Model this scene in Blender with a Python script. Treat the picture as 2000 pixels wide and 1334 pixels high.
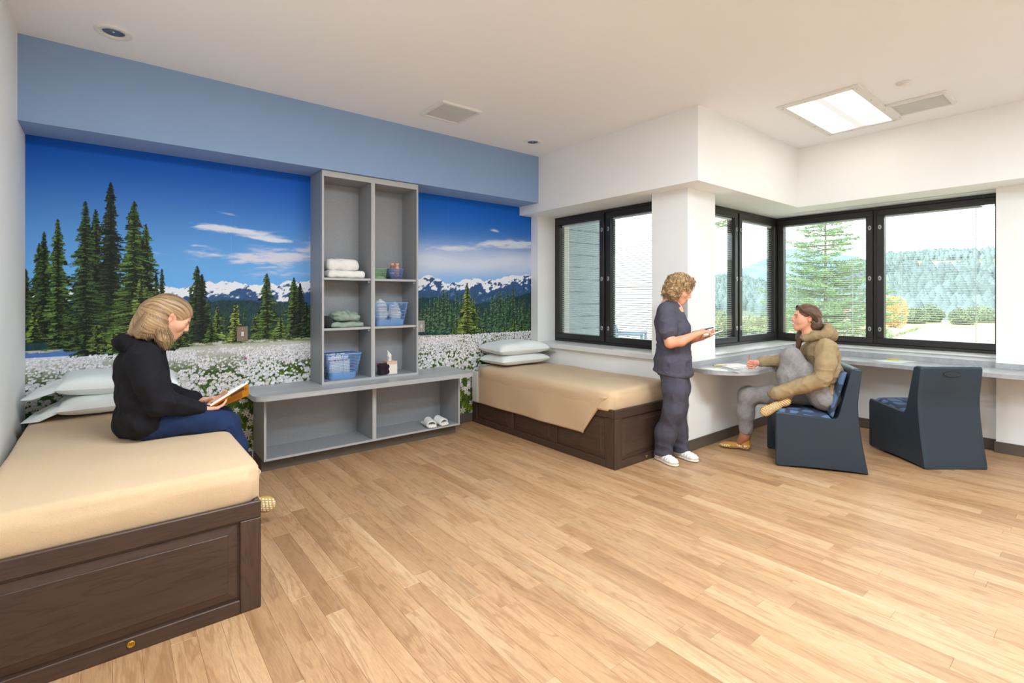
import bpy, bmesh, math, random
import numpy as np
from mathutils import Vector, Matrix, Euler

# ---------------------------------------------------------------- camera
scene = bpy.context.scene
for _o in list(bpy.data.objects):
    bpy.data.objects.remove(_o)
COL = scene.collection
PI = math.pi
CAM_H = 1.41
cam_d = bpy.data.cameras.new('camera')
cam_d.sensor_width = 36.0
cam_d.sensor_fit = 'HORIZONTAL'
cam_d.lens = 36.0 * 970.0 / 2000.0
cam_d.shift_y = -0.0435
cam_d.clip_start = 0.05
cam_d.clip_end = 3000
cam = bpy.data.objects.new('camera', cam_d)
cam.location = (0, 0, CAM_H)
cam.rotation_euler = (PI / 2, 0, -math.atan2(970.0, 1203.0))
COL.objects.link(cam)
scene.camera = cam

# ---------------------------------------------------------------- world, sun, exposure
world = bpy.data.worlds.new('sky')
scene.world = world
world.use_nodes = True
_nt = world.node_tree
_nt.nodes.clear()
_out = _nt.nodes.new('ShaderNodeOutputWorld')
_bg = _nt.nodes.new('ShaderNodeBackground')
_bg.inputs['Color'].default_value = (0.90, 0.95, 1.0, 1)
_bg.inputs['Strength'].default_value = 2.3
_nt.links.new(_bg.outputs[0], _out.inputs[0])

sun_d = bpy.data.lights.new('sun', 'SUN')
sun_d.energy = 3.0
sun_d.angle = math.radians(2.0)
sun_d.color = (1.0, 0.95, 0.86)
sun = bpy.data.objects.new('sun', sun_d)
sun.rotation_euler = Vector((0.62, -0.22, -0.75)).to_track_quat('-Z', 'Y').to_euler()
sun.location = (-30, 10, 40)
COL.objects.link(sun)

# strengths of the seen ceiling luminaire and the unseen fill panels added near the camera
LUM_SEEN = 2.6
LUM_FILL = 28.0
vs = scene.view_settings
vs.view_transform = 'Standard'
vs.look = 'None'
vs.exposure = 0.90
vs.gamma = 1.0
vs.use_curve_mapping = False
scene.display_settings.display_device = 'sRGB'
scene.cycles.max_bounces = 8
scene.cycles.diffuse_bounces = 5
scene.cycles.glossy_bounces = 3
scene.cycles.transmission_bounces = 6
scene.cycles.transparent_max_bounces = 16
scene.cycles.caustics_reflective = False
scene.cycles.caustics_refractive = False
scene.cycles.sample_clamp_indirect = 6.0
scene.cycles.use_denoising = True
scene.cycles.use_adaptive_sampling = True
scene.cycles.adaptive_threshold = 0.08

# ---------------------------------------------------------------- room dimensions (metres)
XL = -0.455      # left wall
YB = 4.68        # mural wall
XW = 4.08        # wall with the window behind the far bed
YC = 2.515       # column / bay return wall
XR = 6.34        # far wall of the bay
YF = -2.6        # wall behind the camera
ZC = 3.05        # ceiling
ZS = 2.405       # underside of the white soffit
ZSB = 2.51       # underside of the blue soffit

rng = random.Random(7)
nrg = np.random.default_rng(11)

# ---------------------------------------------------------------- helpers: objects
def s2l(c):
    return tuple((x / 12.92 if x <= 0.04045 else ((x + 0.055) / 1.055) ** 2.4) for x in c)

def rgb(r, g, b):
    return s2l((r / 255.0, g / 255.0, b / 255.0)) + (1.0,)

def link(o, parent=None):
    COL.objects.link(o)
    if parent is not None:
        o.parent = parent
    return o

def tag(o, label=None, cat=None, group=None, kind=None):
    if label: o['label'] = label
    if cat: o['category'] = cat
    if group: o['group'] = group
    if kind: o['kind'] = kind
    return o

def thing(name, loc, rotz=0.0, label=None, cat=None, group=None, kind=None):
    o = bpy.data.objects.new(name, None)
    o.empty_display_size = 0.1
    o.location = loc
    o.rotation_euler = (0, 0, rotz)
    COL.objects.link(o)
    return tag(o, label, cat, group, kind)

class MB:
    """collects shapes, then links them as ONE mesh object"""
    def __init__(self):
        self.v = []; self.f = []
    def add(self, verts, faces):
        n = len(self.v)
        self.v.extend([tuple(p) for p in verts])
        self.f.extend([tuple(i + n for i in fc) for fc in faces])
        return self
    def box(self, x0, x1, y0, y1, z0, z1, b=0.0, M=None):
        x0, x1 = min(x0, x1), max(x0, x1); y0, y1 = min(y0, y1), max(y0, y1); z0, z1 = min(z0, z1), max(z0, z1)
        b = min(b, 0.49 * (x1 - x0), 0.49 * (y1 - y0), 0.49 * (z1 - z0))
        if b <= 0:
            vs_ = [(x0, y0, z0), (x1, y0, z0), (x1, y1, z0), (x0, y1, z0), (x0, y0, z1), (x1, y0, z1), (x1, y1, z1), (x0, y1, z1)]
            fs = [(0, 3, 2, 1), (4, 5, 6, 7), (0, 1, 5, 4), (1, 2, 6, 5), (2, 3, 7, 6), (3, 0, 4, 7)]
        else:
            vs_ = []; idx = {}
            X = (x0, x1); Y = (y0, y1); Z = (z0, z1)
            for i in (0, 1):
                for j in (0, 1):
                    for k in (0, 1):
                        si, sj, sk = (1 - 2 * i), (1 - 2 * j), (1 - 2 * k)
                        for ax in range(3):
                            p = [X[i] + si * b, Y[j] + sj * b, Z[k] + sk * b]
                            p[ax] = (X[i], Y[j], Z[k])[ax]
                            idx[(i, j, k, ax)] = len(vs_); vs_.append(tuple(p))
            fs = []
            I = idx
            def q(*a): fs.append(tuple(I[t] for t in a))
            # main faces
            q((0,0,0,0),(0,0,1,0),(0,1,1,0),(0,1,0,0)); q((1,0,0,0),(1,1,0,0),(1,1,1,0),(1,0,1,0))
            q((0,0,0,1),(1,0,0,1),(1,0,1,1),(0,0,1,1)); q((0,1,0,1),(0,1,1,1),(1,1,1,1),(1,1,0,1))
            q((0,0,0,2),(0,1,0,2),(1,1,0,2),(1,0,0,2)); q((0,0,1,2),(1,0,1,2),(1,1,1,2),(0,1,1,2))
            # edges
            for i in (0, 1):
                for j in (0, 1):
                    a = [(i,j,0,0),(i,j,0,1),(i,j,1,1),(i,j,1,0)]
                    q(*(a if (i == j) else a[::-1]))
            for i in (0, 1):
                for k in (0, 1):
                    a = [(i,0,k,2),(i,0,k,0),(i,1,k,0),(i,1,k,2)]
                    q(*(a if (i == k) else a[::-1]))
            for j in (0, 1):
                for k in (0, 1):
                    a = [(0,j,k,1),(0,j,k,2),(1,j,k,2),(1,j,k,1)]
                    q(*(a if (j == k) else a[::-1]))
            for i in (0, 1):
                for j in (0, 1):
                    for k in (0, 1):
                        a = [(i,j,k,0),(i,j,k,1),(i,j,k,2)]
                        q(*(a if ((i + j + k) % 2 == 0) else a[::-1]))
        if M is not None:
            vs_ = [tuple(M @ Vector(p)) for p in vs_]
        return self.add(vs_, fs)
    def prism(self, poly, z0, z1, M=None, cap=True):
        """poly: CCW list of (x,y) extruded in z"""
        n = len(poly)
        vs_ = [(p[0], p[1], z0) for p in poly] + [(p[0], p[1], z1) for p in poly]
        fs = [(i, (i + 1) % n, n + (i + 1) % n, n + i) for i in range(n)]
        if cap:
            fs += [tuple(range(n - 1, -1, -1)), tuple(range(n, 2 * n))]
        if M is not None:
            vs_ = [tuple(M @ Vector(p)) for p in vs_]
        return self.add(vs_, fs)
    def lathe(self, prof, n=24, M=None, closed=False):
        """prof: list of (r,z)"""
        vs_ = []; fs = []
        for r, z in prof:
            for i in range(n):
                a = 2 * PI * i / n
                vs_.append((r * math.cos(a), r * math.sin(a), z))
        m = len(prof)
        for j in range(m - 1):
            for i in range(n):
                i2 = (i + 1) % n
                fs.append((j * n + i, j * n + i2, (j + 1) * n + i2, (j + 1) * n + i))
        if not closed:
            fs.append(tuple(range(n - 1, -1, -1)))
            fs.append(tuple((m - 1) * n + i for i in range(n)))
        if M is not None:
            vs_ = [tuple(M @ Vector(p)) for p in vs_]
        return self.add(vs_, fs)
    def tube(self, pts, r, n=6, r1=None, closed=False):
        pts = [Vector(p) for p in pts]
        m = len(pts); vs_ = []; fs = []
        up = None
        for j in range(m):
            if closed:
                t = pts[(j + 1) % m] - pts[j - 1]
            else:
                t = pts[min(j + 1, m - 1)] - pts[max(j - 1, 0)]
            if t.length < 1e-9: t = Vector((0, 0, 1))
            t.normalize()
            if up is None:
                up = Vector((0, 0, 1)) if abs(t.z) < 0.9 else Vector((1, 0, 0))
            a = up.cross(t)
            if a.length < 1e-6: a = Vector((1, 0, 0)).cross(t)
            a.normalize(); b = t.cross(a); up = b
            rr = r if not callable(r) else r(j / max(1, m - 1))
            if r1 is not None: rr = r + (r1 - r) * j / max(1, m - 1)
            for i in range(n):
                an = 2 * PI * i / n
                vs_.append(tuple(pts[j] + a * (rr * math.cos(an)) + b * (rr * math.sin(an))))
        for j in range(m if closed else m - 1):
            j2 = (j + 1) % m
            for i in range(n):
                i2 = (i + 1) % n
                fs.append((j * n + i, j * n + i2, j2 * n + i2, j2 * n + i))
        if not closed:
            fs.append(tuple(range(n - 1, -1, -1))); fs.append(tuple((m - 1) * n + i for i in range(n)))
        return self.add(vs_, fs)
    def build(self, name, mat, parent=None, smooth=False, label=None):
        me = bpy.data.meshes.new(name)
        me.from_pydata(self.v, [], self.f)
        me.validate()
        if smooth:
            me.polygons.foreach_set('use_smooth', [True] * len(me.polygons))
        me.materials.append(mat)
        o = bpy.data.objects.new(name, me)
        link(o, parent)
        if label: o['label'] = label
        return o

def np_mesh(name, verts, quads, mat, parent=None, smooth=True, colors=None, tris=None):
    """fast mesh from numpy arrays; colors: (n,3) linear per vertex"""
    me = bpy.data.meshes.new(name)
    nv = len(verts); nq = len(quads)
    me.vertices.add(nv)
    me.vertices.foreach_set('co', np.ascontiguousarray(verts, dtype=np.float32).ravel())
    me.loops.add(nq * 4)
    me.loops.foreach_set('vertex_index', np.ascontiguousarray(quads, dtype=np.int32).ravel())
    me.polygons.add(nq)
    me.polygons.foreach_set('loop_start', np.arange(0, nq * 4, 4, dtype=np.int32))
    me.update(calc_edges=True)
    if smooth:
        me.polygons.foreach_set('use_smooth', np.ones(nq, dtype=bool))
    if colors is not None:
        at = me.color_attributes.new('Col', 'FLOAT_COLOR', 'POINT')
        c4 = np.ones((nv, 4), dtype=np.float32); c4[:, :3] = colors
        at.data.foreach_set('color', c4.ravel())
    me.materials.append(mat)
    o = bpy.data.objects.new(name, me)
    return link(o, parent)

def grid_mesh(name, P, mat, parent=None, smooth=True, colors=None, thick=0.0):
    """P: (n,m,3) array of points"""
    n, m = P.shape[:2]
    idx = np.arange(n * m).reshape(n, m)
    q = np.stack([idx[:-1, :-1], idx[1:, :-1], idx[1:, 1:], idx[:-1, 1:]], -1).reshape(-1, 4)
    o = np_mesh(name, P.reshape(-1, 3), q, mat, parent, smooth, colors)
    if thick:
        md = o.modifiers.new('thickness', 'SOLIDIFY'); md.thickness = thick; md.offset = 0
    return o

# ---------------------------------------------------------------- helpers: noise and distance fields
_T = nrg.random((64, 64, 64)).astype(np.float32)
def vnoise(P, freq=1.0, off=0.0):
    """value noise in 0..1, P (...,3)"""
    Q = (np.asarray(P, dtype=np.float32) * freq + off)
    i = np.floor(Q).astype(np.int32); f_ = Q - i
    f_ = f_ * f_ * (3 - 2 * f_)
    i0 = i & 63; i1 = (i + 1) & 63
    x0, y0, z0 = i0[..., 0], i0[..., 1], i0[..., 2]
    x1, y1, z1 = i1[..., 0], i1[..., 1], i1[..., 2]
    fx, fy, fz = f_[..., 0], f_[..., 1], f_[..., 2]
    a = _T[x0, y0, z0] * (1 - fx) + _T[x1, y0, z0] * fx
    b = _T[x0, y1, z0] * (1 - fx) + _T[x1, y1, z0] * fx
    c = _T[x0, y0, z1] * (1 - fx) + _T[x1, y0, z1] * fx
    d = _T[x0, y1, z1] * (1 - fx) + _T[x1, y1, z1] * fx
    return (a * (1 - fy) + b * fy) * (1 - fz) + (c * (1 - fy) + d * fy) * fz

def noise2(x, y, freq, off=0.0):
    P = np.stack([x * freq, y * freq, np.full_like(x, off)], -1)
    return vnoise(P)

def fbm2(x, y, freq, oct=4, off=0.0):
    s = np.zeros_like(x, dtype=np.float32); a = 0.5; t = 0
    for o in range(oct):
        s += a * noise2(x, y, freq, off + o * 7.3); t += a
        a *= 0.5; freq *= 2.03
    return s / t

class Field:
    """smooth union of round cones / ellipsoids / boxes on a voxel grid, meshed with surface nets"""
    def __init__(self, k=0.02):
        self.p = []; self.k = k
    def cone(self, a, ra, b, rb, k=None, op='u'):
        self.p.append(('c', np.array(a, float), float(ra), np.array(b, float), float(rb), self.k if k is None else k, op)); return self
    def chain(self, pts, rs, k=None, op='u'):
        for i in range(len(pts) - 1):
            self.cone(pts[i], rs[i], pts[i + 1], rs[i + 1], k, op)
        return self
    def ball(self, c, r, k=None, op='u'):
        return self.cone(c, r, np.array(c, float) + 1e-6, r, k, op)
    def ell(self, c, r, R=None, k=None, op='u'):
        self.p.append(('e', np.array(c, float), np.array(r, float), np.eye(3) if R is None else np.array(R, float), None, self.k if k is None else k, op)); return self
    def rbox(self, c, h, rad, R=None, k=None, op='u'):
        self.p.append(('b', np.array(c, float), np.array(h, float), np.eye(3) if R is None else np.array(R, float), float(rad), self.k if k is None else k, op)); return self
    def _bb(self, q):
        if q[0] == 'c':
            lo = np.minimum(q[1] - q[2], q[3] - q[4]); hi = np.maximum(q[1] + q[2], q[3] + q[4])
        else:
            e = np.abs(q[3]) @ np.abs(q[2]) if q[0] == 'e' else np.abs(q[3]) @ (np.abs(q[2]))
            lo = q[1] - e; hi = q[1] + e
        return lo, hi
    def _d(self, q, P):
        if q[0] == 'c':
            a, ra, b, rb = q[1], q[2], q[3], q[4]
            ba = b - a; L2 = float(ba @ ba)
            pa = P - a
            t = np.clip((pa @ ba) / max(L2, 1e-12), 0, 1)
            d = np.linalg.norm(pa - t[..., None] * ba, axis=-1)
            return d - (ra + (rb - ra) * t)
        L = (P - q[1]) @ q[3]      # columns of R are the local axes
        if q[0] == 'e':
            r = q[2]
            k0 = np.linalg.norm(L / r, axis=-1); k1 = np.linalg.norm(L / (r * r), axis=-1)
            return k0 * (k0 - 1.0) / np.maximum(k1, 1e-6)
        w = np.abs(L) - (q[2] - q[4])
        return np.linalg.norm(np.maximum(w, 0), axis=-1) + np.minimum(w.max(-1), 0) - q[4]
    def mesh(self, res, disp=None, lo=None, hi=None):
        bl = [self._bb(q) for q in self.p if q[6] == 'u']
        l0 = np.min([b[0] for b in bl], 0) - 3 * res; h0 = np.max([b[1] for b in bl], 0) + 3 * res
        if lo is not None: l0 = np.maximum(l0, lo)
        if hi is not None: h0 = np.minimum(h0, hi)
        n = np.maximum(4, np.ceil((h0 - l0) / res).astype(int) + 1)
        ax = [l0[i] + res * np.arange(n[i]) for i in range(3)]
        V = np.full(tuple(n), 0.06, dtype=np.float32)
        for q in self.p:
            lo_, hi_ = self._bb(q); m = max(q[5], 2 * res) + 0.012
            i0 = np.clip(np.floor((lo_ - m - l0) / res).astype(int), 0, n - 1)
            i1 = np.clip(np.ceil((hi_ + m - l0) / res).astype(int) + 1, 1, n)
            if np.any(i1 - i0 < 1): continue
            sl = tuple(slice(i0[j], i1[j]) for j in range(3))
            P = np.stack(np.meshgrid(ax[0][sl[0]], ax[1][sl[1]], ax[2][sl[2]], indexing='ij'), -1)
            d = self._d(q, P).astype(np.float32)
            a = V[sl]; k = max(q[5], 1e-5)
            if q[6] == 'u':
                hh = np.clip(0.5 + 0.5 * (a - d) / k, 0, 1)
                V[sl] = a + (d - a) * hh - k * hh * (1 - hh)
            else:
                hh = np.clip(0.5 - 0.5 * (a + d) / k, 0, 1)
                V[sl] = a + (-d - a) * hh + k * hh * (1 - hh)
        if disp is not None:
            band = np.abs(V) < 0.03
            ii = np.nonzero(band)
            P = np.stack([ax[0][ii[0]], ax[1][ii[1]], ax[2][ii[2]]], -1)
            V[band] += disp(P).astype(np.float32)
        # close at the borders
        V[0] = V[-1] = 0.02
        V[:, 0] = V[:, -1] = 0.02
        V[:, :, 0] = V[:, :, -1] = 0.02
        return surface_nets(V, l0, res)

def surface_nets(v, o, res):
    s = v < 0
    c = np.zeros(tuple(np.array(v.shape) - 1), dtype=np.int8)
    sl = (slice(None, -1), slice(1, None))
    for i in (0, 1):
        for j in (0, 1):
            for k in (0, 1):
                c += s[sl[i], sl[j], sl[k]]
    act = (c > 0) & (c < 8)
    idx = np.full(c.shape, -1, dtype=np.int64)
    A = np.nonzero(act); na = len(A[0])
    idx[A] = np.arange(na)
    acc = np.zeros((na, 3)); cnt = np.zeros(na)
    for ax in range(3):
        o1, o2 = [t for t in range(3) if t != ax]
        for p in (0, 1):
            for q in (0, 1):
                off = [0, 0, 0]; off[o1] = p; off[o2] = q
                off2 = list(off); off2[ax] = 1
                va = v[A[0] + off[0], A[1] + off[1], A[2] + off[2]]
                vb = v[A[0] + off2[0], A[1] + off2[1], A[2] + off2[2]]
                cr = (va < 0) != (vb < 0)
                t = np.where(cr, va / np.where(cr, va - vb, 1), 0)
                pos = np.tile(np.array(off, float), (na, 1)); pos[:, ax] = t
                acc += np.where(cr[:, None], pos, 0); cnt += cr
    verts = (np.stack(A, -1) + acc / np.maximum(cnt, 1)[:, None]) * res + o
    quads = []
    for ax in range(3):
        o1, o2 = [(1, 2), (2, 0), (0, 1)][ax]
        s0 = [slice(None)] * 3; s1 = [slice(None)] * 3
        s0[ax] = slice(None, -1); s1[ax] = slice(1, None)
        a = s[tuple(s0)]; b = s[tuple(s1)]
        E_ = np.stack(np.nonzero(a != b), -1)
        ok = (E_[:, o1] > 0) & (E_[:, o2] > 0) & (E_[:, o1] < v.shape[o1] - 1) & (E_[:, o2] < v.shape[o2] - 1)
        E_ = E_[ok]
        fl = a[tuple(E_.T)]
        def cell(d1, d2):
            t = E_.copy(); t[:, o1] += d1; t[:, o2] += d2
            return idx[tuple(t.T)]
        q = np.stack([cell(-1, -1), cell(0, -1), cell(0, 0), cell(-1, 0)], -1)
        q[~fl] = q[~fl][:, ::-1]
        quads.append(q)
    q = np.concatenate(quads)
    q = q[(q >= 0).all(1)]
    return verts, q

def rot(axis, deg):
    return np.array(Matrix.Rotation(math.radians(deg), 3, axis))

def smooth_verts(v, q, it=1, lam=0.5):
    n = len(v)
    e = np.concatenate([q[:, [0, 1]], q[:, [1, 2]], q[:, [2, 3]], q[:, [3, 0]]])
    for _ in range(it):
        acc = np.zeros_like(v); c = np.zeros(n)
        for a, b in ((0, 1), (1, 0)):
            for d in range(3):
                acc[:, d] += np.bincount(e[:, a], weights=v[e[:, b], d], minlength=n)
            c += np.bincount(e[:, a], minlength=n)
        v = v + lam * (acc / np.maximum(c, 1)[:, None] - v)
    return v

# ---------------------------------------------------------------- materials (all node based)
def new_mat(name):
    m = bpy.data.materials.new(name); m.use_nodes = True
    nt = m.node_tree
    b = nt.nodes.get('Principled BSDF')
    return m, nt, b

def N(nt, typ, **kw):
    n = nt.nodes.new(typ)
    for k, v in kw.items():
        if hasattr(n, k): setattr(n, k, v)
        else: n.inputs[k].default_value = v
    return n

def ramp(nt, stops, fac, interp='LINEAR'):
    n = nt.nodes.new('ShaderNodeValToRGB')
    cr = n.color_ramp; cr.interpolation = interp
    while len(cr.elements) < len(stops): cr.elements.new(0.5)
    for e, (p, c) in zip(cr.elements, stops):
        e.position = p; e.color = c
    nt.links.new(fac, n.inputs['Fac'])
    return n.outputs['Color']

def coords(nt, scale=(1, 1, 1), kind='Object', rnd=False, rotz=0.0):
    tc = nt.nodes.new('ShaderNodeTexCoord')
    mp = nt.nodes.new('ShaderNodeMapping')
    mp.inputs['Scale'].default_value = scale
    mp.inputs['Rotation'].default_value = (0, 0, rotz)
    src = tc.outputs[kind]
    if rnd:
        oi = nt.nodes.new('ShaderNodeObjectInfo')
        vm = nt.nodes.new('ShaderNodeVectorMath'); vm.operation = 'MULTIPLY_ADD'
        cb = nt.nodes.new('ShaderNodeCombineXYZ')
        for i, k in enumerate((37.0, 91.0, 13.0)):
            mu = N(nt, 'ShaderNodeMath', operation='MULTIPLY'); mu.inputs[1].default_value = k
            nt.links.new(oi.outputs['Random'], mu.inputs[0]); nt.links.new(mu.outputs[0], cb.inputs[i])
        nt.links.new(src, vm.inputs[0]); vm.inputs[1].default_value = (1, 1, 1)
        nt.links.new(cb.outputs[0], vm.inputs[2])
        src = vm.outputs[0]
    nt.links.new(src, mp.inputs['Vector'])
    return mp.outputs['Vector']

def noise(nt, vec, scale=5, detail=4, rough=0.5, dist=0.0):
    n = N(nt, 'ShaderNodeTexNoise')
    n.inputs['Scale'].default_value = scale; n.inputs['Detail'].default_value = detail
    n.inputs['Roughness'].default_value = rough; n.inputs['Distortion'].default_value = dist
    nt.links.new(vec, n.inputs['Vector'])
    return n.outputs['Fac']

def bump(nt, b, h, strength=0.2, dist=0.002):
    n = N(nt, 'ShaderNodeBump'); n.inputs['Strength'].default_value = strength; n.inputs['Distance'].default_value = dist
    nt.links.new(h, n.inputs['Height']); nt.links.new(n.outputs['Normal'], b.inputs['Normal'])

def mixc(nt, a, c, fac, mode='MIX'):
    n = nt.nodes.new('ShaderNodeMix'); n.data_type = 'RGBA'; n.blend_type = mode
    for inp, val in ((n.inputs[0], fac), (n.inputs[6], a), (n.inputs[7], c)):
        if hasattr(val, 'links') or hasattr(val, 'is_output'): nt.links.new(val, inp)
        else: inp.default_value = val
    return n.outputs[2]

def plain(name, col, rough=0.6, metal=0.0, var=0.05, nscale=8.0, bmp=0.0, bscale=200.0, spec=0.5, sheen=0.0, coat=0.0):
    m, nt, b = new_mat(name)
    b.inputs['Roughness'].default_value = rough; b.inputs['Metallic'].default_value = metal
    b.inputs['Specular IOR Level'].default_value = spec
    if sheen: b.inputs['Sheen Weight'].default_value = sheen
    if coat: b.inputs['Coat Weight'].default_value = coat
    v = coords(nt)
    f = noise(nt, v, nscale, 3)
    lo = tuple(c * (1 - var) for c in col[:3]) + (1,); hi = tuple(min(1, c * (1 + var)) for c in col[:3]) + (1,)
    nt.links.new(ramp(nt, [(0.3, lo), (0.7, hi)], f), b.inputs['Base Color'])
    if bmp:
        bump(nt, b, noise(nt, v, bscale, 2), bmp, 0.002)
    return m

def wood(name, c1, c2, c3, axis='X', scale=1.0, rough=0.45, rnd=False, tone=0.0, ring=0.55, rdark=(0.72, 0.66, 0.6, 1), freq=26.0, fine_lo=0.78):
    """grain running along the given axis"""
    m, nt, b = new_mat(name)
    b.inputs['Roughness'].default_value = rough
    long_, cross = 1.1 * scale, 11.0 * scale
    sc = {'X': (long_, cross, cross), 'Y': (cross, long_, cross), 'Z': (cross, cross, long_)}[axis]
    v = coords(nt, sc, rnd=rnd)
    n1 = noise(nt, v, 1.4, 3, 0.55, 0.6)
    mu = N(nt, 'ShaderNodeMath', operation='MULTIPLY'); mu.inputs[1].default_value = freq
    nt.links.new(n1, mu.inputs[0])
    sn = N(nt, 'ShaderNodeMath', operation='SINE'); nt.links.new(mu.outputs[0], sn.inputs[0])
    mr = N(nt, 'ShaderNodeMapRange'); nt.links.new(sn.outputs[0], mr.inputs['Value'])
    mr.inputs['From Min'].default_value = -1; mr.inputs['From Max'].default_value = 1
    fine = noise(nt, coords(nt, tuple(s * 5 for s in sc), rnd=rnd), 3.0, 5, 0.65)
    big = noise(nt, v, 0.45, 2, 0.5, 0.3)
    base = ramp(nt, [(0.25, c1), (0.5, c2), (0.8, c3)], big)
    rings = ramp(nt, [(0.0, rdark), (0.30, (1, 1, 1, 1))], mr.outputs[0])
    c = mixc(nt, base, rings, ring, 'MULTIPLY')
    fr = ramp(nt, [(0.3, (fine_lo, fine_lo - 0.03, fine_lo - 0.06, 1)), (0.62, (1.07, 1.06, 1.05, 1))], fine)
    c = mixc(nt, c, fr, 0.75, 'MULTIPLY')
    if rnd and tone:
        oi = nt.nodes.new('ShaderNodeObjectInfo')
        tr = ramp(nt, [(0.0, (1 - tone, 1 - tone * 1.15, 1 - tone * 1.35, 1)), (0.35, (0.98, 0.97, 0.95, 1)), (1.0, (1 + tone * 0.35, 1 + tone * 0.42, 1 + tone * 0.5, 1))], oi.outputs['Random'])
        c = mixc(nt, c, tr, 1.0, 'MULTIPLY')
    nt.links.new(c, b.inputs['Base Color'])
    bump(nt, b, fine, 0.08, 0.001)
    return m

def linen(name, col, rough=0.5, amt=0.16):
    """grey laminate with a woven linen print"""
    m, nt, b = new_mat(name)
    b.inputs['Roughness'].default_value = rough
    f1 = noise(nt, coords(nt, (60, 60, 900)), 1.0, 2)
    f2 = noise(nt, coords(nt, (900, 900, 60)), 1.0, 2)
    ad = N(nt, 'ShaderNodeMath', operation='ADD'); nt.links.new(f1, ad.inputs[0]); nt.links.new(f2, ad.inputs[1])
    lo = tuple(c * (1 - amt) for c in col[:3]) + (1,); hi = tuple(min(1, c * (1 + amt)) for c in col[:3]) + (1,)
    mr = N(nt, 'ShaderNodeMapRange'); mr.inputs['From Max'].default_value = 2.0; nt.links.new(ad.outputs[0], mr.inputs['Value'])
    nt.links.new(ramp(nt, [(0.35, lo), (0.65, hi)], mr.outputs[0]), b.inputs['Base Color'])
    return m

def cloth(name, col, var=0.12, bmp=0.35, scale=380.0, rough=0.9, sheen=0.15, big=6.0):
    m, nt, b = new_mat(name)
    b.inputs['Roughness'].default_value = rough; b.inputs['Specular IOR Level'].default_value = 0.15
    b.inputs['Sheen Weight'].default_value = sheen
    f = noise(nt, coords(nt, (1, 1, 1)), scale, 2)
    g = noise(nt, coords(nt, (1, 1, 1)), big, 3)
    lo = tuple(c * (1 - var) for c in col[:3]) + (1,); hi = tuple(min(1, c * (1 + var)) for c in col[:3]) + (1,)
    c = ramp(nt, [(0.3, lo), (0.7, hi)], f)
    c = mixc(nt, c, ramp(nt, [(0.3, (0.93, 0.93, 0.93, 1)), (0.7, (1.0, 1.0, 1.0, 1))], g), 1.0, 'MULTIPLY')
    nt.links.new(c, b.inputs['Base Color'])
    bump(nt, b, f, bmp, 0.0015)
    return m

def vcol(name, rough=0.6, bmp=0.0, bscale=300, spec=0.3, sss=0.0, sheen=0.0):
    """colour carried by the mesh's own colour attribute (print, skin, hair)"""
    m, nt, b = new_mat(name)
    b.inputs['Roughness'].default_value = rough; b.inputs['Specular IOR Level'].default_value = spec
    if sheen: b.inputs['Sheen Weight'].default_value = sheen
    a = nt.nodes.new('ShaderNodeAttribute'); a.attribute_name = 'Col'
    nt.links.new(a.outputs['Color'], b.inputs['Base Color'])
    if sss:
        b.inputs['Subsurface Weight'].default_value = sss; b.inputs['Subsurface Radius'].default_value = (0.01, 0.004, 0.002)
    if bmp:
        bump(nt, b, noise(nt, coords(nt), bscale, 2), bmp, 0.001)
    return m

def emit(name, col, strength, bands=None):
    m, nt, b = new_mat(name)
    nt.nodes.remove(b)
    e = nt.nodes.new('ShaderNodeEmission'); e.inputs['Color'].default_value = col; e.inputs['Strength'].default_value = strength
    if bands:
        # two lamps behind the lens: brightness across the local y axis
        tc = nt.nodes.new('ShaderNodeTexCoord'); sp = nt.nodes.new('ShaderNodeSeparateXYZ')
        nt.links.new(tc.outputs['Object'], sp.inputs[0])
        ab = N(nt, 'ShaderNodeMath', operation='ABSOLUTE'); nt.links.new(sp.outputs['Y'], ab.inputs[0])
        mr = N(nt, 'ShaderNodeMapRange'); nt.links.new(ab.outputs[0], mr.inputs['Value'])
        mr.inputs['From Min'].default_value = 0.02; mr.inputs['From Max'].default_value = 0.13
        mr.inputs['To Min'].default_value = strength * bands; mr.inputs['To Max'].default_value = strength
        mr.interpolation_type = 'SMOOTHSTEP'
        nt.links.new(mr.outputs[0], e.inputs['Strength'])
    nt.links.new(e.outputs[0], nt.nodes['Material Output'].inputs['Surface'])
    return m

def glass(name, tint=(0.96, 0.98, 0.98, 1)):
    m, nt, b = new_mat(name)
    nt.nodes.remove(b)
    t = nt.nodes.new('ShaderNodeBsdfTransparent'); t.inputs['Color'].default_value = tint
    g = nt.nodes.new('ShaderNodeBsdfGlossy'); g.inputs['Roughness'].default_value = 0.02
    lw = nt.nodes.new('ShaderNodeLayerWeight')
    pw = N(nt, 'ShaderNodeMath', operation='POWER'); pw.inputs[1].default_value = 5.0; nt.links.new(lw.outputs['Facing'], pw.inputs[0])
    fr = N(nt, 'ShaderNodeMath', operation='MULTIPLY_ADD'); fr.inputs[1].default_value = 0.5; fr.inputs[2].default_value = 0.02; nt.links.new(pw.outputs[0], fr.inputs[0])
    mx = nt.nodes.new('ShaderNodeMixShader')
    nt.links.new(fr.outputs[0], mx.inputs[0]); nt.links.new(t.outputs[0], mx.inputs[1]); nt.links.new(g.outputs[0], mx.inputs[2])
    nt.links.new(mx.outputs[0], nt.nodes['Material Output'].inputs['Surface'])
    return m

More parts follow.
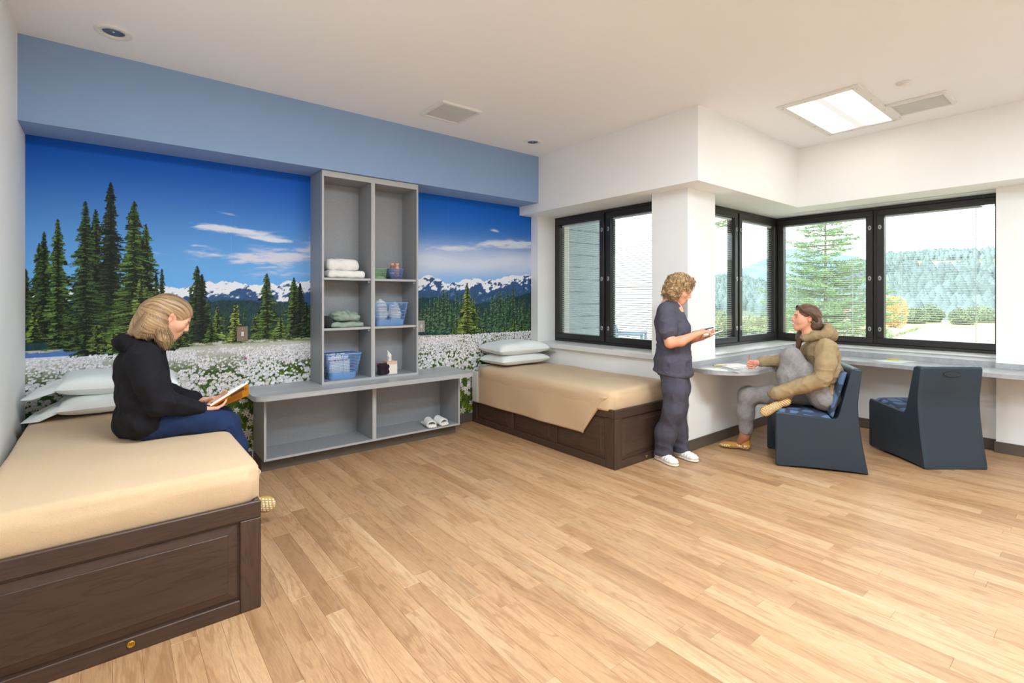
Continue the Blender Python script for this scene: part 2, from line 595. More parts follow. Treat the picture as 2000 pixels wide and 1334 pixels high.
def translucent_plastic(name, col, alpha=0.55, rough=0.35):
    m, nt, b = new_mat(name)
    b.inputs['Base Color'].default_value = col; b.inputs['Roughness'].default_value = rough
    t = nt.nodes.new('ShaderNodeBsdfTransparent'); t.inputs['Color'].default_value = tuple(0.6 + 0.4 * c for c in col[:3]) + (1,)
    mx = nt.nodes.new('ShaderNodeMixShader'); mx.inputs[0].default_value = alpha
    nt.links.new(t.outputs[0], mx.inputs[1]); nt.links.new(b.outputs[0], mx.inputs[2])
    nt.links.new(mx.outputs[0], nt.nodes['Material Output'].inputs['Surface'])
    return m

M = {}
M['wall'] = plain('white_paint', rgb(246, 246, 244), 0.75, var=0.012, nscale=3, bmp=0.05, bscale=350)
M['ceil'] = plain('ceiling_paint', rgb(249, 250, 252), 0.9, var=0.012, nscale=2, bmp=0.04, bscale=300)
M['blue'] = plain('blue_paint', rgb(142, 170, 208), 0.7, var=0.02, nscale=3, bmp=0.05, bscale=350)
M['base'] = plain('rubber_base', rgb(92, 82, 72), 0.55, var=0.05, nscale=6)
M['plank'] = wood('vinyl_plank', rgb(173, 130, 90), rgb(195, 153, 112), rgb(211, 176, 137), 'Y', 1.0, 0.38, True, 0.19, 0.55, (0.66, 0.57, 0.49, 1), 30.0, 0.74)
M['plank'].node_tree.nodes['Principled BSDF'].inputs['Specular IOR Level'].default_value = 0.9
M['floor'] = wood('floor_base', rgb(184, 150, 116), rgb(196, 164, 130), rgb(206, 178, 146), 'Y', 1.0, 0.45)
M['bedX'] = wood('brown_wood_x', rgb(64, 45, 36), rgb(71, 51, 41), rgb(79, 58, 47), 'X', 1.0, 0.5, False, 0.0, 0.5, (0.55, 0.49, 0.45, 1), 40.0, 0.86)
M['bedY'] = wood('brown_wood_y', rgb(64, 45, 36), rgb(71, 51, 41), rgb(79, 58, 47), 'Y', 1.0, 0.5, False, 0.0, 0.5, (0.55, 0.49, 0.45, 1), 40.0, 0.86)
M['bedZ'] = wood('brown_wood_z', rgb(64, 45, 36), rgb(71, 51, 41), rgb(79, 58, 47), 'Z', 1.0, 0.5, False, 0.0, 0.5, (0.55, 0.49, 0.45, 1), 40.0, 0.86)
M['linen'] = linen('grey_linen', rgb(154, 156, 159))
M['linen_edge'] = linen('grey_linen_edge', rgb(176, 176, 176), 0.45, 0.12)
def _stone(name, c1, c2, c3, rough=0.35):
    m, nt, b = new_mat(name); b.inputs['Roughness'].default_value = rough
    f = noise(nt, coords(nt, (1.0, 7.0, 7.0)), 2.2, 6, 0.62, 0.8)
    g = noise(nt, coords(nt, (1, 1, 1)), 260, 2)
    c = ramp(nt, [(0.28, c1), (0.5, c2), (0.72, c3)], f)
    c = mixc(nt, c, ramp(nt, [(0.3, (0.9, 0.9, 0.9, 1)), (0.7, (1.04, 1.04, 1.04, 1))], g), 1.0, 'MULTIPLY')
    nt.links.new(c, b.inputs['Base Color'])
    return m
M['counter'] = _stone('grey_stone_laminate', rgb(158, 160, 164), rgb(174, 175, 177), rgb(192, 190, 187))
M['marble'] = _stone('white_marble', rgb(222, 222, 222), rgb(234, 233, 231), rgb(240, 239, 236), 0.3)
M['black'] = plain('black_frame', rgb(40, 37, 37), 0.38, var=0.06, nscale=12)
M['blackin'] = plain('black_recess', rgb(24, 23, 24), 0.5, var=0.05)
M['steel'] = plain('brushed_metal', rgb(190, 190, 188), 0.3, 0.9, var=0.05)
M['brass'] = plain('brass', rgb(196, 160, 70), 0.25, 1.0, var=0.06)
M['slat'] = plain('white_slat', rgb(228, 231, 233), 0.5, var=0.02)
M['glass'] = glass('window_glass')
M['blanket'] = cloth('tan_blanket', rgb(209, 179, 143), 0.08, 0.4, 420, big=3.0)
M['sheet'] = cloth('white_sheet', rgb(226, 222, 215), 0.05, 0.25, 350)
M['teal'] = plain('teal_vinyl', rgb(20, 110, 98), 0.5)
M['pillow'] = cloth('pale_pillowcase', rgb(236, 240, 237), 0.04, 0.2, 320)
M['white'] = plain('white_metal', rgb(235, 234, 230), 0.5, var=0.01)
M['grille'] = plain('grey_grille', rgb(224, 224, 220), 0.6, var=0.02)
M['dark'] = plain('dark_hole', rgb(40, 40, 44), 0.6)
M['reflector'] = plain('lamp_reflector', rgb(120, 128, 140), 0.2, 0.8, var=0.2, nscale=20)
M['chair'] = plain('slate_blue_plastic', rgb(38, 54, 66), 0.42, var=0.03, nscale=5, bmp=0.12, bscale=420)
def _pattern(name):
    m, nt, b = new_mat(name); b.inputs['Roughness'].default_value = 0.8
    w = N(nt, 'ShaderNodeTexVoronoi'); w.feature = 'DISTANCE_TO_EDGE'; w.inputs['Scale'].default_value = 7.0
    nt.links.new(coords(nt, (1, 1.4, 1)), w.inputs['Vector'])
    c = ramp(nt, [(0.10, rgb(52, 62, 84)), (0.13, rgb(88, 112, 146))], w.outputs['Distance'])
    nt.links.new(c, b.inputs['Base Color'])
    bump(nt, b, noise(nt, coords(nt), 400, 2), 0.2, 0.001)
    return m
M['pad'] = _pattern('patterned_blue_fabric')
M['white_cloth'] = cloth('white_towelling', rgb(240, 238, 233), 0.04, 0.6, 260)
M['sage'] = cloth('sage_fleece', rgb(150, 168, 155), 0.08, 0.4, 300)
M['charcoal'] = cloth('charcoal_knit', rgb(52, 54, 58), 0.1, 0.4, 300)
M['basket'] = translucent_plastic('blue_plastic', rgb(140, 184, 232), 0.55)
M['basket_s'] = plain('blue_plastic_bars', rgb(122, 168, 224), 0.35, var=0.03)
M['basket_g'] = translucent_plastic('green_plastic', rgb(140, 176, 136), 0.8)
M['basket_gs'] = plain('green_plastic_bars', rgb(140, 176, 136), 0.4, var=0.03)
M['basket_d'] = translucent_plastic('dark_blue_plastic', rgb(84, 104, 150), 0.6)
M['basket_ds'] = plain('dark_blue_plastic_bars', rgb(112, 136, 188), 0.35, var=0.03)
M['peach'] = plain('peach_plastic', rgb(228, 170, 132), 0.35)
M['rosy'] = translucent_plastic('clear_rose_plastic', rgb(150, 118, 116), 0.75)
M['paper'] = plain('paper', rgb(238, 235, 228), 0.8, var=0.02)
M['skinmat'] = vcol('skin', 0.5, 0.06, 500, 0.35, 0.06)
M['hairmat'] = vcol('hair', 0.42, 0.0, 300, 0.4)
M['print'] = vcol('printed_vinyl', 0.55, 0.12, 700, 0.25)
M['pvc'] = vcol('cloth_with_print', 0.85, 0.2, 420, 0.15)

# ================================================================ THE SETTING
def struct(name, mb, mat, parent=None, smooth=False):
    o = mb.build(name, mat, parent, smooth)
    if parent is None: o['kind'] = 'structure'
    return o

TH = 0.30
# floor slab and planks -------------------------------------------------------
floor = struct('floor', MB().box(XL - 0.1, XR + 0.3, YF - 0.1, YB + 0.1, -0.12, -0.004), M['floor'])
PW, PL = 0.0915, 0.92
def proj_ok(x, y):
    a = math.atan2(1203, 970); d = x * math.cos(a) + y * math.sin(a); l = x * math.sin(a) - y * math.cos(a)
    if d < 0.35: return False
    u = 1000 + 970 * l / d; v = 580 + 970 * CAM_H / d
    return -260 < u < 2260 and v < 1800
def covered(x, y):
    if x < 0.40 and y > 2.62: return True            # under the near bed
    if 1.05 < x < 2.65 and y > 4.50: return True
    if x > 3.32 and y > 2.75 and x < 4.1: return True
    if x < 0.93 and y > 4.45: return True
    return False
_pm = {}
def plank_mesh(L):
    k = round(L, 3)
    if k not in _pm:
        b = MB().box(-PW / 2 + 0.0003, PW / 2 - 0.0003, -L / 2 + 0.0003, L / 2 - 0.0003, -0.004, 0.0, 0.0006)
        me = bpy.data.meshes.new('plank'); me.from_pydata(b.v, [], b.f); me.materials.append(M['plank'])
        _pm[k] = me
    return _pm[k]
_x = XL + PW / 2; _r = random.Random(5)
rest = MB(); n_plank = 0
while _x < XR:
    y1 = YB if _x < XW else YC
    y = YF + _r.uniform(-PL, 0)
    while y < y1:
        a, b = max(y, YF), min(y + PL, y1)
        if b - a > 0.05:
            cy = (a + b) / 2
            vis = any(proj_ok(_x, t) and not covered(_x, t) for t in (a + 0.02, cy, b - 0.02))
            if vis and n_plank < 300:
                o = bpy.data.objects.new('plank', plank_mesh(b - a)); o.location = (_x, cy, 0); link(o, floor); n_plank += 1
            else:
                rest.box(_x - PW / 2 + 0.0003, _x + PW / 2 - 0.0003, a + 0.0003, b - 0.0003, -0.004, 0.0)
        y += PL
    _x += PW
_o = rest.build('plank_field', M['plank'], floor); _o['kind'] = 'stuff'
print('planks', n_plank)

# shell -----------------------------------------------------------------------
struct('ceiling', MB().box(XL - 0.3, XR + 0.6, YF - 0.3, YB + 0.3, ZC, ZC + 0.15), M['ceil'])
struct('wall_left', MB().box(XL - 0.2, XL, YF - 0.2, YB, -0.1, ZC), M['wall'])
struct('wall_back', MB().box(XL - 0.2, XW + 0.56, YB, YB + 0.25, -0.1, ZC), M['wall'])
struct('wall_front', MB().box(XL - 0.2, XR + 0.6, YF - 0.2, YF, -0.1, ZC), M['wall'])
# wall holding window 1, with its column
W1X = 4.39; W1Y0, W1Y1 = 2.90, 4.555; WZ0, WZ1 = 0.862, 2.405
w = MB()
w.box(XW, XW + 0.48, YC, YC + 0.5, -0.1, WZ0 - 0.05)
w.box(XW, XW + 0.55, YC + 0.5, YB, -0.1, WZ0 - 0.05)
w.box(XW, XW + 0.55, W1Y1, YB, WZ0 - 0.05, ZC)
w.box(XW, XW + 0.48, YC, W1Y0, WZ0 - 0.05, ZC)
w.box(XW, XW + 0.55, W1Y0, W1Y1, WZ1, ZC)
struct('wall_window', w, M['wall'])
# return wall of the bay (under and over window 2)
W2Y = 2.82; W2X0, W2X1 = 4.56, 6.60
w = MB()
w.box(XW + 0.48, XR, YC, YC + 0.50, -0.1, WZ0 - 0.05)
w.box(XW + 0.48, XR, YC, YC + 0.50, WZ1, ZC)
struct('wall_bay', w, M['wall'])
# far wall with window 3
W3X = 6.60; W3Y0, W3Y1 = 0.70, 2.82
w = MB()
w.box(XR, XR + 0.5, 0.752, YC + 0.5, -0.1, WZ0 - 0.05)
w.box(XR, XR + 0.5, 0.752, YC + 0.5, WZ1, ZC)
w.box(6.255, XR + 0.5, YF, 0.752, -0.1, ZC)
struct('wall_right', w, M['wall'])

# soffits ---------------------------------------------------------------------
struct('trim_1', MB().box(XL, 3.89, 4.33, YB, ZSB, ZC), M['blue'])
w = MB()
w.box(3.89, XW, 2.30, YB, ZS, ZC)
w.box(XW, XR + 0.02, 2.30, YC, ZS, ZC)
w.box(5.93, XR + 0.02, YF, 2.30, ZS, ZC)
struct('trim_2', w, M['wall'])

# baseboards ------------------------------------------------------------------
BH = 0.10
struct('baseboard_back', MB().box(XL, 0.93, YB - 0.012, YB, 0, BH, 0.003).box(2.79, XW, YB - 0.012, YB, 0, BH, 0.003), M['base'])
struct('baseboard_left', MB().box(XL, XL + 0.012, YF, YB - 0.012, 0, BH, 0.003), M['base'])
struct('baseboard_window', MB().box(XW - 0.012, XW, YC - 0.012, YB - 0.012, 0, BH, 0.003), M['base'])
struct('baseboard_bay', MB().box(XW - 0.012, XR, YC - 0.012, YC, 0, BH, 0.003), M['base'])
struct('baseboard_right', MB().box(XR - 0.012, XR, 0.752, YC - 0.012, 0, BH, 0.003).box(6.243, 6.255, YF, 0.764, 0, BH, 0.003), M['base'])

# windows: two sashes each, blinds sealed between the panes --------------------
def make_window(name, loc, rotz, width, h, tilt, slat_w, pitch, skip=(0, 0)):
    """local x along the opening (0..width), +y outwards, z up from the sill"""
    t = thing(name, loc, rotz, kind='structure')
    FB, SB = 0.032, 0.064
    f = MB()
    f.box(0, width, -0.02, 0.10, 0, FB, 0.003).box(0, width, -0.02, 0.10, h - FB, h, 0.003)
    f.box(0, FB, -0.02, 0.10, FB, h - FB, 0.003).box(width - FB, width, -0.02, 0.10, FB, h - FB, 0.003)
    f.box(width / 2 - 0.018, width / 2 + 0.018, -0.006, 0.10, FB, h - FB, 0.002)
    f.build('frame', M['black'], t)
    smesh = {}
    for k in (0, 1):
        x0, x1 = (FB, width / 2 - 0.018) if k == 0 else (width / 2 + 0.018, width - FB)
        x0 += 0.002; x1 -= 0.002; z0, z1 = FB + 0.002, h - FB - 0.002
        s = MB()
        s.box(x0, x1, -0.03, 0.055, z0, z0 + SB, 0.004).box(x0, x1, -0.03, 0.055, z1 - SB, z1, 0.004)
        s.box(x0, x0 + SB, -0.03, 0.055, z0 + SB, z1 - SB, 0.004).box(x1 - SB, x1, -0.03, 0.055, z0 + SB, z1 - SB, 0.004)
        so = s.build('sash', M['black'], t)
        gx0, gx1, gz0, gz1 = x0 + SB, x1 - SB, z0 + SB, z1 - SB
        g = MB().box(gx0, gx1, -0.012, -0.008, gz0, gz1); g.build('glass_pane', M['glass'], so)
        g = MB().box(gx0, gx1, 0.044, 0.048, gz0, gz1); g.build('glass_pane', M['glass'], so)
        # blind
        key = round(gx1 - gx0, 4)
        if key not in smesh:
            L = gx1 - gx0 - 0.012
            Mx = Matrix.Rotation(tilt, 4, 'X')
            a = slat_w / 2
            pr = [(-a, -0.0012), (0, 0.0008), (a, -0.0012), (a, -0.0002), (0, 0.0018), (-a, -0.0002)]
            b = MB()
            vv = [Mx @ Vector((sx, p[0], p[1])) for sx in (-L / 2, L / 2) for p in pr]
            b.add(vv, [(0, 1, 4, 5), (1, 2, 3, 4), (6, 11, 10, 7), (7, 10, 9, 8), (0, 6, 7, 1), (1, 7, 8, 2), (2, 8, 9, 3), (3, 9, 10, 4), (4, 10, 11, 5), (5, 11, 6, 0)])
            me = bpy.data.meshes.new('slat'); me.from_pydata(b.v, [], b.f); me.materials.append(M['slat']); smesh[key] = me
        z = gz1 - 0.03
        while z > gz0 + 0.012:
            o = bpy.data.objects.new('slat', smesh[key]); o.location = ((gx0 + gx1) / 2, 0.018, z); link(o, so)
            z -= pitch
        MB().box(gx0 + 0.004, gx1 - 0.004, 0.006, 0.030, gz1 - 0.02, gz1 - 0.002, 0.002).build('head_rail', M['slat'], so)
        for fx in (0.16, 0.84):
            xx = gx0 + (gx1 - gx0) * fx
            MB().box(xx - 0.0016, xx + 0.0016, 0.005, 0.0062, gz0 + 0.005, gz1 - 0.02).box(xx - 0.0016, xx + 0.0016, 0.030, 0.0312, gz0 + 0.005, gz1 - 0.02).build('ladder_cord', M['slat'], so)
        # three lock escutcheons on the meeting stile
        lx = (x1 - SB * 0.42) if k == 0 else (x0 + SB * 0.42)
        for fz in (0.125, 0.49, 0.855):
            Mm = Matrix.Translation((lx, -0.030, h * fz)) @ Matrix.Rotation(PI / 2, 4, 'X') @ Matrix.Diagonal((0.62, 1.0, 1.0, 1.0))
            lo = MB().lathe([(0.026, 0.0), (0.026, 0.003), (0.022, 0.006)], 16, Mm).build('lock_plate', M['steel'], so)
            MB().box(lx - 0.003, lx + 0.003, -0.0385, -0.036, h * fz - 0.009, h * fz + 0.009).box(lx - 0.007, lx + 0.007, -0.0385, -0.036, h * fz - 0.003, h * fz + 0.003).build('keyhole', M['dark'], lo)
    return t
WH = WZ1 - WZ0 - 0.003
win1 = make_window('window_1', (W1X, W1Y1, WZ0), -PI / 2, W1Y1 - W1Y0, WH, math.radians(22), 0.020, 0.0245)
win2 = make_window('window_2', (W2X0, W2Y, WZ0), 0.0, W2X1 - W2X0 - 0.003, WH, math.radians(4), 0.016, 0.0240)
win3 = make_window('window_3', (W3X, W3Y1 - 0.003, WZ0), -PI / 2, W3Y1 - 0.003 - W3Y0, WH, math.radians(2), 0.015, 0.0240)
# corner post between windows 2 and 3
struct('trim_3', MB().box(6.602, 6.70, 2.822, 2.92, WZ0, WZ1 - 0.003, 0.004), M['black'])
# sills
MB().box(0.002, W1Y1 - W1Y0 - 0.002, -0.31, -0.0, -0.05, -0.001, 0.0).box(-0.055, W1Y1 - W1Y0 + 0.055, -0.36, -0.31, -0.055, -0.001, 0.006).build('window_sill', M['marble'], win1)
MB().box(0.0, XR - W2X0, -0.33, 0.0, -0.012, -0.001).box(0.0, W2X1 - W2X0, -0.33 + 0.025, 0.0, -0.05, -0.012).build('window_sill', M['marble'], win2)
MB().box(-0.003, W3Y1 - W3Y0, -0.285, 0.0, -0.012, -0.001).box(-0.003, W3Y1 - W3Y0, -0.26, 0.0, -0.05, -0.012).build('window_sill', M['marble'], win3)

# ---------------------------------------------------------------- ceiling fixtures
def troffer(loc, size, strength, label, bands=None):  # builds the seen fixture and also the added fill panels
    sx, sy = size
    t = thing('ceiling_light', (loc[0], loc[1], ZC), 0, label, 'ceiling light', 'recessed panel lights')
    f = MB(); b = 0.062
    f.box(-sx / 2, sx / 2, -sy / 2, -sy / 2 + b, -0.014, 0, 0.003).box(-sx / 2, sx / 2, sy / 2 - b, sy / 2, -0.014, 0, 0.003)
    f.box(-sx / 2, -sx / 2 + b, -sy / 2 + b, sy / 2 - b, -0.014, 0, 0.003).box(sx / 2 - b, sx / 2, -sy / 2 + b, sy / 2 - b, -0.014, 0, 0.003)
    f.build('frame', M['white'], t)
    q = MB().add([(-sx / 2 + b, -sy / 2 + b, -0.006), (-sx / 2 + b, sy / 2 - b, -0.006), (sx / 2 - b, sy / 2 - b, -0.006), (sx / 2 - b, -sy / 2 + b, -0.006)], [(0, 1, 2, 3)])
    q.build('diffuser', emit('lit_diffuser', (1.0, 0.95, 0.88, 1) if bands else (0.80, 0.915, 1.0, 1), strength, bands), t)
    for i in range(4):
        for s_ in (-1, 1):
            for (x, y) in (((-sx / 2 + 0.06 + i * (sx - 0.12) / 3), s_ * (sy / 2 - b / 2)), (s_ * (sx / 2 - b / 2), -sy / 2 + 0.05 + i * (sy - 0.10) / 3)):
                MB().lathe([(0.008, -0.0155), (0.008, -0.014)], 8, Matrix.Translation((x, y, 0))).build('screw', M['steel'], t)
    return t
troffer((5.06, 1.605), (1.18, 0.61), LUM_SEEN, 'lit ceiling panel light over the bay beside a grille', 0.20)
def vent(loc, sx, sy, label):
    t = thing('ceiling_vent', (loc[0], loc[1], ZC), 0, label, 'vent', 'ceiling air grilles')
    f = MB(); b = 0.028; z = -0.022
    f.box(-sx / 2, sx / 2, -sy / 2, -sy / 2 + b, z, 0, 0.003).box(-sx / 2, sx / 2, sy / 2 - b, sy / 2, z, 0, 0.003)
    f.box(-sx / 2, -sx / 2 + b, -sy / 2 + b, sy / 2 - b, z, 0, 0.003).box(sx / 2 - b, sx / 2, -sy / 2 + b, sy / 2 - b, z, 0, 0.003)
    f.build('frame', M['white'], t)
    p = MB().box(-sx / 2 + b, sx / 2 - b, -sy / 2 + b, sy / 2 - b, -0.012, -0.004); p.build('perforated_plate', M['grille'], t)
    g = MB()
    n = int((sx - 2 * b) / 0.012)
    for i in range(n):
        x = -sx / 2 + b + (i + 0.5) * (sx - 2 * b) / n
        g.box(x - 0.002, x + 0.002, -sy / 2 + b, sy / 2 - b, -0.015, -0.012)
    _g = g.build('grille_bars', M['grille'], t); _g['kind'] = 'stuff'
vent((2.34, 3.765), 0.40, 0.39, 'square white ceiling grille near the blue soffit')
vent((5.33, 1.10), 0.37, 0.40, 'white ceiling grille touching the lit panel light')
def downlight(x, y, label):
    t = thing('downlight', (x, y, ZC), 0, label, 'downlight', 'round recessed downlights')
    MB().lathe([(0.096, 0.0), (0.096, -0.006), (0.088, -0.012), (0.060, -0.010), (0.056, -0.002)], 32, closed=True).build('trim_ring', M['white'], t, True)
    MB().lathe([(0.056, -0.003), (0.050, -0.0026), (0.047, -0.0015), (0.0, -0.0012)], 32, closed=True).build('reflector', M['reflector'], t, True)
    MB().lathe([(0.006, -0.004), (0.006, -0.001)], 10).build('lamp_tip', M['white'], t, True)
downlight(0.01, 3.94, 'round downlight nearest the left wall')
downlight(3.465, 3.95, 'round downlight at the far end of the blue soffit')
t = thing('smoke_detector', (4.72, 1.076, ZC), 0, 'small white round detector on the ceiling above the grille', 'detector')
MB().lathe([(0.05, 0.0), (0.05, -0.008), (0.03, -0.012), (0.028, -0.02), (0.014, -0.024)], 20).build('cap', M['white'], t, True)
for i in range(4):
    a = i * PI / 2
    MB().box(0.02 * math.cos(a) - 0.004, 0.02 * math.cos(a) + 0.004, 0.02 * math.sin(a) - 0.004, 0.02 * math.sin(a) + 0.004, -0.022, -0.0195).build('slot', M['grille'], t)
# fill panels added on the unseen ceiling around the camera to light the room
for (x, y), lb in (((2.4, 0.5), 'added ceiling fill panel behind the camera, nearest the beds'),
                   ((4.0, -0.9), 'added ceiling fill panel out of view on the right'),
                   ((0.9, 1.4), 'added ceiling fill panel over the near bed, out of view')):
    troffer((x, y), (1.18, 0.61), LUM_FILL, lb)

# ================================================================ MURAL (flat print on the back wall)
def cal_Y(u, v, Y=YB):
    """point of the mural wall seen at photo position (u,v): used only to read off the print's own layout in metres"""
    a = math.atan2(1203, 970); r = (u - 1000) / 970.0
    dx = math.cos(a) + math.sin(a) * r; dy = math.sin(a) - math.cos(a) * r
    t = Y / dy
    return dx * t, CAM_H + (580 - v) / 970.0 * t
def mc(r, g, b):
    return np.array(s2l((r / 255.0, g / 255.0, b / 255.0)), dtype=np.float32)
MS = 0.0044
MX0, MX1, MZ0, MZ1 = XL + 0.001, XW - 0.001, BH, ZSB
_nx = int(round((MX1 - MX0) / MS)) + 1; _nz = int(round((MZ1 - MZ0) / MS)) + 1
mx = np.linspace(MX0, MX1, _nx).astype(np.float32); mz = np.linspace(MZ0, MZ1, _nz).astype(np.float32)
GX, GZ = np.meshgrid(mx, mz, indexing='ij')
C = np.zeros((_nx, _nz, 3), dtype=np.float32)
def put(mask, col):
    a = np.asarray(mask, dtype=np.float32)[..., None]
    C[:] = C * (1 - a) + np.asarray(col, dtype=np.float32) * a
def sstep(a, b, x):
    t = np.clip((x - a) / (b - a), 0, 1); return t * t * (3 - 2 * t)
# sky
t = sstep(1.45, 2.5, GZ)
side = sstep(0.6, 2.2, GX)
C[:] = (mc(112, 180, 242) * (1 - t[..., None]) + mc(0, 88, 190) * t[..., None])
t2 = sstep(1.9, 2.45, GZ)
C[:] = C * (1 - 0.25 * (side * t2)[..., None]) + mc(16, 128, 232) * (0.25 * (side * t2)[..., None])
# clouds
_wx = GX + 0.10 * (fbm2(GX, GZ, 5.0, 3, 13.0) - 0.5); _wz = GZ + 0.05 * (fbm2(GX, GZ, 7.0, 3, 15.0) - 0.5)
wisp = fbm2(_wx * 0.55 + _wz * 0.5, _wz * 3.2 - _wx * 0.28, 5.0, 6, 3.0)
wisp2 = fbm2(_wx * 0.8 + 0.6 * _wz, _wz * 4.0 - _wx * 0.2, 12.0, 5, 9.0)
def cloud(u, v, w, hgt, s=1.0, lo=0.42, hi=0.68, slope=0.0, col=(226, 232, 246)):
    X, Z = cal_Y(u, v)
    d = ((GX - X) / w) ** 2 + ((GZ - Z - slope * (GX - X)) / hgt) ** 2
    m = np.exp(-d * 1.2) * s
    put(np.clip(sstep(lo + 0.02, hi + 0.06, (wisp * 0.55 + wisp2 * 0.45) * (0.50 + 0.62 * m)) * np.clip(m * 1.5, 0, 1), 0, 1) * 0.95, mc(*col))
cloud(420, 446, 0.20, 0.05, 1.3, 0.36, 0.58, -0.10)
cloud(480, 455, 0.30, 0.05, 1.25, 0.36, 0.58, -0.08)
cloud(540, 470, 0.25, 0.025, 1.2, 0.38, 0.6, -0.04)
cloud(430, 415, 0.25, 0.025, 0.8, 0.42, 0.66, -0.1)
cloud(385, 480, 0.10, 0.015, 1.0)
cloud(480, 505, 0.60, 0.075, 1.15, 0.34, 0.62, -0.05, (222, 224, 240))
cloud(330, 497, 0.22, 0.02, 1.1, 0.38, 0.6, -0.05)
cloud(560, 505, 0.45, 0.10, 1.3, 0.32, 0.58, 0.0, (218, 218, 234))
cloud(500, 535, 0.55, 0.06, 0.9, 0.36, 0.66, 0.0, (214, 214, 232))
cloud(700, 500, 0.7, 0.16, 1.3, 0.3, 0.55, 0.0, (220, 222, 238))
cloud(860, 485, 0.55, 0.05, 1.2, 0.32, 0.6, 0.03)
cloud(1000, 478, 0.6, 0.06, 1.25, 0.32, 0.6, 0.06)
cloud(962, 448, 0.16, 0.03, 0.95, 0.4, 0.62, -0.2)
X0, Z0 = cal_Y(900, 512)
b = np.exp(-((GZ - Z0 - 0.03 * (GX - X0)) / 0.17) ** 2) * sstep(1.1, 2.2, GX)
put(np.clip(b * (0.75 + 0.4 * wisp), 0, 0.96), mc(214, 222, 242))
# mountains
def skyline(pts):
    P = [cal_Y(u, v) for u, v in pts]
    return np.interp(mx, [p[0] for p in P], [p[1] for p in P]).astype(np.float32)
sky_pts = [(0, 565), (200, 562), (330, 558.5), (346, 561), (370, 558), (385, 553), (398, 554.5), (409, 548), (419, 554.5), (435, 549), (448, 552), (466, 553), (487, 558.5), (513, 554.5), (540, 556), (561, 549), (579, 548), (604, 550),
           (700, 552), (817, 546), (832, 539), (849, 540), (870, 552), (897, 550), (911, 547), (927, 543.5), (945, 549), (978, 543), (996, 538), (1014, 540), (1026, 536), (1038, 537)]
S = skyline(sky_pts)
jag = (fbm2(mx[:, None], np.zeros((_nx, 1), np.float32), 14, 4, 2.0)[:, 0] - 0.5) * 0.05 + (fbm2(mx[:, None], np.zeros((_nx, 1), np.float32), 60, 2, 5.0)[:, 0] - 0.5) * 0.012
S = S + jag
mt = (GZ < S[:, None]).astype(np.float32)
depth = np.clip((S[:, None] - GZ) / 0.16, 0, 1)
rock = fbm2(GX * 1.0 + GZ * 0.7, GZ * 1.3 - GX * 0.4, 16, 5, 21.0)
rock2 = fbm2(GX * 1.0 - GZ * 0.8, GZ * 1.2, 40, 3, 31.0)
snow = sstep(0.46, 0.53, rock * 0.65 + rock2 * 0.35 + 0.16 - depth * 0.30)
mcol = mc(52, 88, 138)[None, None] * (0.75 + 0.5 * rock[..., None]) * (1 - snow[..., None]) + mc(236, 240, 248)[None, None] * snow[..., None]
put(mt, mcol)
# blue ridge and dark forested hills
R1 = skyline([(0, 590), (330, 584), (440, 582), (500, 583), (600, 592), (817, 572), (870, 566), (900, 570), (940, 574), (985, 562), (1038, 566)]) + (fbm2(mx[:, None], np.zeros((_nx, 1), np.float32), 7, 4, 12.0)[:, 0] - 0.5) * 0.06
put(sstep(0, 0.012, R1[:, None] - GZ) * 0.9, mc(46, 84, 124)[None, None] * (0.7 + 0.6 * rock2[..., None]))
R2 = skyline([(0, 596), (330, 588), (440, 584), (520, 586), (600, 596), (817, 582), (850, 577), (880, 586), (930, 592), (985, 583), (1038, 570)]) + (fbm2(mx[:, None], np.zeros((_nx, 1), np.float32), 11, 4, 17.0)[:, 0] - 0.5) * 0.04
spk = noise2(GX, GZ * 0.45, 130, 4.0) * 0.6 + noise2(GX, GZ * 0.5, 60, 8.0) * 0.4
put(sstep(0, 0.008, R2[:, None] - GZ + (spk - 0.5) * 0.03), (mc(34, 62, 68) * 0.9)[None, None] * (0.45 + 1.2 * spk[..., None]))
# meadow ground
top = np.interp(mx, [XL, 0.4, 1.2, 2.4, 3.2, XW], [1.045, 1.045, 1.05, 1.01, 0.985, 0.975]).astype(np.float32)
md = (GZ < top[:, None]).astype(np.float32)
gr = fbm2(GX, GZ * 2.2, 26, 4, 41.0)
ggr = fbm2(GX, GZ, 70, 3, 44.0)
base = mc(58, 84, 30)[None, None] * (0.35 + 1.5 * ggr[..., None])
put(md, base)
far = sstep(0.78, 0.98, GZ) * md
put(far * 0.88, mc(206, 206, 196)[None, None] * (0.62 + 0.62 * fbm2(GX, GZ * 3.0, 130, 3, 60.0)[..., None]))
strip = np.exp(-((GZ - top[:, None] + 0.02) / 0.014) ** 2) * (gr > 0.42)
put(strip * md * 0.9, mc(104, 124, 46))
_m = ((GX < 0.02) & (GZ > 0.995) & (GZ < 1.03 + 0.012 * (gr - 0.5) * 4)); put(_m.astype(np.float32), mc(84, 120, 186)[None, None] * (0.75 + 0.5 * gr[..., None]))
_m = ((GX < 0.06) & (GZ > 0.975) & (GZ < 0.997)); put(_m.astype(np.float32) * 0.9, mc(214, 222, 236))
_m = ((GX > 2.42) & (GX < 2.86) & (np.abs(GZ - 0.955 - 0.02 * (gr - 0.5)) < 0.014)); put(_m.astype(np.float32) * 0.9, mc(200, 170, 132))

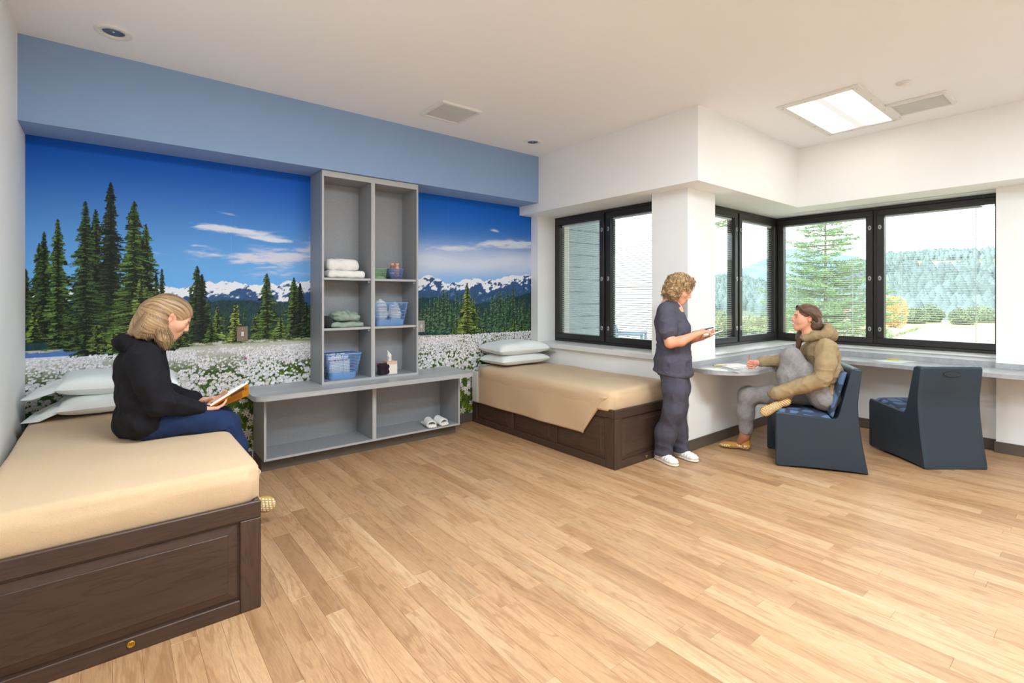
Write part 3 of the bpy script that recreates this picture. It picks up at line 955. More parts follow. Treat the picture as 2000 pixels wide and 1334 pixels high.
# conifers, painted stroke by stroke
def stroke(x, z, L, th, dirx, droop, col):
    x0, x1 = (x, x + L) if dirx > 0 else (x - L, x)
    i0 = int((x0 - MX0) / MS) - 1; i1 = int((x1 - MX0) / MS) + 2
    j0 = int((z - abs(droop) - th - MZ0) / MS) - 1; j1 = int((z + th - MZ0) / MS) + 2
    i0, i1, j0, j1 = max(i0, 0), min(i1, _nx), max(j0, 0), min(j1, _nz)
    if i1 <= i0 or j1 <= j0: return
    s = (mx[i0:i1] - x) * dirx / max(L, 1e-4)
    c = z - droop * s * (1.7 - 0.9 * s)
    hw = th * (0.25 + 1.1 * np.clip(s, 0, 1)) * (1 - np.clip(s, 0, 1) ** 4)
    mask = (np.abs(mz[None, j0:j1] - c[:, None]) < hw[:, None]) & (s[:, None] >= 0) & (s[:, None] <= 1)
    C[i0:i1, j0:j1][mask] = col
def conifer(u, vt, vb, hw_px, lit, dark, seed, lean=0.0, n=None, full=0.75, bright=1.0):
    r = random.Random(seed)
    X, Zt = cal_Y(u, vt); _, Zb = cal_Y(u, vb)
    Xa, _z = cal_Y(u + 1, vt); w = hw_px * (Xa - X)
    H = Zt - Zb
    i0 = max(0, int((X - w * 1.2 - MX0) / MS)); i1 = min(_nx, int((X + w * 1.2 - MX0) / MS) + 1)
    j0 = max(0, int((Zb - MZ0) / MS)); j1 = min(_nz, int((Zt - MZ0) / MS) + 1)
    if i1 <= i0 or j1 <= j0: return
    s = (Zt - mz[j0:j1]) / H
    # whorls of branches give the outline a stepped, gappy edge
    pitch = max(0.020, 0.042 * (w / 0.14)); ph = r.random()
    def env(z_, sd):
        k_ = (z_ + 0.37 * sd * pitch) / pitch + ph
        fr_ = k_ - np.floor(k_); hsh = np.modf(np.abs(np.sin(np.floor(k_) * 12.9898 + seed + sd * 3.7)) * 43758.5)[0]
        return (0.40 + 0.60 * hsh) * (0.62 + 0.38 * (1 - fr_))
    for sd in (-1, 1):
        hwz = w * (s ** full) * env(mz[j0:j1], sd) * 0.80 + 0.0025
        dx = (mx[i0:i1, None] - X) * sd
        nz_ = noise2(GX[i0:i1, j0:j1], GZ[i0:i1, j0:j1] * 2.5, 60, seed * 0.77)
        mask = (dx >= 0) & (dx < hwz[None, :] * (0.72 + 0.5 * nz_))
        C[i0:i1, j0:j1][mask] = dark
    n = n or max(16, int(H / 0.010))
    for k in range(n):
        z = Zb + H * (k + r.random() * 0.8) / n * 0.985
        s_ = (Zt - z) / H
        for sd in (-1, 1):
            L = w * (s_ ** full) * float(env(np.array([z]), sd)[0]) * r.uniform(0.85, 1.12) + 0.005
            for rep in range(3):
                q = r.random()
                pl = 0.78 if sd < 0 else 0.50
                b = (0.30 + 0.95 * q) if r.random() < pl else 0.10
                col = (dark * (1 - b) + lit * b) * bright
                if q > 0.86: col = col * 1.25 + 0.012
                st = (0.0, 0.25, 0.5)[rep] * r.uniform(0.6, 1.3) * L
                stroke(X + sd * st, z + r.uniform(-0.006, 0.006), max(0.006, (L - st) * r.uniform(0.75, 1.05)), r.uniform(0.0022, 0.0052), sd, L * r.uniform(0.0, 0.22), col)
    stroke(X, Zt - 0.015, 0.004, 0.018, 1, 0, dark)
DK = mc(12, 18, 12); G1 = mc(92, 124, 52); G2 = mc(124, 150, 66); G3 = mc(70, 98, 48); G4 = mc(150, 170, 78)
far_dark = mc(26, 46, 40)
for i, (u, v) in enumerate([(824, 600), (832, 592), (840, 586), (850, 580), (858, 576), (866, 567), (873, 570), (882, 590), (892, 573), (901, 573), (924, 580), (935, 598), (948, 600), (961, 576), (969, 573), (976, 567), (983, 575), (991, 565), (1002, 559), (1015, 582), (1023, 580), (1035, 591)]):
    conifer(u, v, 648, 15 if i % 3 else 19, mc(92, 126, 88), far_dark, 100 + i, full=0.85)
for i, (u, v) in enumerate([(345, 575), (360, 588), (372, 560), (406, 585), (412, 600), (440, 606), (478, 600), (495, 612), (540, 600), (552, 590), (565, 578)]):
    conifer(u, v, 662, 12, mc(74, 104, 58), far_dark, 150 + i, full=0.85)
# big stand on the left
for k, (u, vt, vb, hw, lit, full) in enumerate([
        (50, 525, 668, 36, G3, 0.8), (77, 475, 668, 34, G3, 0.75), (86, 452, 668, 36, G3, 0.75), (305, 535, 660, 20, G3, 0.8), (316, 525, 655, 18, G3, 0.8),
        (187, 408, 690, 44, G3, 0.75), (216, 355, 680, 50, mc(46, 62, 36), 0.72), (167, 393, 695, 52, G3, 0.72), (285, 437, 680, 46, G1, 0.75),
        (113, 427, 680, 42, G1, 0.75), (262, 392, 690, 62, G1, 0.72), (276, 540, 690, 38, G2, 0.8), (66, 610, 668, 24, G2, 0.7), (190, 634, 684, 26, G2, 0.6), (222, 650, 684, 22, G2, 0.6), (150, 645, 672, 20, G3, 0.6)]):
    conifer(u, vt, vb, hw * 1.4, lit, DK, 200 + k, full=full)
for k, (u, vt, vb, hw, lit) in enumerate([(385, 519, 668, 34, G3), (394, 535, 668, 30, mc(44, 60, 34)), (352, 625, 678, 26, G1), (330, 640, 684, 24, G1), (425, 598, 662, 18, G2), (460, 592, 668, 26, G4), (412, 628, 668, 20, G1), (505, 608, 662, 22, G2), (521, 534, 662, 34, G1), (574, 542, 658, 32, G1), (586, 553, 658, 26, mc(48, 66, 36)), (548, 620, 660, 20, G2), (598, 590, 658, 20, G3)]):
    conifer(u, vt, vb, hw * 1.3, lit, DK, 240 + k)
for k, (u, vt, vb, hw, lit) in enumerate([(925, 582, 668, 18, G2), (912, 552, 670, 26, G4), (944, 640, 670, 14, G2), (966, 645, 674, 14, G4), (985, 636, 655, 10, G2), (1004, 622, 668, 15, G2), (1018, 626, 664, 14, G1), (1032, 640, 660, 9, G2), (886, 640, 652, 9, G1)]):
    conifer(u, vt, vb, hw * 1.3, lit, mc(20, 34, 14), 270 + k)

# flowers: small and dense far off, large and loose near the floor
def flower(x, z, r, r_):
    i0 = max(0, int((x - r - MX0) / MS)); i1 = min(_nx, int((x + r - MX0) / MS) + 2)
    j0 = max(0, int((z - r - MZ0) / MS)); j1 = min(_nz, int((z + r - MZ0) / MS) + 2)
    if i1 <= i0 or j1 <= j0: return
    dx = mx[i0:i1, None] - x; dz = (mz[None, j0:j1] - z) * 1.15
    d = np.sqrt(dx * dx + dz * dz) / r
    w = r_.uniform(0.82, 1.0)
    col = mc(246 * w, 243 * w, 248 * w)
    if r > 0.014:
        a = np.arctan2(dz, dx) + r_.uniform(0, 6)
        pet = np.abs(np.cos(a * 3.0)) ** (0.8 if r < 0.03 else 1.6)
        m = d < (0.30 + 0.66 * pet)
        sub = C[i0:i1, j0:j1]
        sh = 0.80 + 0.25 * pet
        sub[m] = (col[None, None] * sh[..., None])[m]
        mcn = d < 0.2
        sub[mcn] = mc(226, 178, 66) if r_.random() < 0.7 else mc(200, 190, 120)
    else:
        m = d < r_.uniform(0.7, 1.0)
        C[i0:i1, j0:j1][m] = col
        if r > 0.009 and r_.random() < 0.4:
            C[int(np.clip((x - MX0) / MS, 0, _nx - 1)), int(np.clip((z - MZ0) / MS, 0, _nz - 1))] = mc(214, 176, 84)
fr = random.Random(77)
# grass blades between the flowers
for i in range(5200):
    z = 0.08 + 0.85 * fr.random() ** 1.3; s_ = 1.03 - z; L = 0.012 + 0.085 * s_ ** 1.6; x = fr.uniform(MX0, MX1 - 0.05)
    g_ = fr.random(); col = mc(40 + 110 * g_, 60 + 106 * g_, 18 + 34 * g_); wdt = 0.002 + 0.006 * s_
    lean = fr.uniform(-0.5, 0.5)
    i0 = max(0, int((x - L * 0.6 - MX0) / MS)); i1 = min(_nx, int((x + L * 0.6 - MX0) / MS) + 2); j0 = max(0, int((z - MZ0) / MS)); j1 = min(_nz, int((z + L - MZ0) / MS) + 1)
    if i1 <= i0 or j1 <= j0: continue
    s2 = (mz[None, j0:j1] - z) / L
    m_ = np.abs(mx[i0:i1, None] - x - lean * L * s2) < wdt * (1.1 - s2)
    C[i0:i1, j0:j1][m_] = col
fl = []
z = 0.985
while z > MZ0 - 0.02:
    s_ = (1.03 - z)
    r0 = 0.0055 + 0.046 * s_ ** 1.45
    dens = 2.0 if z > 0.62 else (1.5 if z > 0.45 else (1.05 if z > 0.3 else 0.8))
    nrow = int((MX1 - MX0) / (r0 * 2.0) * dens)
    for i in range(nrow):
        x = fr.uniform(MX0, MX1)
        gap = noise2(np.array([x], np.float32), np.array([z * 3.0], np.float32), 5.0 if z > 0.5 else 8.0, 71.0)[0]
        if gap < 0.28 and fr.random() < 0.75: continue
        fl.append((x, z + fr.uniform(-1, 1) * r0, r0 * fr.uniform(0.75, 1.2)))
    z -= r0 * 1.5
for f_ in fl:
    flower(f_[0], f_[1], f_[2], fr)
print('flowers', len(fl))
for (u, v) in ((110, 752), (315, 742), (480, 700)):
    X, Z = cal_Y(u, v); put((((GX - X) ** 2 + (GZ - Z) ** 2) < 0.010 ** 2).astype(np.float32), mc(176, 70, 150))
C *= (0.975 + 0.05 * noise2(GX, GZ, 400, 3.0)[..., None])
mural = thing('wall_mural', ((MX0 + MX1) / 2, YB, MZ0), 0, 'wall-sized printed photograph of firs, snowy peaks and white flowers', 'mural')
_cuts = [0, int((cal_Y(452, 600)[0] - MX0) / MS), int((2.33 - MX0) / MS), int((cal_Y(876, 600)[0] - MX0) / MS), _nx - 1]
for i in range(len(_cuts) - 1):
    a, b = _cuts[i], _cuts[i + 1]
    xs = mx[a:b + 1].copy()
    if i > 0: xs[0] += 0.00008
    xs[-1] -= 0.00008
    P = np.zeros((len(xs), _nz, 3), np.float32)
    P[..., 0] = xs[:, None] - (MX0 + MX1) / 2; P[..., 1] = -0.002; P[..., 2] = mz[None] - MZ0
    o = grid_mesh('panel', P, M['print'], mural, False, C[a:b + 1].reshape(-1, 3))

# wall plates -----------------------------------------------------------------
def plate(x, z, mat, label, toggle=True):
    t = thing('light_switch' if toggle else 'wall_outlet', (x, YB - 0.002, z), 0, label, 'light switch' if toggle else 'outlet')
    MB().box(-0.042, 0.042, -0.008, 0, -0.062, 0.062, 0.003).build('plate', mat, t)
    MB().box(-0.010, 0.010, -0.010, -0.008, -0.018, 0.018, 0.001).build('slot', M['grille'], t)
    if toggle:
        MB().box(-0.006, 0.006, -0.022, -0.010, 0.0, 0.014, 0.002).build('toggle', M['white'], t)
    for s in (-1, 1):
        MB().lathe([(0.004, 0.0), (0.004, 0.002)], 10, Matrix.Translation((0, -0.008, s * 0.04)) @ Matrix.Rotation(PI / 2, 4, 'X')).build('screw', M['steel'], t)
_x, _z = cal_Y(473, 652); plate(_x, _z, plain('taupe_plate', rgb(128, 112, 98), 0.5), 'taupe switch plate on the mural left of the shelving')
_x, _z = cal_Y(822, 637); plate(_x, _z, M['steel'], 'small silver wall plate on the mural right of the shelving', False)

# ================================================================ BUILT-IN BENCH AND SHELVING
BX0, BX1, BYF = 0.94, 2.78, 4.30
TK = 0.018
bench = thing('bench_cabinet', ((BX0 + BX1) / 2, YB - 0.003, 0), 0, 'low grey open cabinet under the grey bench top', 'cabinet')
ox, oy = (BX0 + BX1) / 2, YB - 0.003
hx = (BX1 - BX0) / 2; yf = BYF - oy; zb, zt = 0.10, 0.611
MB().box(-hx, hx, yf + 0.08, 0, 0, zb).build('plinth', M['base'], bench)
MB().box(-hx + TK, hx - TK, yf + 0.001, -0.012, zb, zb + TK, 0.001).build('bottom_panel', M['linen'], bench)
for s in (-1, 1):
    MB().box(s * hx, s * (hx - TK), yf, 0, zb, zt, 0.001).build('side_panel', M['linen'], bench)
    MB().box(s * hx, s * (hx - TK), yf - 0.0015, yf - 0.0002, zb, zt).build('edge_band', M['linen_edge'], bench)
MB().box(-TK, TK, yf, -0.012, zb + TK, zt, 0.001).build('divider', M['linen'], bench)
MB().box(-TK, TK, yf - 0.0015, yf - 0.0002, zb + TK, zt).build('edge_band', M['linen_edge'], bench)
MB().box(-hx + TK, hx - TK, yf - 0.0005, yf + 0.0008, zb, zb + TK).build('edge_band', M['linen_edge'], bench)
MB().box(-hx + TK, hx - TK, -0.012, 0, zb, zt).build('back_panel', M['linen'], bench)
# bench top with rounded front corners
def rounded_top(x0, x1, y0, y1, r, n=8):
    p = [(x1, y1), (x0, y1)]
    for i in range(n + 1):
        a = PI + (PI / 2) * i / n
        p.append((x0 + r + r * math.cos(a), y0 + r + r * math.sin(a)))
    for i in range(n + 1):
        a = 1.5 * PI + (PI / 2) * i / n
        p.append((x1 - r + r * math.cos(a), y0 + r + r * math.sin(a)))
    return p
bt = thing('long_bench', (ox, oy, zt), 0, 'long grey bench top with rounded corners below the mural', 'bench')
BT = 0.039
MB().prism(rounded_top(0.84 - ox, 2.87 - ox, 4.12 - oy, 0, 0.10), 0.0, BT).build('top', M['counter'], bt)
ZB = zt + BT + 0.0005
# shelving tower
TX0, TX1, TYF = 1.411, 2.336, 4.36
tw = thing('shelf_tower', ((TX0 + TX1) / 2, oy, ZB), 0, 'tall grey open shelving of two columns on the bench', 'shelf')
hx = (TX1 - TX0) / 2; yf = TYF - oy; H = ZSB - 0.003 - ZB
for s in (-1, 1):
    MB().box(s * hx, s * (hx - TK), yf, 0, 0, H, 0.001).build('side_panel', M['linen'], tw)
    MB().box(s * hx, s * (hx - TK), yf - 0.0015, yf - 0.0002, 0, H).build('edge_band', M['linen_edge'], tw)
MB().box(-TK, TK, yf, -0.012, 0.022, H - 0.05, 0.001).build('divider', M['linen'], tw)
MB().box(-TK, TK, yf - 0.0015, yf - 0.0002, 0.022, H - 0.05).build('edge_band', M['linen_edge'], tw)
MB().box(-hx + TK, hx - TK, yf, -0.012, 0.0, 0.022).build('bottom_panel', M['linen'], tw)
MB().box(-hx + TK, hx - TK, yf - 0.0015, yf - 0.0002, 0.0, 0.022).build('edge_band', M['linen_edge'], tw)
MB().box(-hx + TK, hx - TK, yf, -0.012, H - 0.05, H).build('top_panel', M['linen'], tw)
MB().box(-hx + TK, hx - TK, yf - 0.0015, yf - 0.0002, H - 0.05, H).build('edge_band', M['linen_edge'], tw)
MB().box(-hx + TK, hx - TK, -0.012, 0, 0, H).build('back_panel', M['linen'], tw)
SZ = (1.579, 1.136)
for z in SZ:
    for s in (-1, 1):
        x0, x1 = sorted((s * TK, s * (hx - TK)))
        MB().box(x0 + 0.0005, x1 - 0.0005, yf + 0.012, -0.0125, z - ZB - 0.020, z - ZB, 0.001).build('shelf', M['linen'], tw)
        MB().box(x0 + 0.0005, x1 - 0.0005, yf + 0.0105, yf + 0.0118, z - ZB - 0.020, z - ZB).build('edge_band', M['linen_edge'], tw)
        MB().box(x1 - 0.018, x1 - 0.0005, yf + 0.03, -0.02, z - ZB - 0.040, z - ZB - 0.0205).build('cleat', M['linen'], tw)

# ================================================================ BEDS
def framed_face(par, x0, x1, z0, z1, y, npan, matR, flip=None, stile=0.085, top=0.075, bot=0.062, lock=None):
    """a panelled face in the plane y (facing -y) in local coordinates; flip maps (x,y,z)->local"""
    Mx = flip or Matrix.Identity(4)
    D = 0.024
    def bx(a, b, c, d, dy0, dy1, bev, nm, mat):
        return MB().box(a, b, y + dy0, y + dy1, c, d, bev, Mx).build(nm, mat, par)
    mh, mv = matR
    bx(x0, x1, z1 - top, z1, 0, D, 0.004, 'top_rail', mh)
    bx(x0 + stile, x1 - stile, z0, z0 + bot, 0, D, 0.003, 'bottom_rail', mh)
    bx(x0, x0 + stile, z0, z1 - top, 0, D, 0.004, 'stile', mv)
    bx(x1 - stile, x1, z0, z1 - top, 0, D, 0.004, 'stile', mv)
    w = (x1 - x0 - 2 * stile - (npan - 1) * stile * 0.8) / npan
    x = x0 + stile
    for i in range(npan):
        a, b, c, d = x, x + w, z0 + bot, z1 - top
        if i < npan - 1:
            bx(b, b + stile * 0.8, c, d, 0, D, 0.003, 'stile', mv)
        # raised panel: recessed groove, sloping field
        g, e = 0.008, 0.046
        vs_ = []; fs = []
        rings = [(0.0, 0.013), (g, 0.013), (g + 0.003, 0.010), (e, 0.004), (e + 0.002, 0.002)]
        for (ins, dep) in rings:
            vs_ += [(a + ins, y + dep, c + ins), (b - ins, y + dep, c + ins), (b - ins, y + dep, d - ins), (a + ins, y + dep, d - ins)]
        for k in range(len(rings) - 1):
            for j in range(4):
                fs.append((k * 4 + j, k * 4 + (j + 1) % 4, (k + 1) * 4 + (j + 1) % 4, (k + 1) * 4 + j))
        k = (len(rings) - 1) * 4; fs.append((k, k + 1, k + 2, k + 3))
        MB().add([tuple(Mx @ Vector(p)) for p in vs_], fs).build('raised_panel', mh, par)
        x = b + stile * 0.8
    if lock is not None:
        Mm = Mx @ Matrix.Translation((lock[0], y, lock[1])) @ Matrix.Rotation(PI / 2, 4, 'X')
        lo = MB().lathe([(0.014, 0.0), (0.014, 0.002), (0.011, 0.004), (0.009, 0.0025), (0.0, 0.0025)], 20, Mm, True).build('lock', M['brass'], par, True)
        MB().lathe([(0.004, 0.003), (0.004, 0.005)], 10, Mm).build('lock_core', M['brass'], lo)

BEDH = 0.485
def bed(name_label, x0, x1, y0, y1, side, lock):
    """side: -1 panelled long side on the left (-x), +1 on the right; foot at y0"""
    cx_, cy_ = (x0 + x1) / 2, (y0 + y1) / 2
    t = thing('platform_bed', (cx_, cy_, 0), 0, name_label, 'bed', 'brown wooden platform beds')
    a, b, c, d = x0 - cx_, x1 - cx_, y0 - cy_, y1 - cy_
    framed_face(t, a, b, 0, BEDH, c, 1, (M['bedX'], M['bedZ']), lock=lock)
    # the long panelled side
    if side < 0:
        Mx = Matrix.Translation((a, 0, 0)) @ Matrix.Rotation(-PI / 2, 4, 'Z')
        framed_face(t, -(d), -(c + 0.024), 0, BEDH, 0, 3, (M['bedY'], M['bedZ']), Mx)
        MB().box(b - 0.024, b, c + 0.024, d, 0, BEDH, 0.003).build('side_rail', M['bedY'], t)
    else:
        Mx = Matrix.Translation((b, 0, 0)) @ Matrix.Rotation(PI / 2, 4, 'Z')
        framed_face(t, c + 0.024, d, 0, BEDH, 0, 3, (M['bedY'], M['bedZ']), Mx)
        MB().box(a, a + 0.024, c + 0.024, d, 0, BEDH, 0.003).build('side_rail', M['bedY'], t)
    MB().box(a + 0.026, b - 0.026, d - 0.022, d, 0, BEDH, 0.003).build('head_rail', M['bedX'], t)
    MB().box(a + 0.026, b - 0.026, c + 0.026, d - 0.024, 0.36, 0.40).build('deck', M['bedY'], t)
    return t
B1 = (XL + 0.015, 0.53, 2.475, 4.62)
B2 = (3.18, XW - 0.018, 2.61, 4.655)
bed('brown wooden bed base in the left foreground', *B1, 1, (0.06 - (B1[0] + B1[1]) / 2, 0.036))
bed('brown panelled bed base below the window', *B2, -1, (3.60 - (B2[0] + B2[1]) / 2, 0.036))

def mattress_surface(x0, x1, y0, y1, z0, z1, r, n=72, puff=0.0):
    """rounded top and sides as a grid sheet (open below)"""
    L = 80
    us = np.linspace(-1, 1, n); vs_ = np.linspace(-1, 1, L)
    # profile: side height, fillet, top
    def prof(half, c, h):
        s = np.linspace(0, 1, n)
        return s
    cx_, cy_ = (x0 + x1) / 2, (y0 + y1) / 2; a, b = (x1 - x0) / 2, (y1 - y0) / 2; h = z1 - z0
    # path across x: up side, fillet, across, fillet, down
    def path(half):
        pts = []
        for i in range(7): pts.append((-half, h * (i / 7.0) * (1 - r / h)))
        for i in range(7):
            t = PI - (PI / 2) * i / 6; pts.append((-half + r + r * math.cos(t), h - r + r * math.sin(t)))
        m = 24
        for i in range(1, m): pts.append((-half + r + (2 * half - 2 * r) * i / m, h))
        for i in range(7):
            t = PI / 2 - (PI / 2) * i / 6; pts.append((half - r + r * math.cos(t), h - r + r * math.sin(t)))
        for i in range(6, -1, -1): pts.append((half, h * (i / 7.0) * (1 - r / h)))
        return np.array(pts)
    px, py = path(a), path(b)
    P = np.zeros((len(px), len(py), 3))
    hx_ = px[:, 1] / h; hy_ = py[:, 1] / h
    P[..., 0] = px[:, 0][:, None]; P[..., 1] = py[:, 0][None, :]
    P[..., 2] = z0 + h * np.minimum(hx_[:, None], hy_[None, :])
    # soften vertical corners
    X, Y = P[..., 0], P[..., 1]
    rc = 0.05
    ex = np.abs(X) - (a - rc); ey = np.abs(Y) - (b - rc)
    m = (ex > 0) & (ey > 0)
    d = np.sqrt(ex ** 2 + ey ** 2); mxx = np.maximum(ex, ey)
    f_ = np.where(m & (d > 1e-6), mxx / np.maximum(d, 1e-6), 1.0)
    P[..., 0] = np.where(m, np.sign(X) * (a - rc + ex * f_), X)
    P[..., 1] = np.where(m, np.sign(Y) * (b - rc + ey * f_), Y)
    P[..., 0] += cx_; P[..., 1] += cy_
    if puff:
        nn = vnoise(P * np.array([3.0, 3.0, 3.0]), 1.0, 3.3) - 0.5
        P[..., 2] += puff * nn * (P[..., 2] > z0 + 0.6 * h)
        n2 = vnoise(P * np.array([9.0, 9.0, 2.0]), 1.0, 8.3) - 0.5
        sidem = (P[..., 2] < z0 + 0.75 * h) & (P[..., 2] > z0 + 0.1 * h)
        bulge = np.sin(np.clip((P[..., 2] - z0) / h, 0, 1) * PI)
        P[..., 0] += np.sign(P[..., 0] - cx_) * (np.abs(P[..., 0] - cx_) > a - 0.08) * sidem * (0.010 * bulge + 0.010 * n2)
        P[..., 1] += np.sign(P[..., 1] - cy_) * (np.abs(P[..., 1] - cy_) > b - 0.08) * sidem * (0.010 * bulge + 0.010 * n2)
    return P
MT = 0.635     # blanket top
def bedding(B, side, labels, fold_white):
    x0, x1, y0, y1 = B
    # mattress (teal vinyl, shows only at the head end)
    t = thing('mattress', ((x0 + x1) / 2, (y0 + y1) / 2, 0.401), 0, labels[0], 'mattress', 'bed mattresses')
    P = mattress_surface(x0 + 0.045, x1 - 0.035, y0 + 0.05, y1 - 0.03, 0.401, MT - 0.008, 0.05)
    P -= np.array([(x0 + x1) / 2, (y0 + y1) / 2, 0.401])
    grid_mesh('mattress_cover', P, M['teal'], t)
    # blanket: hugs the mattress, tucked at the foot, hanging over the open long side
    t = thing('blanket', ((x0 + x1) / 2, (y0 + y1) / 2, MT), 0, labels[1], 'blanket', 'tan bed blankets')
    off = np.array([(x0 + x1) / 2, (y0 + y1) / 2, MT])
    yh = y1 - 0.13
    P = mattress_surface(x0 + 0.034, x1 - 0.026, y0 + 0.032, y1 + 0.25, 0.47, MT, 0.042, puff=0.012)
    keep = np.nonzero((P[len(P) // 2, :, 1] < yh))[0]
    P = P[:, :keep[-1] + 1]
    P[:, -1, 1] = yh
    def xs_at(y):            # the open side swings out over the frame, but is tucked in at the foot corner
        t_ = np.clip((y - (y0 + 0.035)) / 0.06, 0, 1); t_ = t_ * t_ * (3 - 2 * t_)
        return ((x1 - 0.026) + 0.042 * t_) if side > 0 else ((x0 + 0.034) - 0.050 * t_)
    edge = (x1 - 0.026) if side > 0 else (x0 + 0.034)
    near = np.clip(1 - np.abs(P[..., 0] - edge) / 0.16, 0, 1)
    P[..., 0] += near * (xs_at(P[..., 1]) - edge)
    grid_mesh('cover', P - off, M['blanket'], t, thick=0.004)
    nu, nv = 70, 26
    Pf = np.zeros((nu, nv, 3))
    ys = np.linspace(yh, y0 + 0.075, nu)
    for i, y in enumerate(ys):
        for j, s in enumerate(np.linspace(0, 1, nv)):
            z = MT - 0.050 - s * (MT - 0.050 - 0.24)
            tt = i / (nu - 1)
            yv = y + (0.27 * s ** 0.9) * max(0.0, tt - 0.86) / 0.14
            wv = 0.006 * math.sin(y * 9.0 + 2.0 * s) * s + 0.012 * (vnoise(np.array([[y * 6, z * 3, side]]))[0] - 0.5) * s + 0.004 * s
            Pf[i, j] = (float(xs_at(y)) + side * (0.003 + wv), yv, z)
    grid_mesh('side_drop', (Pf - off) if side > 0 else (Pf - off)[::-1], M['blanket'], t, thick=0.005)
    # folded-down white sheet end at the head
    t2 = thing('bed_sheet', ((x0 + x1) / 2, yh, MT), 0, labels[2], 'sheet', 'white bed sheets')
    off2 = np.array([(x0 + x1) / 2, yh, MT])
    Q = Pf[:2].copy(); Q = np.repeat(Q[:1], 12, 0)
    for i in range(12):
        Q[i, :, 1] = yh + 0.10 - i * 0.0105
    Q[..., 0] += side * 0.006
    grid_mesh('sheet_drop', (Q - off2) if side > 0 else (Q - off2)[::-1], M['sheet'], t2, thick=0.004)
    T = np.zeros((12, 20, 3))
    for i in range(12):
        T[i, :, 0] = np.linspace(x0 + 0.08, x1 - 0.08, 20); T[i, :, 1] = yh + 0.10 - i * 0.0105; T[i, :, 2] = MT + 0.004
    grid_mesh('sheet_top', (T - off2)[::-1], M['sheet'], t2, thick=0.003)
bedding(B1, 1, ('teal mattress on the bed in the left foreground', 'tan blanket tucked over the left foreground bed', 'white sheet end on the left foreground bed'), True)
bedding(B2, -1, ('teal mattress on the bed below the window', 'tan blanket hanging down the side of the bed below the window', 'white sheet end folded over the bed below the window'), True)

# pillows ---------------------------------------------------------------------
def pillow(loc, size, rotz, tiltx, tilty, label, seed, flap=0):
    """flap: -1/+1 the open pillowcase end hangs at local -x/+x"""
    a, b, h = size[0] / 2, size[1] / 2, size[2] / 2
    t = thing('pillow', loc, rotz, label, 'pillow', 'pillows in pale cases')
    t.rotation_euler = (tiltx, tilty, rotz)
    n, m = 41, 31
    u = np.linspace(-1, 1, n)[:, None] * np.ones((1, m)); v = np.linspace(-1, 1, m)[None] * np.ones((n, 1))
    ed = np.clip((1 - u ** 4) * (1 - v ** 4), 0, 1)
    hh = h * ed ** 0.42
    cn = 1 - 0.07 * (u ** 2) * (v ** 2) * 1.0
    pin_x = 1 - 0.05 * (1 - np.abs(v)) ** 1 * 0 ; 
    X = a * u * (1 - 0.045 * (1 - v ** 2)); Y = b * v * (1 - 0.06 * (1 - u ** 2))
    nz = (vnoise(np.stack([X * 9, Y * 9, np.full_like(X, seed)], -1)) - 0.5) * 0.02 * ed
    top_ = np.stack([X, Y, hh + nz], -1); bot = np.stack([X, Y, -hh * 0.75 + nz * 0.3], -1)
    V = np.concatenate([top_.reshape(-1, 3), bot.reshape(-1, 3)])
    idx = np.arange(n * m).reshape(n, m)
    q1 = np.stack([idx[:-1, :-1], idx[1:, :-1], idx[1:, 1:], idx[:-1, 1:]], -1).reshape(-1, 4)
    q2 = q1[:, ::-1] + n * m
    np_mesh('case', V + np.array([0, 0, h * 0.75]), np.concatenate([q1, q2]), M['pillow'], t)
    if flap:
        k, w = 16, 24
        F_ = np.zeros((k, w, 3))
        for i in range(k):
            s = i / (k - 1)
            for j in range(w):
                v_ = -1 + 2 * j / (w - 1)
                x = a * 0.90 + 0.16 * s * (1 - 0.15 * v_)
                z = h * 0.75 + 0.02 * (1 - abs(v_)) * (1 - s) - (h * 1.3) * s ** 1.4 * (0.85 + 0.25 * math.sin(v_ * 5 + seed)) + 0.008 * math.sin(v_ * 9 + s * 3)
                F_[i, j] = (flap * x, b * v_ * (0.96 - 0.12 * s), max(z, 0.004))
        grid_mesh('case_flap', F_ if flap > 0 else F_[::-1], M['pillow'], t, thick=0.003)
    return t
zp = MT + 0.012
pillow((0.05, 4.36, zp), (0.66, 0.44, 0.14), 0.03, 0, 0.0, 'lower pale pillow behind the seated reader', 1.0, -1)
pillow((0.05, 4.41, zp + 0.115), (0.66, 0.44, 0.16), -0.03, math.radians(4), math.radians(3), 'upper pale pillow behind the seated reader', 2.0, -1)
pillow((3.62, 4.43, zp), (0.72, 0.44, 0.145), 0.02, 0, 0, 'lower pale pillow on the bed below the window', 3.0, 0)
pillow((3.60, 4.42, zp + 0.118), (0.72, 0.44, 0.165), -0.02, math.radians(2), 0, 'upper pale pillow on the bed below the window', 4.0, 1)

# ================================================================ L-SHAPED COUNTER
ct = thing('counter_desk', (5.1, YC, 0.724), 0, 'grey stone-look corner counter under the bay windows', 'counter')
ox, oy = 5.1, YC
pts = [(4.125, YC - 0.002)]
r = 0.34; cx_, cy_ = 4.125 + r, 2.05 + r
for i in range(13):
    a = PI + (PI / 2) * i / 12
    pts.append((cx_ + r * math.cos(a), cy_ + r * math.sin(a) * 1.0))
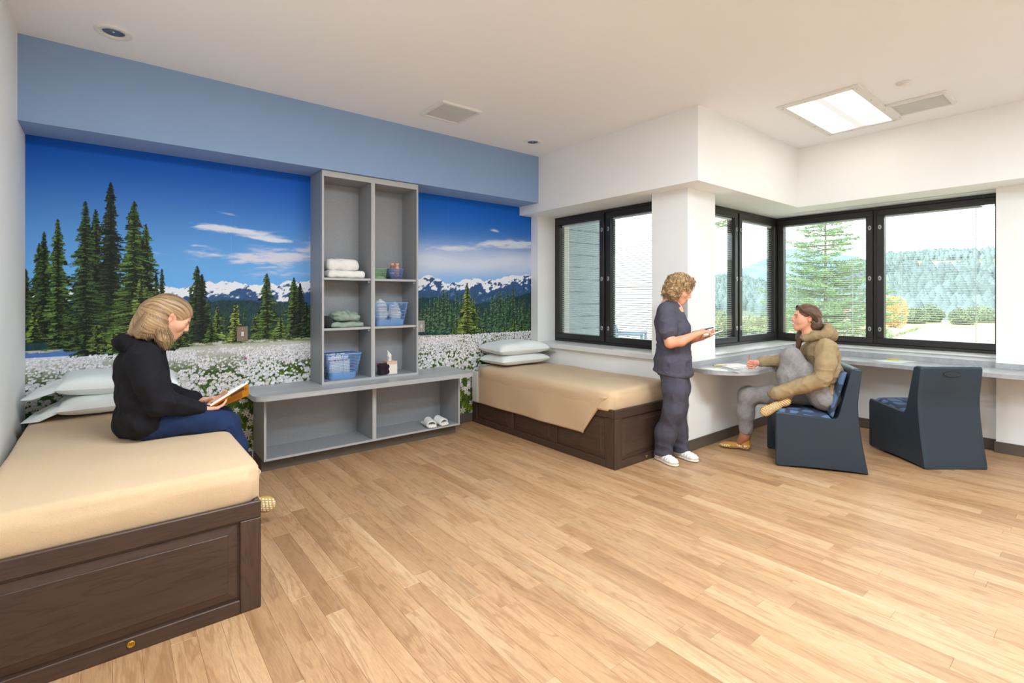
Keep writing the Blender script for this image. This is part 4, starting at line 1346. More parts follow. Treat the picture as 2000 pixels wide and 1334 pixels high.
# inner corner (concave fillet)
r2 = 0.22; xf = 5.86
for i in range(9):
    a = PI / 2 - (PI / 2) * i / 8
    pts.append((xf - r2 + r2 * math.cos(a), 2.05 - r2 + r2 * math.sin(a)))
pts += [(xf - 0.02, 1.0), (xf, -1.2), (6.253, -1.2), (6.253, 0.754), (XR - 0.002, 0.754), (XR - 0.002, YC - 0.002)]
MB().prism([(p[0] - ox, p[1] - oy) for p in pts], 0.0, 0.036).build('top', M['counter'], ct)
bs = MB()
bs.box(4.125 - ox, XR - 0.002 - ox, -0.012, -0.002, 0.0365, 0.088)
bs.box(XR - 0.012 - ox, XR - 0.002 - ox, 0.756 - oy, -0.013, 0.0365, 0.088)
bs.box(6.243 - ox, 6.253 - ox, -1.2 - oy, 0.756 - oy, 0.0365, 0.088)
bs.build('backsplash', M['counter'], ct)
for x in (5.0, 5.7):
    MB().box(x - ox, x - ox + 0.03, -0.40, -0.002, -0.04, -0.0005).build('bracket', M['white'], ct)
ZCT = 0.7605

# ================================================================ CHAIRS
def fillet(poly, rad, n=5):
    out = []; m = len(poly)
    for i in range(m):
        p0, p1, p2 = Vector(poly[i - 1]), Vector(poly[i]), Vector(poly[(i + 1) % m])
        r = rad[i]
        if r <= 0: out += [tuple(p1)] * (n + 1); continue
        d0 = (p0 - p1); d2 = (p2 - p1); l = min(r, d0.length * 0.45, d2.length * 0.45)
        a = p1 + d0.normalized() * l; b = p1 + d2.normalized() * l
        for k in range(n + 1):
            t = k / n
            out.append(tuple((1 - t) ** 2 * a + 2 * t * (1 - t) * p1 + t * t * b))
    return out
def make_chair(loc, ang, label):
    t = thing('lounge_chair', loc, ang, label, 'chair', 'slate blue moulded chairs')
    W = 0.51
    ns = 23
    ys = np.concatenate([[-W / 2], np.linspace(-W / 2 + 0.012, W / 2 - 0.012, ns - 2), [W / 2]])
    secs = []
    for i, y in enumerate(ys):
        e = abs(y) / (W / 2)
        endc = 0.010 if i in (0, ns - 1) else 0.0
        inner = 1 - sst(0.80, 0.93, e)
        fx = 0.325 - 0.07 * inner - endc                 # recessed front between the side cheeks
        arch = 0.035 * (1 - e ** 2) * (1 if e < 0.9 else 1)
        seatdrop = 0.022 * inner
        bulge = 0.016 * (1 - e ** 2)
        poly = [(fx, 0.0 + arch * 0.4 + endc), (0.325 - 0.012 * inner - endc, 0.455 - seatdrop - endc), (-0.105, 0.425 - seatdrop - endc), (-0.130 - 0.01 * inner, 0.455), (-0.222 - 0.012 * inner + endc * 0.5, 0.838 - endc), (-0.292 + endc, 0.832 - endc),
                (-0.263 + bulge + endc, 0.56), (-0.270 + bulge + endc, 0.43), (-0.294 + bulge + endc, 0.23), (-0.335 + bulge * 0.5 + endc, 0.0 + endc), (-0.20, 0.018 + arch), (0.12, 0.020 + arch)]
        rad = [0.03, 0.03, 0.05, 0.06, 0.02, 0.02, 0.10, 0.10, 0.10, 0.01, 0.1, 0.1]
        secs.append([(p[0], y, p[1]) for p in fillet(poly, rad)])
    n = len(secs[0]); vv = [p for s in secs for p in s]; fs = []
    for i in range(ns - 1):
        for j in range(n):
            j2 = (j + 1) % n
            fs.append((i * n + j, i * n + j2, (i + 1) * n + j2, (i + 1) * n + j))
    fs.append(tuple(range(n - 1, -1, -1))); fs.append(tuple((ns - 1) * n + j for j in range(n)))
    o = MB().add(vv, fs).build('shell', M['chair'], t, True)
    o.data.polygons[len(fs) - 1].use_smooth = False; o.data.polygons[len(fs) - 2].use_smooth = False
    md = o.modifiers.new('edges', 'EDGE_SPLIT'); md.split_angle = math.radians(50)
    # cushions
    def pad(name, p0, p1, th, wy, ycut=0.0):
        """slab between two profile points p0->p1 (x,z), thickness th on the left-hand normal"""
        d = np.array(p1) - np.array(p0); L = np.linalg.norm(d); d /= L; nrm = np.array([-d[1], d[0]])
        nu, nv = 26, 22
        a = np.linspace(-1, 1, nu)[:, None] * np.ones((1, nv)); b = np.linspace(-1, 1, nv)[None] * np.ones((nu, 1))
        ed = np.clip((1 - a ** 8) * (1 - b ** 8), 0, 1) ** 0.35
        s = (a + 1) / 2 * L
        hgt = th * (0.25 + 0.75 * ed)
        X = p0[0] + d[0] * s + nrm[0] * hgt; Z = p0[1] + d[1] * s + nrm[1] * hgt; Y = b * wy / 2
        Xb = p0[0] + d[0] * s; Zb = p0[1] + d[1] * s
        V = np.concatenate([np.stack([X, Y, Z], -1).reshape(-1, 3), np.stack([Xb, Y, Zb], -1).reshape(-1, 3)])
        idx = np.arange(nu * nv).reshape(nu, nv)
        q = np.stack([idx[:-1, :-1], idx[:-1, 1:], idx[1:, 1:], idx[1:, :-1]], -1).reshape(-1, 4)
        bd = np.concatenate([idx[:-1, 0], idx[-1, :-1], idx[:0:-1, -1], idx[0, :0:-1]])
        sd = np.stack([bd, np.roll(bd, -1), np.roll(bd, -1) + nu * nv, bd + nu * nv], -1)
        np_mesh(name, V, np.concatenate([q, q[:, ::-1] + nu * nv, sd]), M['pad'], t)
    pad('seat_cushion', (0.300, 0.435), (-0.085, 0.408), -0.040, 0.44)
    pad('back_cushion', (-0.098, 0.425), (-0.196, 0.800), -0.038, 0.43)
    # grip slot high on the back
    Mm = Matrix.Translation((-0.2875, 0, 0.775)) @ Matrix.Rotation(PI / 2 + 0.09, 4, 'Y') @ Matrix.Diagonal((0.30, 1.0, 1.0, 1.0))
    go = MB().lathe([(0.070, -0.004), (0.070, 0.004), (0.062, 0.004), (0.062, -0.004), (0.070, -0.004)], 28, Mm, True).build('grip_rim', M['chair'], t, True)
    MB().lathe([(0.062, -0.003), (0.062, 0.001)], 28, Mm).build('grip_recess', M['dark'], go)
    return t
def sst(a, b, x):
    t = min(1.0, max(0.0, (x - a) / (b - a))); return t * t * (3 - 2 * t)
CH1 = (4.70, 1.70); CH1A = math.atan2(0.856, -0.517)
make_chair((CH1[0], CH1[1], 0), CH1A, 'slate blue moulded chair with the seated writer')
CH2A = math.atan2(0.77, 0.64)
_c2 = (np.array([5.17, 1.04]) + np.array([5.55, 0.705])) / 2 + np.array([0.64, 0.77]) * 0.335
make_chair((_c2[0], _c2[1], 0), CH2A, 'empty slate blue moulded chair turned to the counter')

# ================================================================ THINGS ON THE SHELVES
SX0L, SX1L = TX0 + TK, (TX0 + TX1) / 2 - TK       # left column
SX0R, SX1R = (TX0 + TX1) / 2 + TK, TX1 - TK
def folded(loc, sx, sy, h, layers, label, mat, cat, seed, round_=0.9, group=None):
    """folded textile: layered sheet loops with a rounded front fold"""
    t = thing('folded_' + cat.replace(' ', '_'), loc, 0, label, cat, group)
    f = Field(0.012)
    lh = h / layers
    r_ = random.Random(seed)
    for i in range(layers):
        f.rbox((r_.uniform(-0.006, 0.006), r_.uniform(-0.006, 0.006), lh * (i + 0.5)), (sx / 2 * r_.uniform(0.96, 1.0), sy / 2 * r_.uniform(0.96, 1.0), lh * 0.52), lh * 0.48 * round_, k=0.006)
    v, q = f.mesh(0.006, lambda P: (vnoise(P, 22, seed) - 0.5) * 0.014 + (vnoise(P, 60, seed) - 0.5) * 0.004)
    np_mesh('cloth', v, q, mat, t)
    return t
zt_ = SZ[0] + 0.001
folded((1.645, 4.50, zt_), 0.35, 0.25, 0.066, 1, 'lower folded white towel on the top left shelf', M['white_cloth'], 'towel', 3)
folded((1.625, 4.51, zt_ + 0.069), 0.31, 0.23, 0.10, 1, 'thick upper folded white towel on the top left shelf', M['white_cloth'], 'towel', 8, 1.0)
z2 = SZ[1] + 0.001
folded((1.655, 4.50, z2), 0.31, 0.23, 0.045, 1, 'flat folded sage garment at the bottom of the left pile', M['sage'], 'garment', 14)
t = thing('folded_sweatshirt', (1.64, 4.50, z2 + 0.047), 0, 'rumpled sage green hooded sweatshirt on the left middle shelf', 'sweatshirt')
f = Field(0.03)
f.ell((0.0, 0, 0.045), (0.125, 0.105, 0.045)).ell((-0.06, -0.02, 0.06), (0.065, 0.08, 0.045)).ell((0.07, -0.03, 0.05), (0.065, 0.07, 0.04)).cone((-0.02, -0.09, 0.055), 0.03, (0.10, -0.085, 0.04), 0.028).ell((0.02, 0.02, 0.09), (0.05, 0.05, 0.022))
v, q = f.mesh(0.006, lambda P: (vnoise(P * np.array([1.0, 1.0, 1.6]), 26, 5) - 0.5) * 0.022 + (np.abs(vnoise(P, 14, 9) - 0.5)) * 0.02, lo=np.array([-0.2, -0.2, 0.001]))
np_mesh('cloth', v, q, M['sage'], t)
MB().tube([(-0.03, -0.06, 0.105), (0.0, -0.085, 0.112), (0.02, -0.115, 0.09), (0.025, -0.125, 0.05)], 0.003, 6).build('drawstring', M['sage'], t, True)
t = thing('folded_sweater', (1.487, 4.505, z2), 0, 'dark charcoal knit pushed to the left side of the middle shelf', 'sweater')
f = Field(0.02); f.ell((0, 0, 0.05), (0.050, 0.11, 0.05)).ell((0.02, -0.04, 0.03), (0.06, 0.07, 0.03))
v, q = f.mesh(0.006, lambda P: (vnoise(P, 30, 5) - 0.5) * 0.02, lo=np.array([-0.057, -0.2, 0.001]))
np_mesh('cloth', v, q, M['charcoal'], t)

def rrect(a, b, r, n=5):
    p = []
    for (cx_, cy_, a0) in ((a - r, b - r, 0), (-a + r, b - r, PI / 2), (-a + r, -b + r, PI), (a - r, -b + r, 1.5 * PI)):
        for i in range(n + 1):
            t_ = a0 + (PI / 2) * i / n
            p.append((cx_ + r * math.cos(t_), cy_ + r * math.sin(t_)))
    return p
def basket(loc, rotz, top, bot, h, rows, cols, mats, label, solid=0.28, rim=0.006):
    t = thing('storage_basket', loc, rotz, label, 'basket', 'slatted plastic baskets')
    ms, mb_ = mats
    def ring(s):
        a = bot[0] / 2 + (top[0] - bot[0]) / 2 * s; b = bot[1] / 2 + (top[1] - bot[1]) / 2 * s
        return rrect(a, b, 0.03)
    def layer(s): return [(p[0], p[1], h * s) for p in ring(s)]
    # solid tub at the bottom
    nl = 5; vv = []; n = len(ring(0))
    for i in range(nl): vv += layer(0.0 + solid * i / (nl - 1))
    fs = [(i * n + j, i * n + (j + 1) % n, (i + 1) * n + (j + 1) % n, (i + 1) * n + j) for i in range(nl - 1) for j in range(n)]
    fs.append(tuple(range(n - 1, -1, -1)))
    o = MB().add(vv, fs).build('tub', ms, t, False)
    md = o.modifiers.new('thickness', 'SOLIDIFY'); md.thickness = 0.002
    b = MB()
    for i in range(rows):
        s = solid + (0.96 - solid) * (i + 0.6) / rows
        b.tube(layer(s), 0.0025, 4, closed=True)
    for j in range(cols):
        k = j * n / cols
        def at(s, k=k):
            L = layer(s); i0 = int(k) % n; f_ = k - int(k); p, q = Vector(L[i0]), Vector(L[(i0 + 1) % n]); return p.lerp(q, f_)
        b.tube([at(solid * 0.6), at(0.98)], 0.0017, 4)
    _o = b.build('lattice', mb_, t, True)
    MB().tube([(p[0], p[1], h) for p in ring(1.0)], rim, 6, closed=True).build('rim', mb_, t, True)
    # ring-shaped grip at the front centre
    for s in (-1, 1):
        yy = s * (top[1] / 2 - 0.004)
        gp = [(0.032 * math.cos(a_ * PI / 8), yy, h - 0.024 + 0.016 * math.sin(a_ * PI / 8)) for a_ in range(16)]
        MB().tube(gp, 0.0026, 5, closed=True).build('grip', mb_, t, True)
    return t
zb_ = ZB + 0.0225
basket((1.62, 4.515, zb_), 0.02, (0.32, 0.26), (0.24, 0.19), 0.225, 11, 22, (M['basket'], M['basket_s']), 'large blue basket of papers on the bottom left shelf')
basket((2.078, 4.515, z2), 0.0, (0.345, 0.25), (0.28, 0.19), 0.215, 10, 22, (M['basket'], M['basket_s']), 'large blue basket of white towels on the right middle shelf')
basket((1.965, 4.47, zt_), 0.0, (0.150, 0.14), (0.125, 0.115), 0.098, 7, 14, (M['basket_g'], M['basket_gs']), 'small green basket on the top right shelf', 0.25, 0.004)
basket((2.135, 4.47, zt_), 0.0, (0.150, 0.14), (0.122, 0.115), 0.098, 7, 14, (M['basket_d'], M['basket_ds']), 'small blue basket of bottles on the top right shelf', 0.25, 0.004)
# contents
def notebooks(loc, n, label0, seed):
    r_ = random.Random(seed)
    m_, nt, b = new_mat('speckled_cover')
    w = N(nt, 'ShaderNodeTexVoronoi'); w.inputs['Scale'].default_value = 90.0; nt.links.new(coords(nt), w.inputs['Vector'])
    s_ = nt.nodes.new('ShaderNodeSeparateColor'); nt.links.new(w.outputs['Color'], s_.inputs[0])
    c = ramp(nt, [(0.0, rgb(236, 232, 226)), (0.62, rgb(236, 232, 226)), (0.66, rgb(190, 70, 70)), (0.8, rgb(60, 84, 130)), (0.9, rgb(70, 60, 60))], s_.outputs[0], 'CONSTANT')
    nt.links.new(c, b.inputs['Base Color'])
    for i in range(n):
        t = thing('notebook', (loc[0] + i * 0.0, loc[1] - 0.055 + i * 0.042, loc[2]), 0, label0[i], 'notebook', 'notebooks in the basket')
        h = (0.165, 0.205, 0.215)[i % 3]
        MB().box(-0.092, 0.092, -0.003, 0.003, 0.0, h - 0.012, 0.001).build('cover', M['paper'], t)
        MB().box(-0.092, 0.092, -0.003, 0.030, h - 0.0118, h, 0.001).build('speckled_edge', m_, t)
        MB().box(-0.090, 0.090, 0.0035, 0.030, 0.002, h - 0.0125, 0.001).build('pages', M['paper'], t)
notebooks((1.60, 4.515, zb_ + 0.004), 3, ('front speckled notebook in the blue basket of papers', 'middle speckled notebook in the blue basket of papers', 'rear speckled notebook in the blue basket of papers'), 4)
for i, (x, y, sx, sy, h, lb) in enumerate(((2.015, 4.53, 0.075, 0.080, 0.122, 'rolled white towel in the left half of the blue basket'), (2.155, 4.50, 0.060, 0.075, 0.108, 'white towel in the right half of the blue basket'))):
    t = thing('rolled_towel', (x, y, z2 + 0.006), 0, lb, 'towel', 'towels in the blue basket')
    f = Field(0.03); f.ell((0, 0, h), (sx, sy, h))
    v, q = f.mesh(0.007, lambda P: (vnoise(P, 28, i * 3.0) - 0.5) * 0.02, lo=np.array([-1, -1, 0.001]))
    np_mesh('cloth', v, q, M['white_cloth'], t)
for i, (x, bm, lb) in enumerate(((2.115, 'rosy', 'clear rose bottle with a peach cap in the small blue basket'), (2.165, 'peach', 'solid peach bottle in the small blue basket'))):
    t = thing('bottle', (x, 4.47, zt_ + 0.003), 0, lb, 'bottle', 'bottles in the small basket')
    MB().lathe([(0.019, 0.0), (0.022, 0.004), (0.022, 0.112), (0.019, 0.122), (0.017, 0.126)], 20).build('body', M[bm], t, True)
    MB().lathe([(0.0195, 0.126), (0.0195, 0.150), (0.018, 0.153)], 20).build('cap', M['peach'], t, True)
    if i == 0: MB().lathe([(0.0224, 0.05), (0.0224, 0.064)], 20, closed=True).build('label_band', M['paper'], t, True)
# tissue box
t = thing('tissue_box', (2.09, 4.47, zb_), 0.0, 'cream patterned tissue box beside the black pouch', 'tissue box')
m_, nt, b = new_mat('cream_box'); w = N(nt, 'ShaderNodeTexWave'); w.wave_type = 'RINGS'; w.inputs['Scale'].default_value = 4.0; w.inputs['Distortion'].default_value = 2.5
nt.links.new(coords(nt), w.inputs['Vector']); nt.links.new(ramp(nt, [(0.72, rgb(238, 228, 216)), (0.76, rgb(222, 186, 158))], w.outputs['Fac']), b.inputs['Base Color'])
MB().box(-0.052, 0.052, -0.055, 0.055, 0, 0.122, 0.002).build('carton', m_, t)
MB().lathe([(0.030, 0.122), (0.030, 0.1228)], 20, Matrix.Diagonal((1, 0.5, 1, 1))).build('opening', M['paper'], t)
f = Field(0.01); f.cone((0.0, 0, 0.118), 0.016, (-0.008, 0, 0.17), 0.021).cone((-0.008, 0, 0.17), 0.021, (-0.022, 0.0, 0.225), 0.004)
v, q = f.mesh(0.004, lambda P: (vnoise(P * np.array([1, 1, 0.3]), 90, 2) - 0.5) * 0.012); np_mesh('tissue', v, q, M['white_cloth'], t)
# pouch
t = thing('zip_pouch', (2.005, 4.435, zb_), 0.0, 'small black pouch with a magenta zip beside the tissue box', 'pouch')
f = Field(0.02); f.rbox((0, 0, 0.052), (0.055, 0.032, 0.050), 0.022); f.cone((-0.045, 0, 0.095), 0.012, (0.045, 0, 0.092), 0.010, 0.02)
v, q = f.mesh(0.005, lambda P: (vnoise(P, 40, 7) - 0.5) * 0.010, lo=np.array([-1, -1, 0.0005])); np_mesh('body', v, q, cloth('black_nylon', rgb(42, 34, 40), 0.1, 0.2, 500), t)
mg = plain('magenta_zip', rgb(196, 50, 110), 0.5)
MB().tube([(-0.052, 0.0, 0.098), (-0.02, -0.004, 0.107), (0.02, -0.004, 0.105), (0.05, 0.0, 0.098)], 0.0032, 6).build('zip', mg, t, True)
MB().box(-0.062, -0.050, -0.003, 0.003, 0.090, 0.116, 0.001).build('zip_pull', mg, t)
# slippers
def slipper(loc, rotz, label):
    t = thing('slipper', loc, rotz, label, 'slipper', 'white slide slippers')
    # local +y heel, -y toe
    f = Field(0.012)
    f.rbox((0, 0.0, 0.014), (0.042, 0.118, 0.014), 0.013, k=0.01); f.ell((0, -0.085, 0.014), (0.047, 0.042, 0.014)); f.ell((0, 0.08, 0.014), (0.040, 0.045, 0.014))
    v, q = f.mesh(0.004, lambda P: (vnoise(P, 120, 1) - 0.5) * 0.003, lo=np.array([-1, -1, 0.0])); np_mesh('sole', v, q, M['white_cloth'], t)
    n, m = 14, 18; P = np.zeros((n, m, 3))
    for i in range(n):
        for j in range(m):
            a = PI * j / (m - 1); s = i / (n - 1)
            y = -0.085 + 0.10 * s; w = 0.046; hh = 0.045 + 0.020 * s
            P[i, j] = (w * math.cos(a) * 1.02, y - 0.012 * math.sin(a) * (1 - s) + 0.01 * math.sin(a) * s, 0.016 + hh * math.sin(a) ** 0.8 if a > 0 and a < PI else 0.016)
    o = grid_mesh('strap', P, M['white_cloth'], t, thick=0.011)
    return t
_zs = 0.10 + TK + 0.001
slipper((2.475, 4.405, _zs), math.radians(-8), 'left white slide slipper in the bench cabinet')
slipper((2.590, 4.405, _zs), math.radians(8), 'right white slide slipper in the bench cabinet')

# ================================================================ PAPERS ON THE COUNTER
def cz(u, v, z=ZCT):
    a = math.atan2(1203, 970); r_ = (u - 1000) / 970.0; d = (CAM_H - z) * 970.0 / (v - 580)
    return d * (math.cos(a) + math.sin(a) * r_), d * (math.sin(a) - math.cos(a) * r_)
def sheet(name, quad, h, mat, label, cat):
    c = np.mean(quad, 0)
    t = thing(name, (c[0], c[1], ZCT), 0, label, cat)
    p = [(q_[0] - c[0], q_[1] - c[1]) for q_ in quad]
    ar = sum(p[i][0] * p[(i + 1) % 4][1] - p[(i + 1) % 4][0] * p[i][1] for i in range(4))
    if ar < 0: p = p[::-1]
    MB().prism(p, 0.0005, h).build('pages', mat, t)
    return t, p
t, p = sheet('open_magazine', [(4.36, 2.23), (4.60, 2.14), (4.73, 2.38), (4.49, 2.47)], 0.006, M['paper'], 'open magazine under the writing hand on the counter', 'magazine')
pr_ = plain('magazine_print', rgb(206, 178, 172), 0.7, var=0.4, nscale=30)
MB().prism([(-0.17 + 0.02, -0.05), (0.055 - 0.02, -0.145), (0.06, -0.12), (-0.145, -0.035)], 0.0062, 0.0068).build('printed_page', pr_, t)
t = thing('crayon', (4.50, 2.44, ZCT), 0, 'yellow crayon with a green tip lying behind the magazine', 'crayon')
t.location = (4.44, 2.42 - 0.02, ZCT + 0.0075)
a_ = Vector((-0.055, 0.035, 0)); MB().tube([a_, -a_], 0.0055, 8).build('barrel', plain('yellow_wax', rgb(206, 190, 96), 0.5), t, True)
MB().tube([a_, a_ * 1.2], 0.005, 8, r1=0.002).build('tip', plain('green_wax', rgb(70, 120, 96), 0.5), t, True)
t, p = sheet('flyer', [(4.175, 2.46), (4.145, 2.30), (4.23, 2.10), (4.30, 2.34)], 0.0012, M['paper'], 'pale flyer near the rounded end of the counter', 'flyer')
MB().prism([(0.0, -0.16), (0.045, -0.13), (0.05, -0.06), (-0.01, -0.10)], 0.0014, 0.0018).build('green_print', plain('green_ink', rgb(150, 190, 160), 0.7), t)
_q = [cz(1707, 705), cz(1757, 710), cz(1792, 706), cz(1740, 701.5)]
t, p = sheet('drawing_sheet', _q, 0.0015, plain('pale_paper', rgb(222, 230, 222), 0.7), 'pale sheet with a yellow mark by the empty chair', 'paper')
_a = cz(1733, 702.8); _b = cz(1756, 704.2); _m = np.mean(_q, 0)
MB().tube([(_a[0] - _m[0], _a[1] - _m[1], 0.006), ((_a[0] + _b[0]) / 2 - _m[0], (_a[1] + _b[1]) / 2 - _m[1], 0.008), (_b[0] - _m[0], _b[1] - _m[1], 0.006)], 0.006, 8).build('yellow_shape', plain('yellow_ink', rgb(236, 200, 40), 0.6), t, True)

# ================================================================ PEOPLE
def V3(*a): return np.array(a, float)
def head_field(smile=0.0):
    f = Field(0.02)
    f.ell((-0.003, 0, 0.030), (0.092, 0.073, 0.083))
    f.ell((0.038, 0, -0.030), (0.052, 0.055, 0.072), k=0.03)
    for s in (-1, 1):
        f.cone((0.005, s * 0.047, -0.042), 0.017, (0.060, s * 0.014, -0.090), 0.016, 0.03)
        f.ball((0.056, s * 0.042, -0.018), 0.022, 0.03)
        f.cone((0.084, s * 0.012, 0.021), 0.008, (0.072, s * 0.045, 0.018), 0.009, 0.015)
    f.ball((0.071, 0, -0.089), 0.018, 0.022)
    f.ell((0.078, 0, -0.055), (0.018, 0.027, 0.024), k=0.02)
    for s in (-1, 1):
        f.ball((0.103, s * 0.031, 0.005), 0.017, 0.012, 's')
        f.ball((0.0745, s * 0.031, 0.004), 0.0140, 0.004)
    f.cone((0.086, 0, 0.020), 0.007, (0.106, 0, -0.021), 0.0095, 0.010)
    for s in (-1, 1):
        f.ball((0.096, s * 0.0095, -0.0265), 0.0075, 0.006)
        up = 0.006 * smile
        f.cone((0.0960, 0, -0.0490), 0.0045, (0.0865, s * (0.019 + 0.006 * smile), -0.053 + up), 0.0030, 0.005)
        f.cone((0.0955, 0, -0.0605), 0.0055, (0.0860, s * (0.017 + 0.006 * smile), -0.057 + up), 0.0030, 0.005)
        if smile > 0.5: f.ball((0.066, s * 0.037, -0.036), 0.016, 0.02)
        # ear
        R = rot('Z', s * 18) @ rot('Y', -12)
        f.ell((-0.010, s * 0.075, 0.002), (0.0175, 0.0075, 0.031), R, 0.006)
        f.ball((-0.004, s * 0.086, 0.002), 0.0105, 0.006, 's')
        f.ball((-0.002, s * 0.074, -0.024), 0.007, 0.006)
    f.cone((-0.018, 0, -0.045), 0.049, (-0.032, 0, -0.16), 0.052, 0.03)
    return f

def head_mesh(skin, lips, brow, smile=0.0, eye=(70, 60, 50), blush=0.35):
    v, q = head_field(smile).mesh(0.0031)
    c = np.tile(np.array(s2l(tuple(x / 255.0 for x in skin))), (len(v), 1))
    lin = lambda t: np.array(s2l(tuple(x / 255.0 for x in t)))
    def paint(m, col):
        m = np.clip(m, 0, 1)[:, None]
        c[:] = c * (1 - m) + lin(col) * m
    n_ = vnoise(v, 60, 2.0)
    c *= (0.95 + 0.1 * n_[:, None])
    ay = np.abs(v[:, 1])
    red = (min(255, skin[0] + 4), skin[1] * 0.80, skin[2] * 0.76)
    paint(blush * np.exp(-((v[:, 0] - 0.068) ** 2 + (ay - 0.042) ** 2 + (v[:, 2] + 0.026) ** 2) / 0.020 ** 2), red)
    paint(blush * np.exp(-((v[:, 0] - 0.108) ** 2 + ay ** 2 + (v[:, 2] + 0.022) ** 2) / 0.013 ** 2), red)
    paint(0.6 * np.exp(-((v[:, 0] + 0.006) ** 2 + (ay - 0.082) ** 2 + (v[:, 2]) ** 2) / 0.020 ** 2), red)
    # lips
    corner = 0.006 * smile * (ay / 0.02) ** 2
    zl = v[:, 2] + 0.0550 - corner
    lipm = (v[:, 0] > 0.082) & (ay < 0.021 + 0.005 * smile) & (np.abs(zl) < 0.0085 * (1 - (ay / 0.030) ** 2))
    paint(lipm * 0.85, lips)
    if smile > 0.5:
        paint(((v[:, 0] > 0.080) & (ay < 0.017) & (np.abs(zl) < 0.0036)) * 1.0, (244, 238, 232))
    else:
        paint(((v[:, 0] > 0.080) & (ay < 0.021) & (np.abs(zl) < 0.0016)) * 0.7, (120, 60, 56))
    # brows, eyes
    zb = 0.024 - 0.15 * np.abs(ay - 0.030)
    paint(((v[:, 0] > 0.05) & (ay > 0.010) & (ay < 0.050) & (np.abs(v[:, 2] - zb) < 0.0042)) * 0.85, brow)
    de = np.sqrt((ay - 0.031) ** 2 + ((v[:, 2] - 0.003) * 1.0) ** 2)
    fr = v[:, 0] > 0.068
    lidz = 0.0055 * np.clip(1 - ((ay - 0.031) / 0.0135) ** 2, 0, 1)
    opn = fr & (np.abs(v[:, 2] - 0.002) < lidz) & (np.abs(ay - 0.031) < 0.0135)
    paint(opn * 1.0, (226, 222, 216))
    paint((opn & (de < 0.0065)) * 1.0, eye)
    paint((fr & (np.abs(v[:, 2] - 0.002 - lidz) < 0.0020) & (np.abs(ay - 0.031) < 0.0145)) * 0.9, (52, 40, 36))
    paint((de < 0.006) * (v[:, 0] < -1), (0, 0, 0))
    # nostrils
    paint(np.exp(-((v[:, 0] - 0.099) ** 2 + (ay - 0.006) ** 2 + (v[:, 2] + 0.034) ** 2) / 0.0035 ** 2), (110, 60, 52))
    return v, q, c

def hand_parts(f, wrist, e1, e3, side, curl, s=1.0, thumb=(0.6, 0.3), spread=1.0):
    """adds a hand to the field: e1 finger direction, e3 palm normal, side +1/-1 puts the thumb on e2 = side*(e3 x e1)"""
    e1 = e1 / np.linalg.norm(e1); e3 = e3 - e1 * (e3 @ e1); e3 = e3 / np.linalg.norm(e3); e2 = np.cross(e3, e1) * side
    P = lambda a, b, c: wrist + s * (a * e1 + b * e2 + c * e3)
    # palm
    for b in (-0.026, -0.009, 0.009, 0.026):
        f.cone(P(0.008, b * 0.62, 0), 0.0125 * s, P(0.082, b, 0.0), 0.0105 * s, 0.010)
    f.cone(P(0.0, 0, 0), 0.021 * s, P(0.03, 0, 0), 0.017 * s, 0.015)
    f.ball(P(0.030, 0.020, 0.006), 0.015 * s, 0.012)
    segs = {0.0275: (0.040, 0.024, 0.020), 0.009: (0.044, 0.028, 0.021), -0.009: (0.041, 0.026, 0.020), -0.0265: (0.033, 0.020, 0.018)}
    for i, (b, L) in enumerate(segs.items()):
        cu = curl[i] if hasattr(curl, '__len__') else curl
        p = P(0.084, b, 0.0); ang = 0.10; d2 = b * 1.6 * spread
        r = 0.0088 * s * (0.88 if i == 3 else 1.0)
        for j, l in enumerate(L):
            ang += cu * (0.75, 1.0, 0.7)[j]
            d = math.cos(ang) * e1 + math.sin(ang) * e3 + d2 * e2 * (1 if j == 0 else 0.5)
            d = d / np.linalg.norm(d); n_ = p + d * l * s
            f.cone(p, r, n_, r * 0.90, 0.004); p = n_; r *= 0.90
    # thumb leaves the side of the palm near its base
    p = P(0.022, 0.026, 0.004); ta, tc = thumb
    d = math.cos(ta) * e1 + math.sin(ta) * e2 + tc * e3; d /= np.linalg.norm(d)
    n1 = p + d * 0.040 * s; f.cone(p, 0.0125 * s, n1, 0.0105 * s, 0.008)
    d = math.cos(ta * 0.55) * e1 + math.sin(ta * 0.55) * e2 + (tc + 0.25) * e3; d /= np.linalg.norm(d)
    n2 = n1 + d * 0.030 * s; f.cone(n1, 0.0100 * s, n2, 0.0090 * s, 0.004)
    f.cone(n2, 0.0090 * s, n2 + d * 0.018 * s, 0.0075 * s, 0.004)

def skin_cols(v, skin, seed=0.0, pink=0.0):
    c = np.tile(np.array(s2l(tuple(x / 255.0 for x in skin))), (len(v), 1)) * (0.92 + 0.16 * vnoise(v, 45, seed)[:, None])
    return c
def merge(parts):
    vs_, qs, cs = [], [], []; n = 0
    for v, q, c in parts:
        vs_.append(v); qs.append(q + n); cs.append(c); n += len(v)
    return np.concatenate(vs_), np.concatenate(qs), np.concatenate(cs)

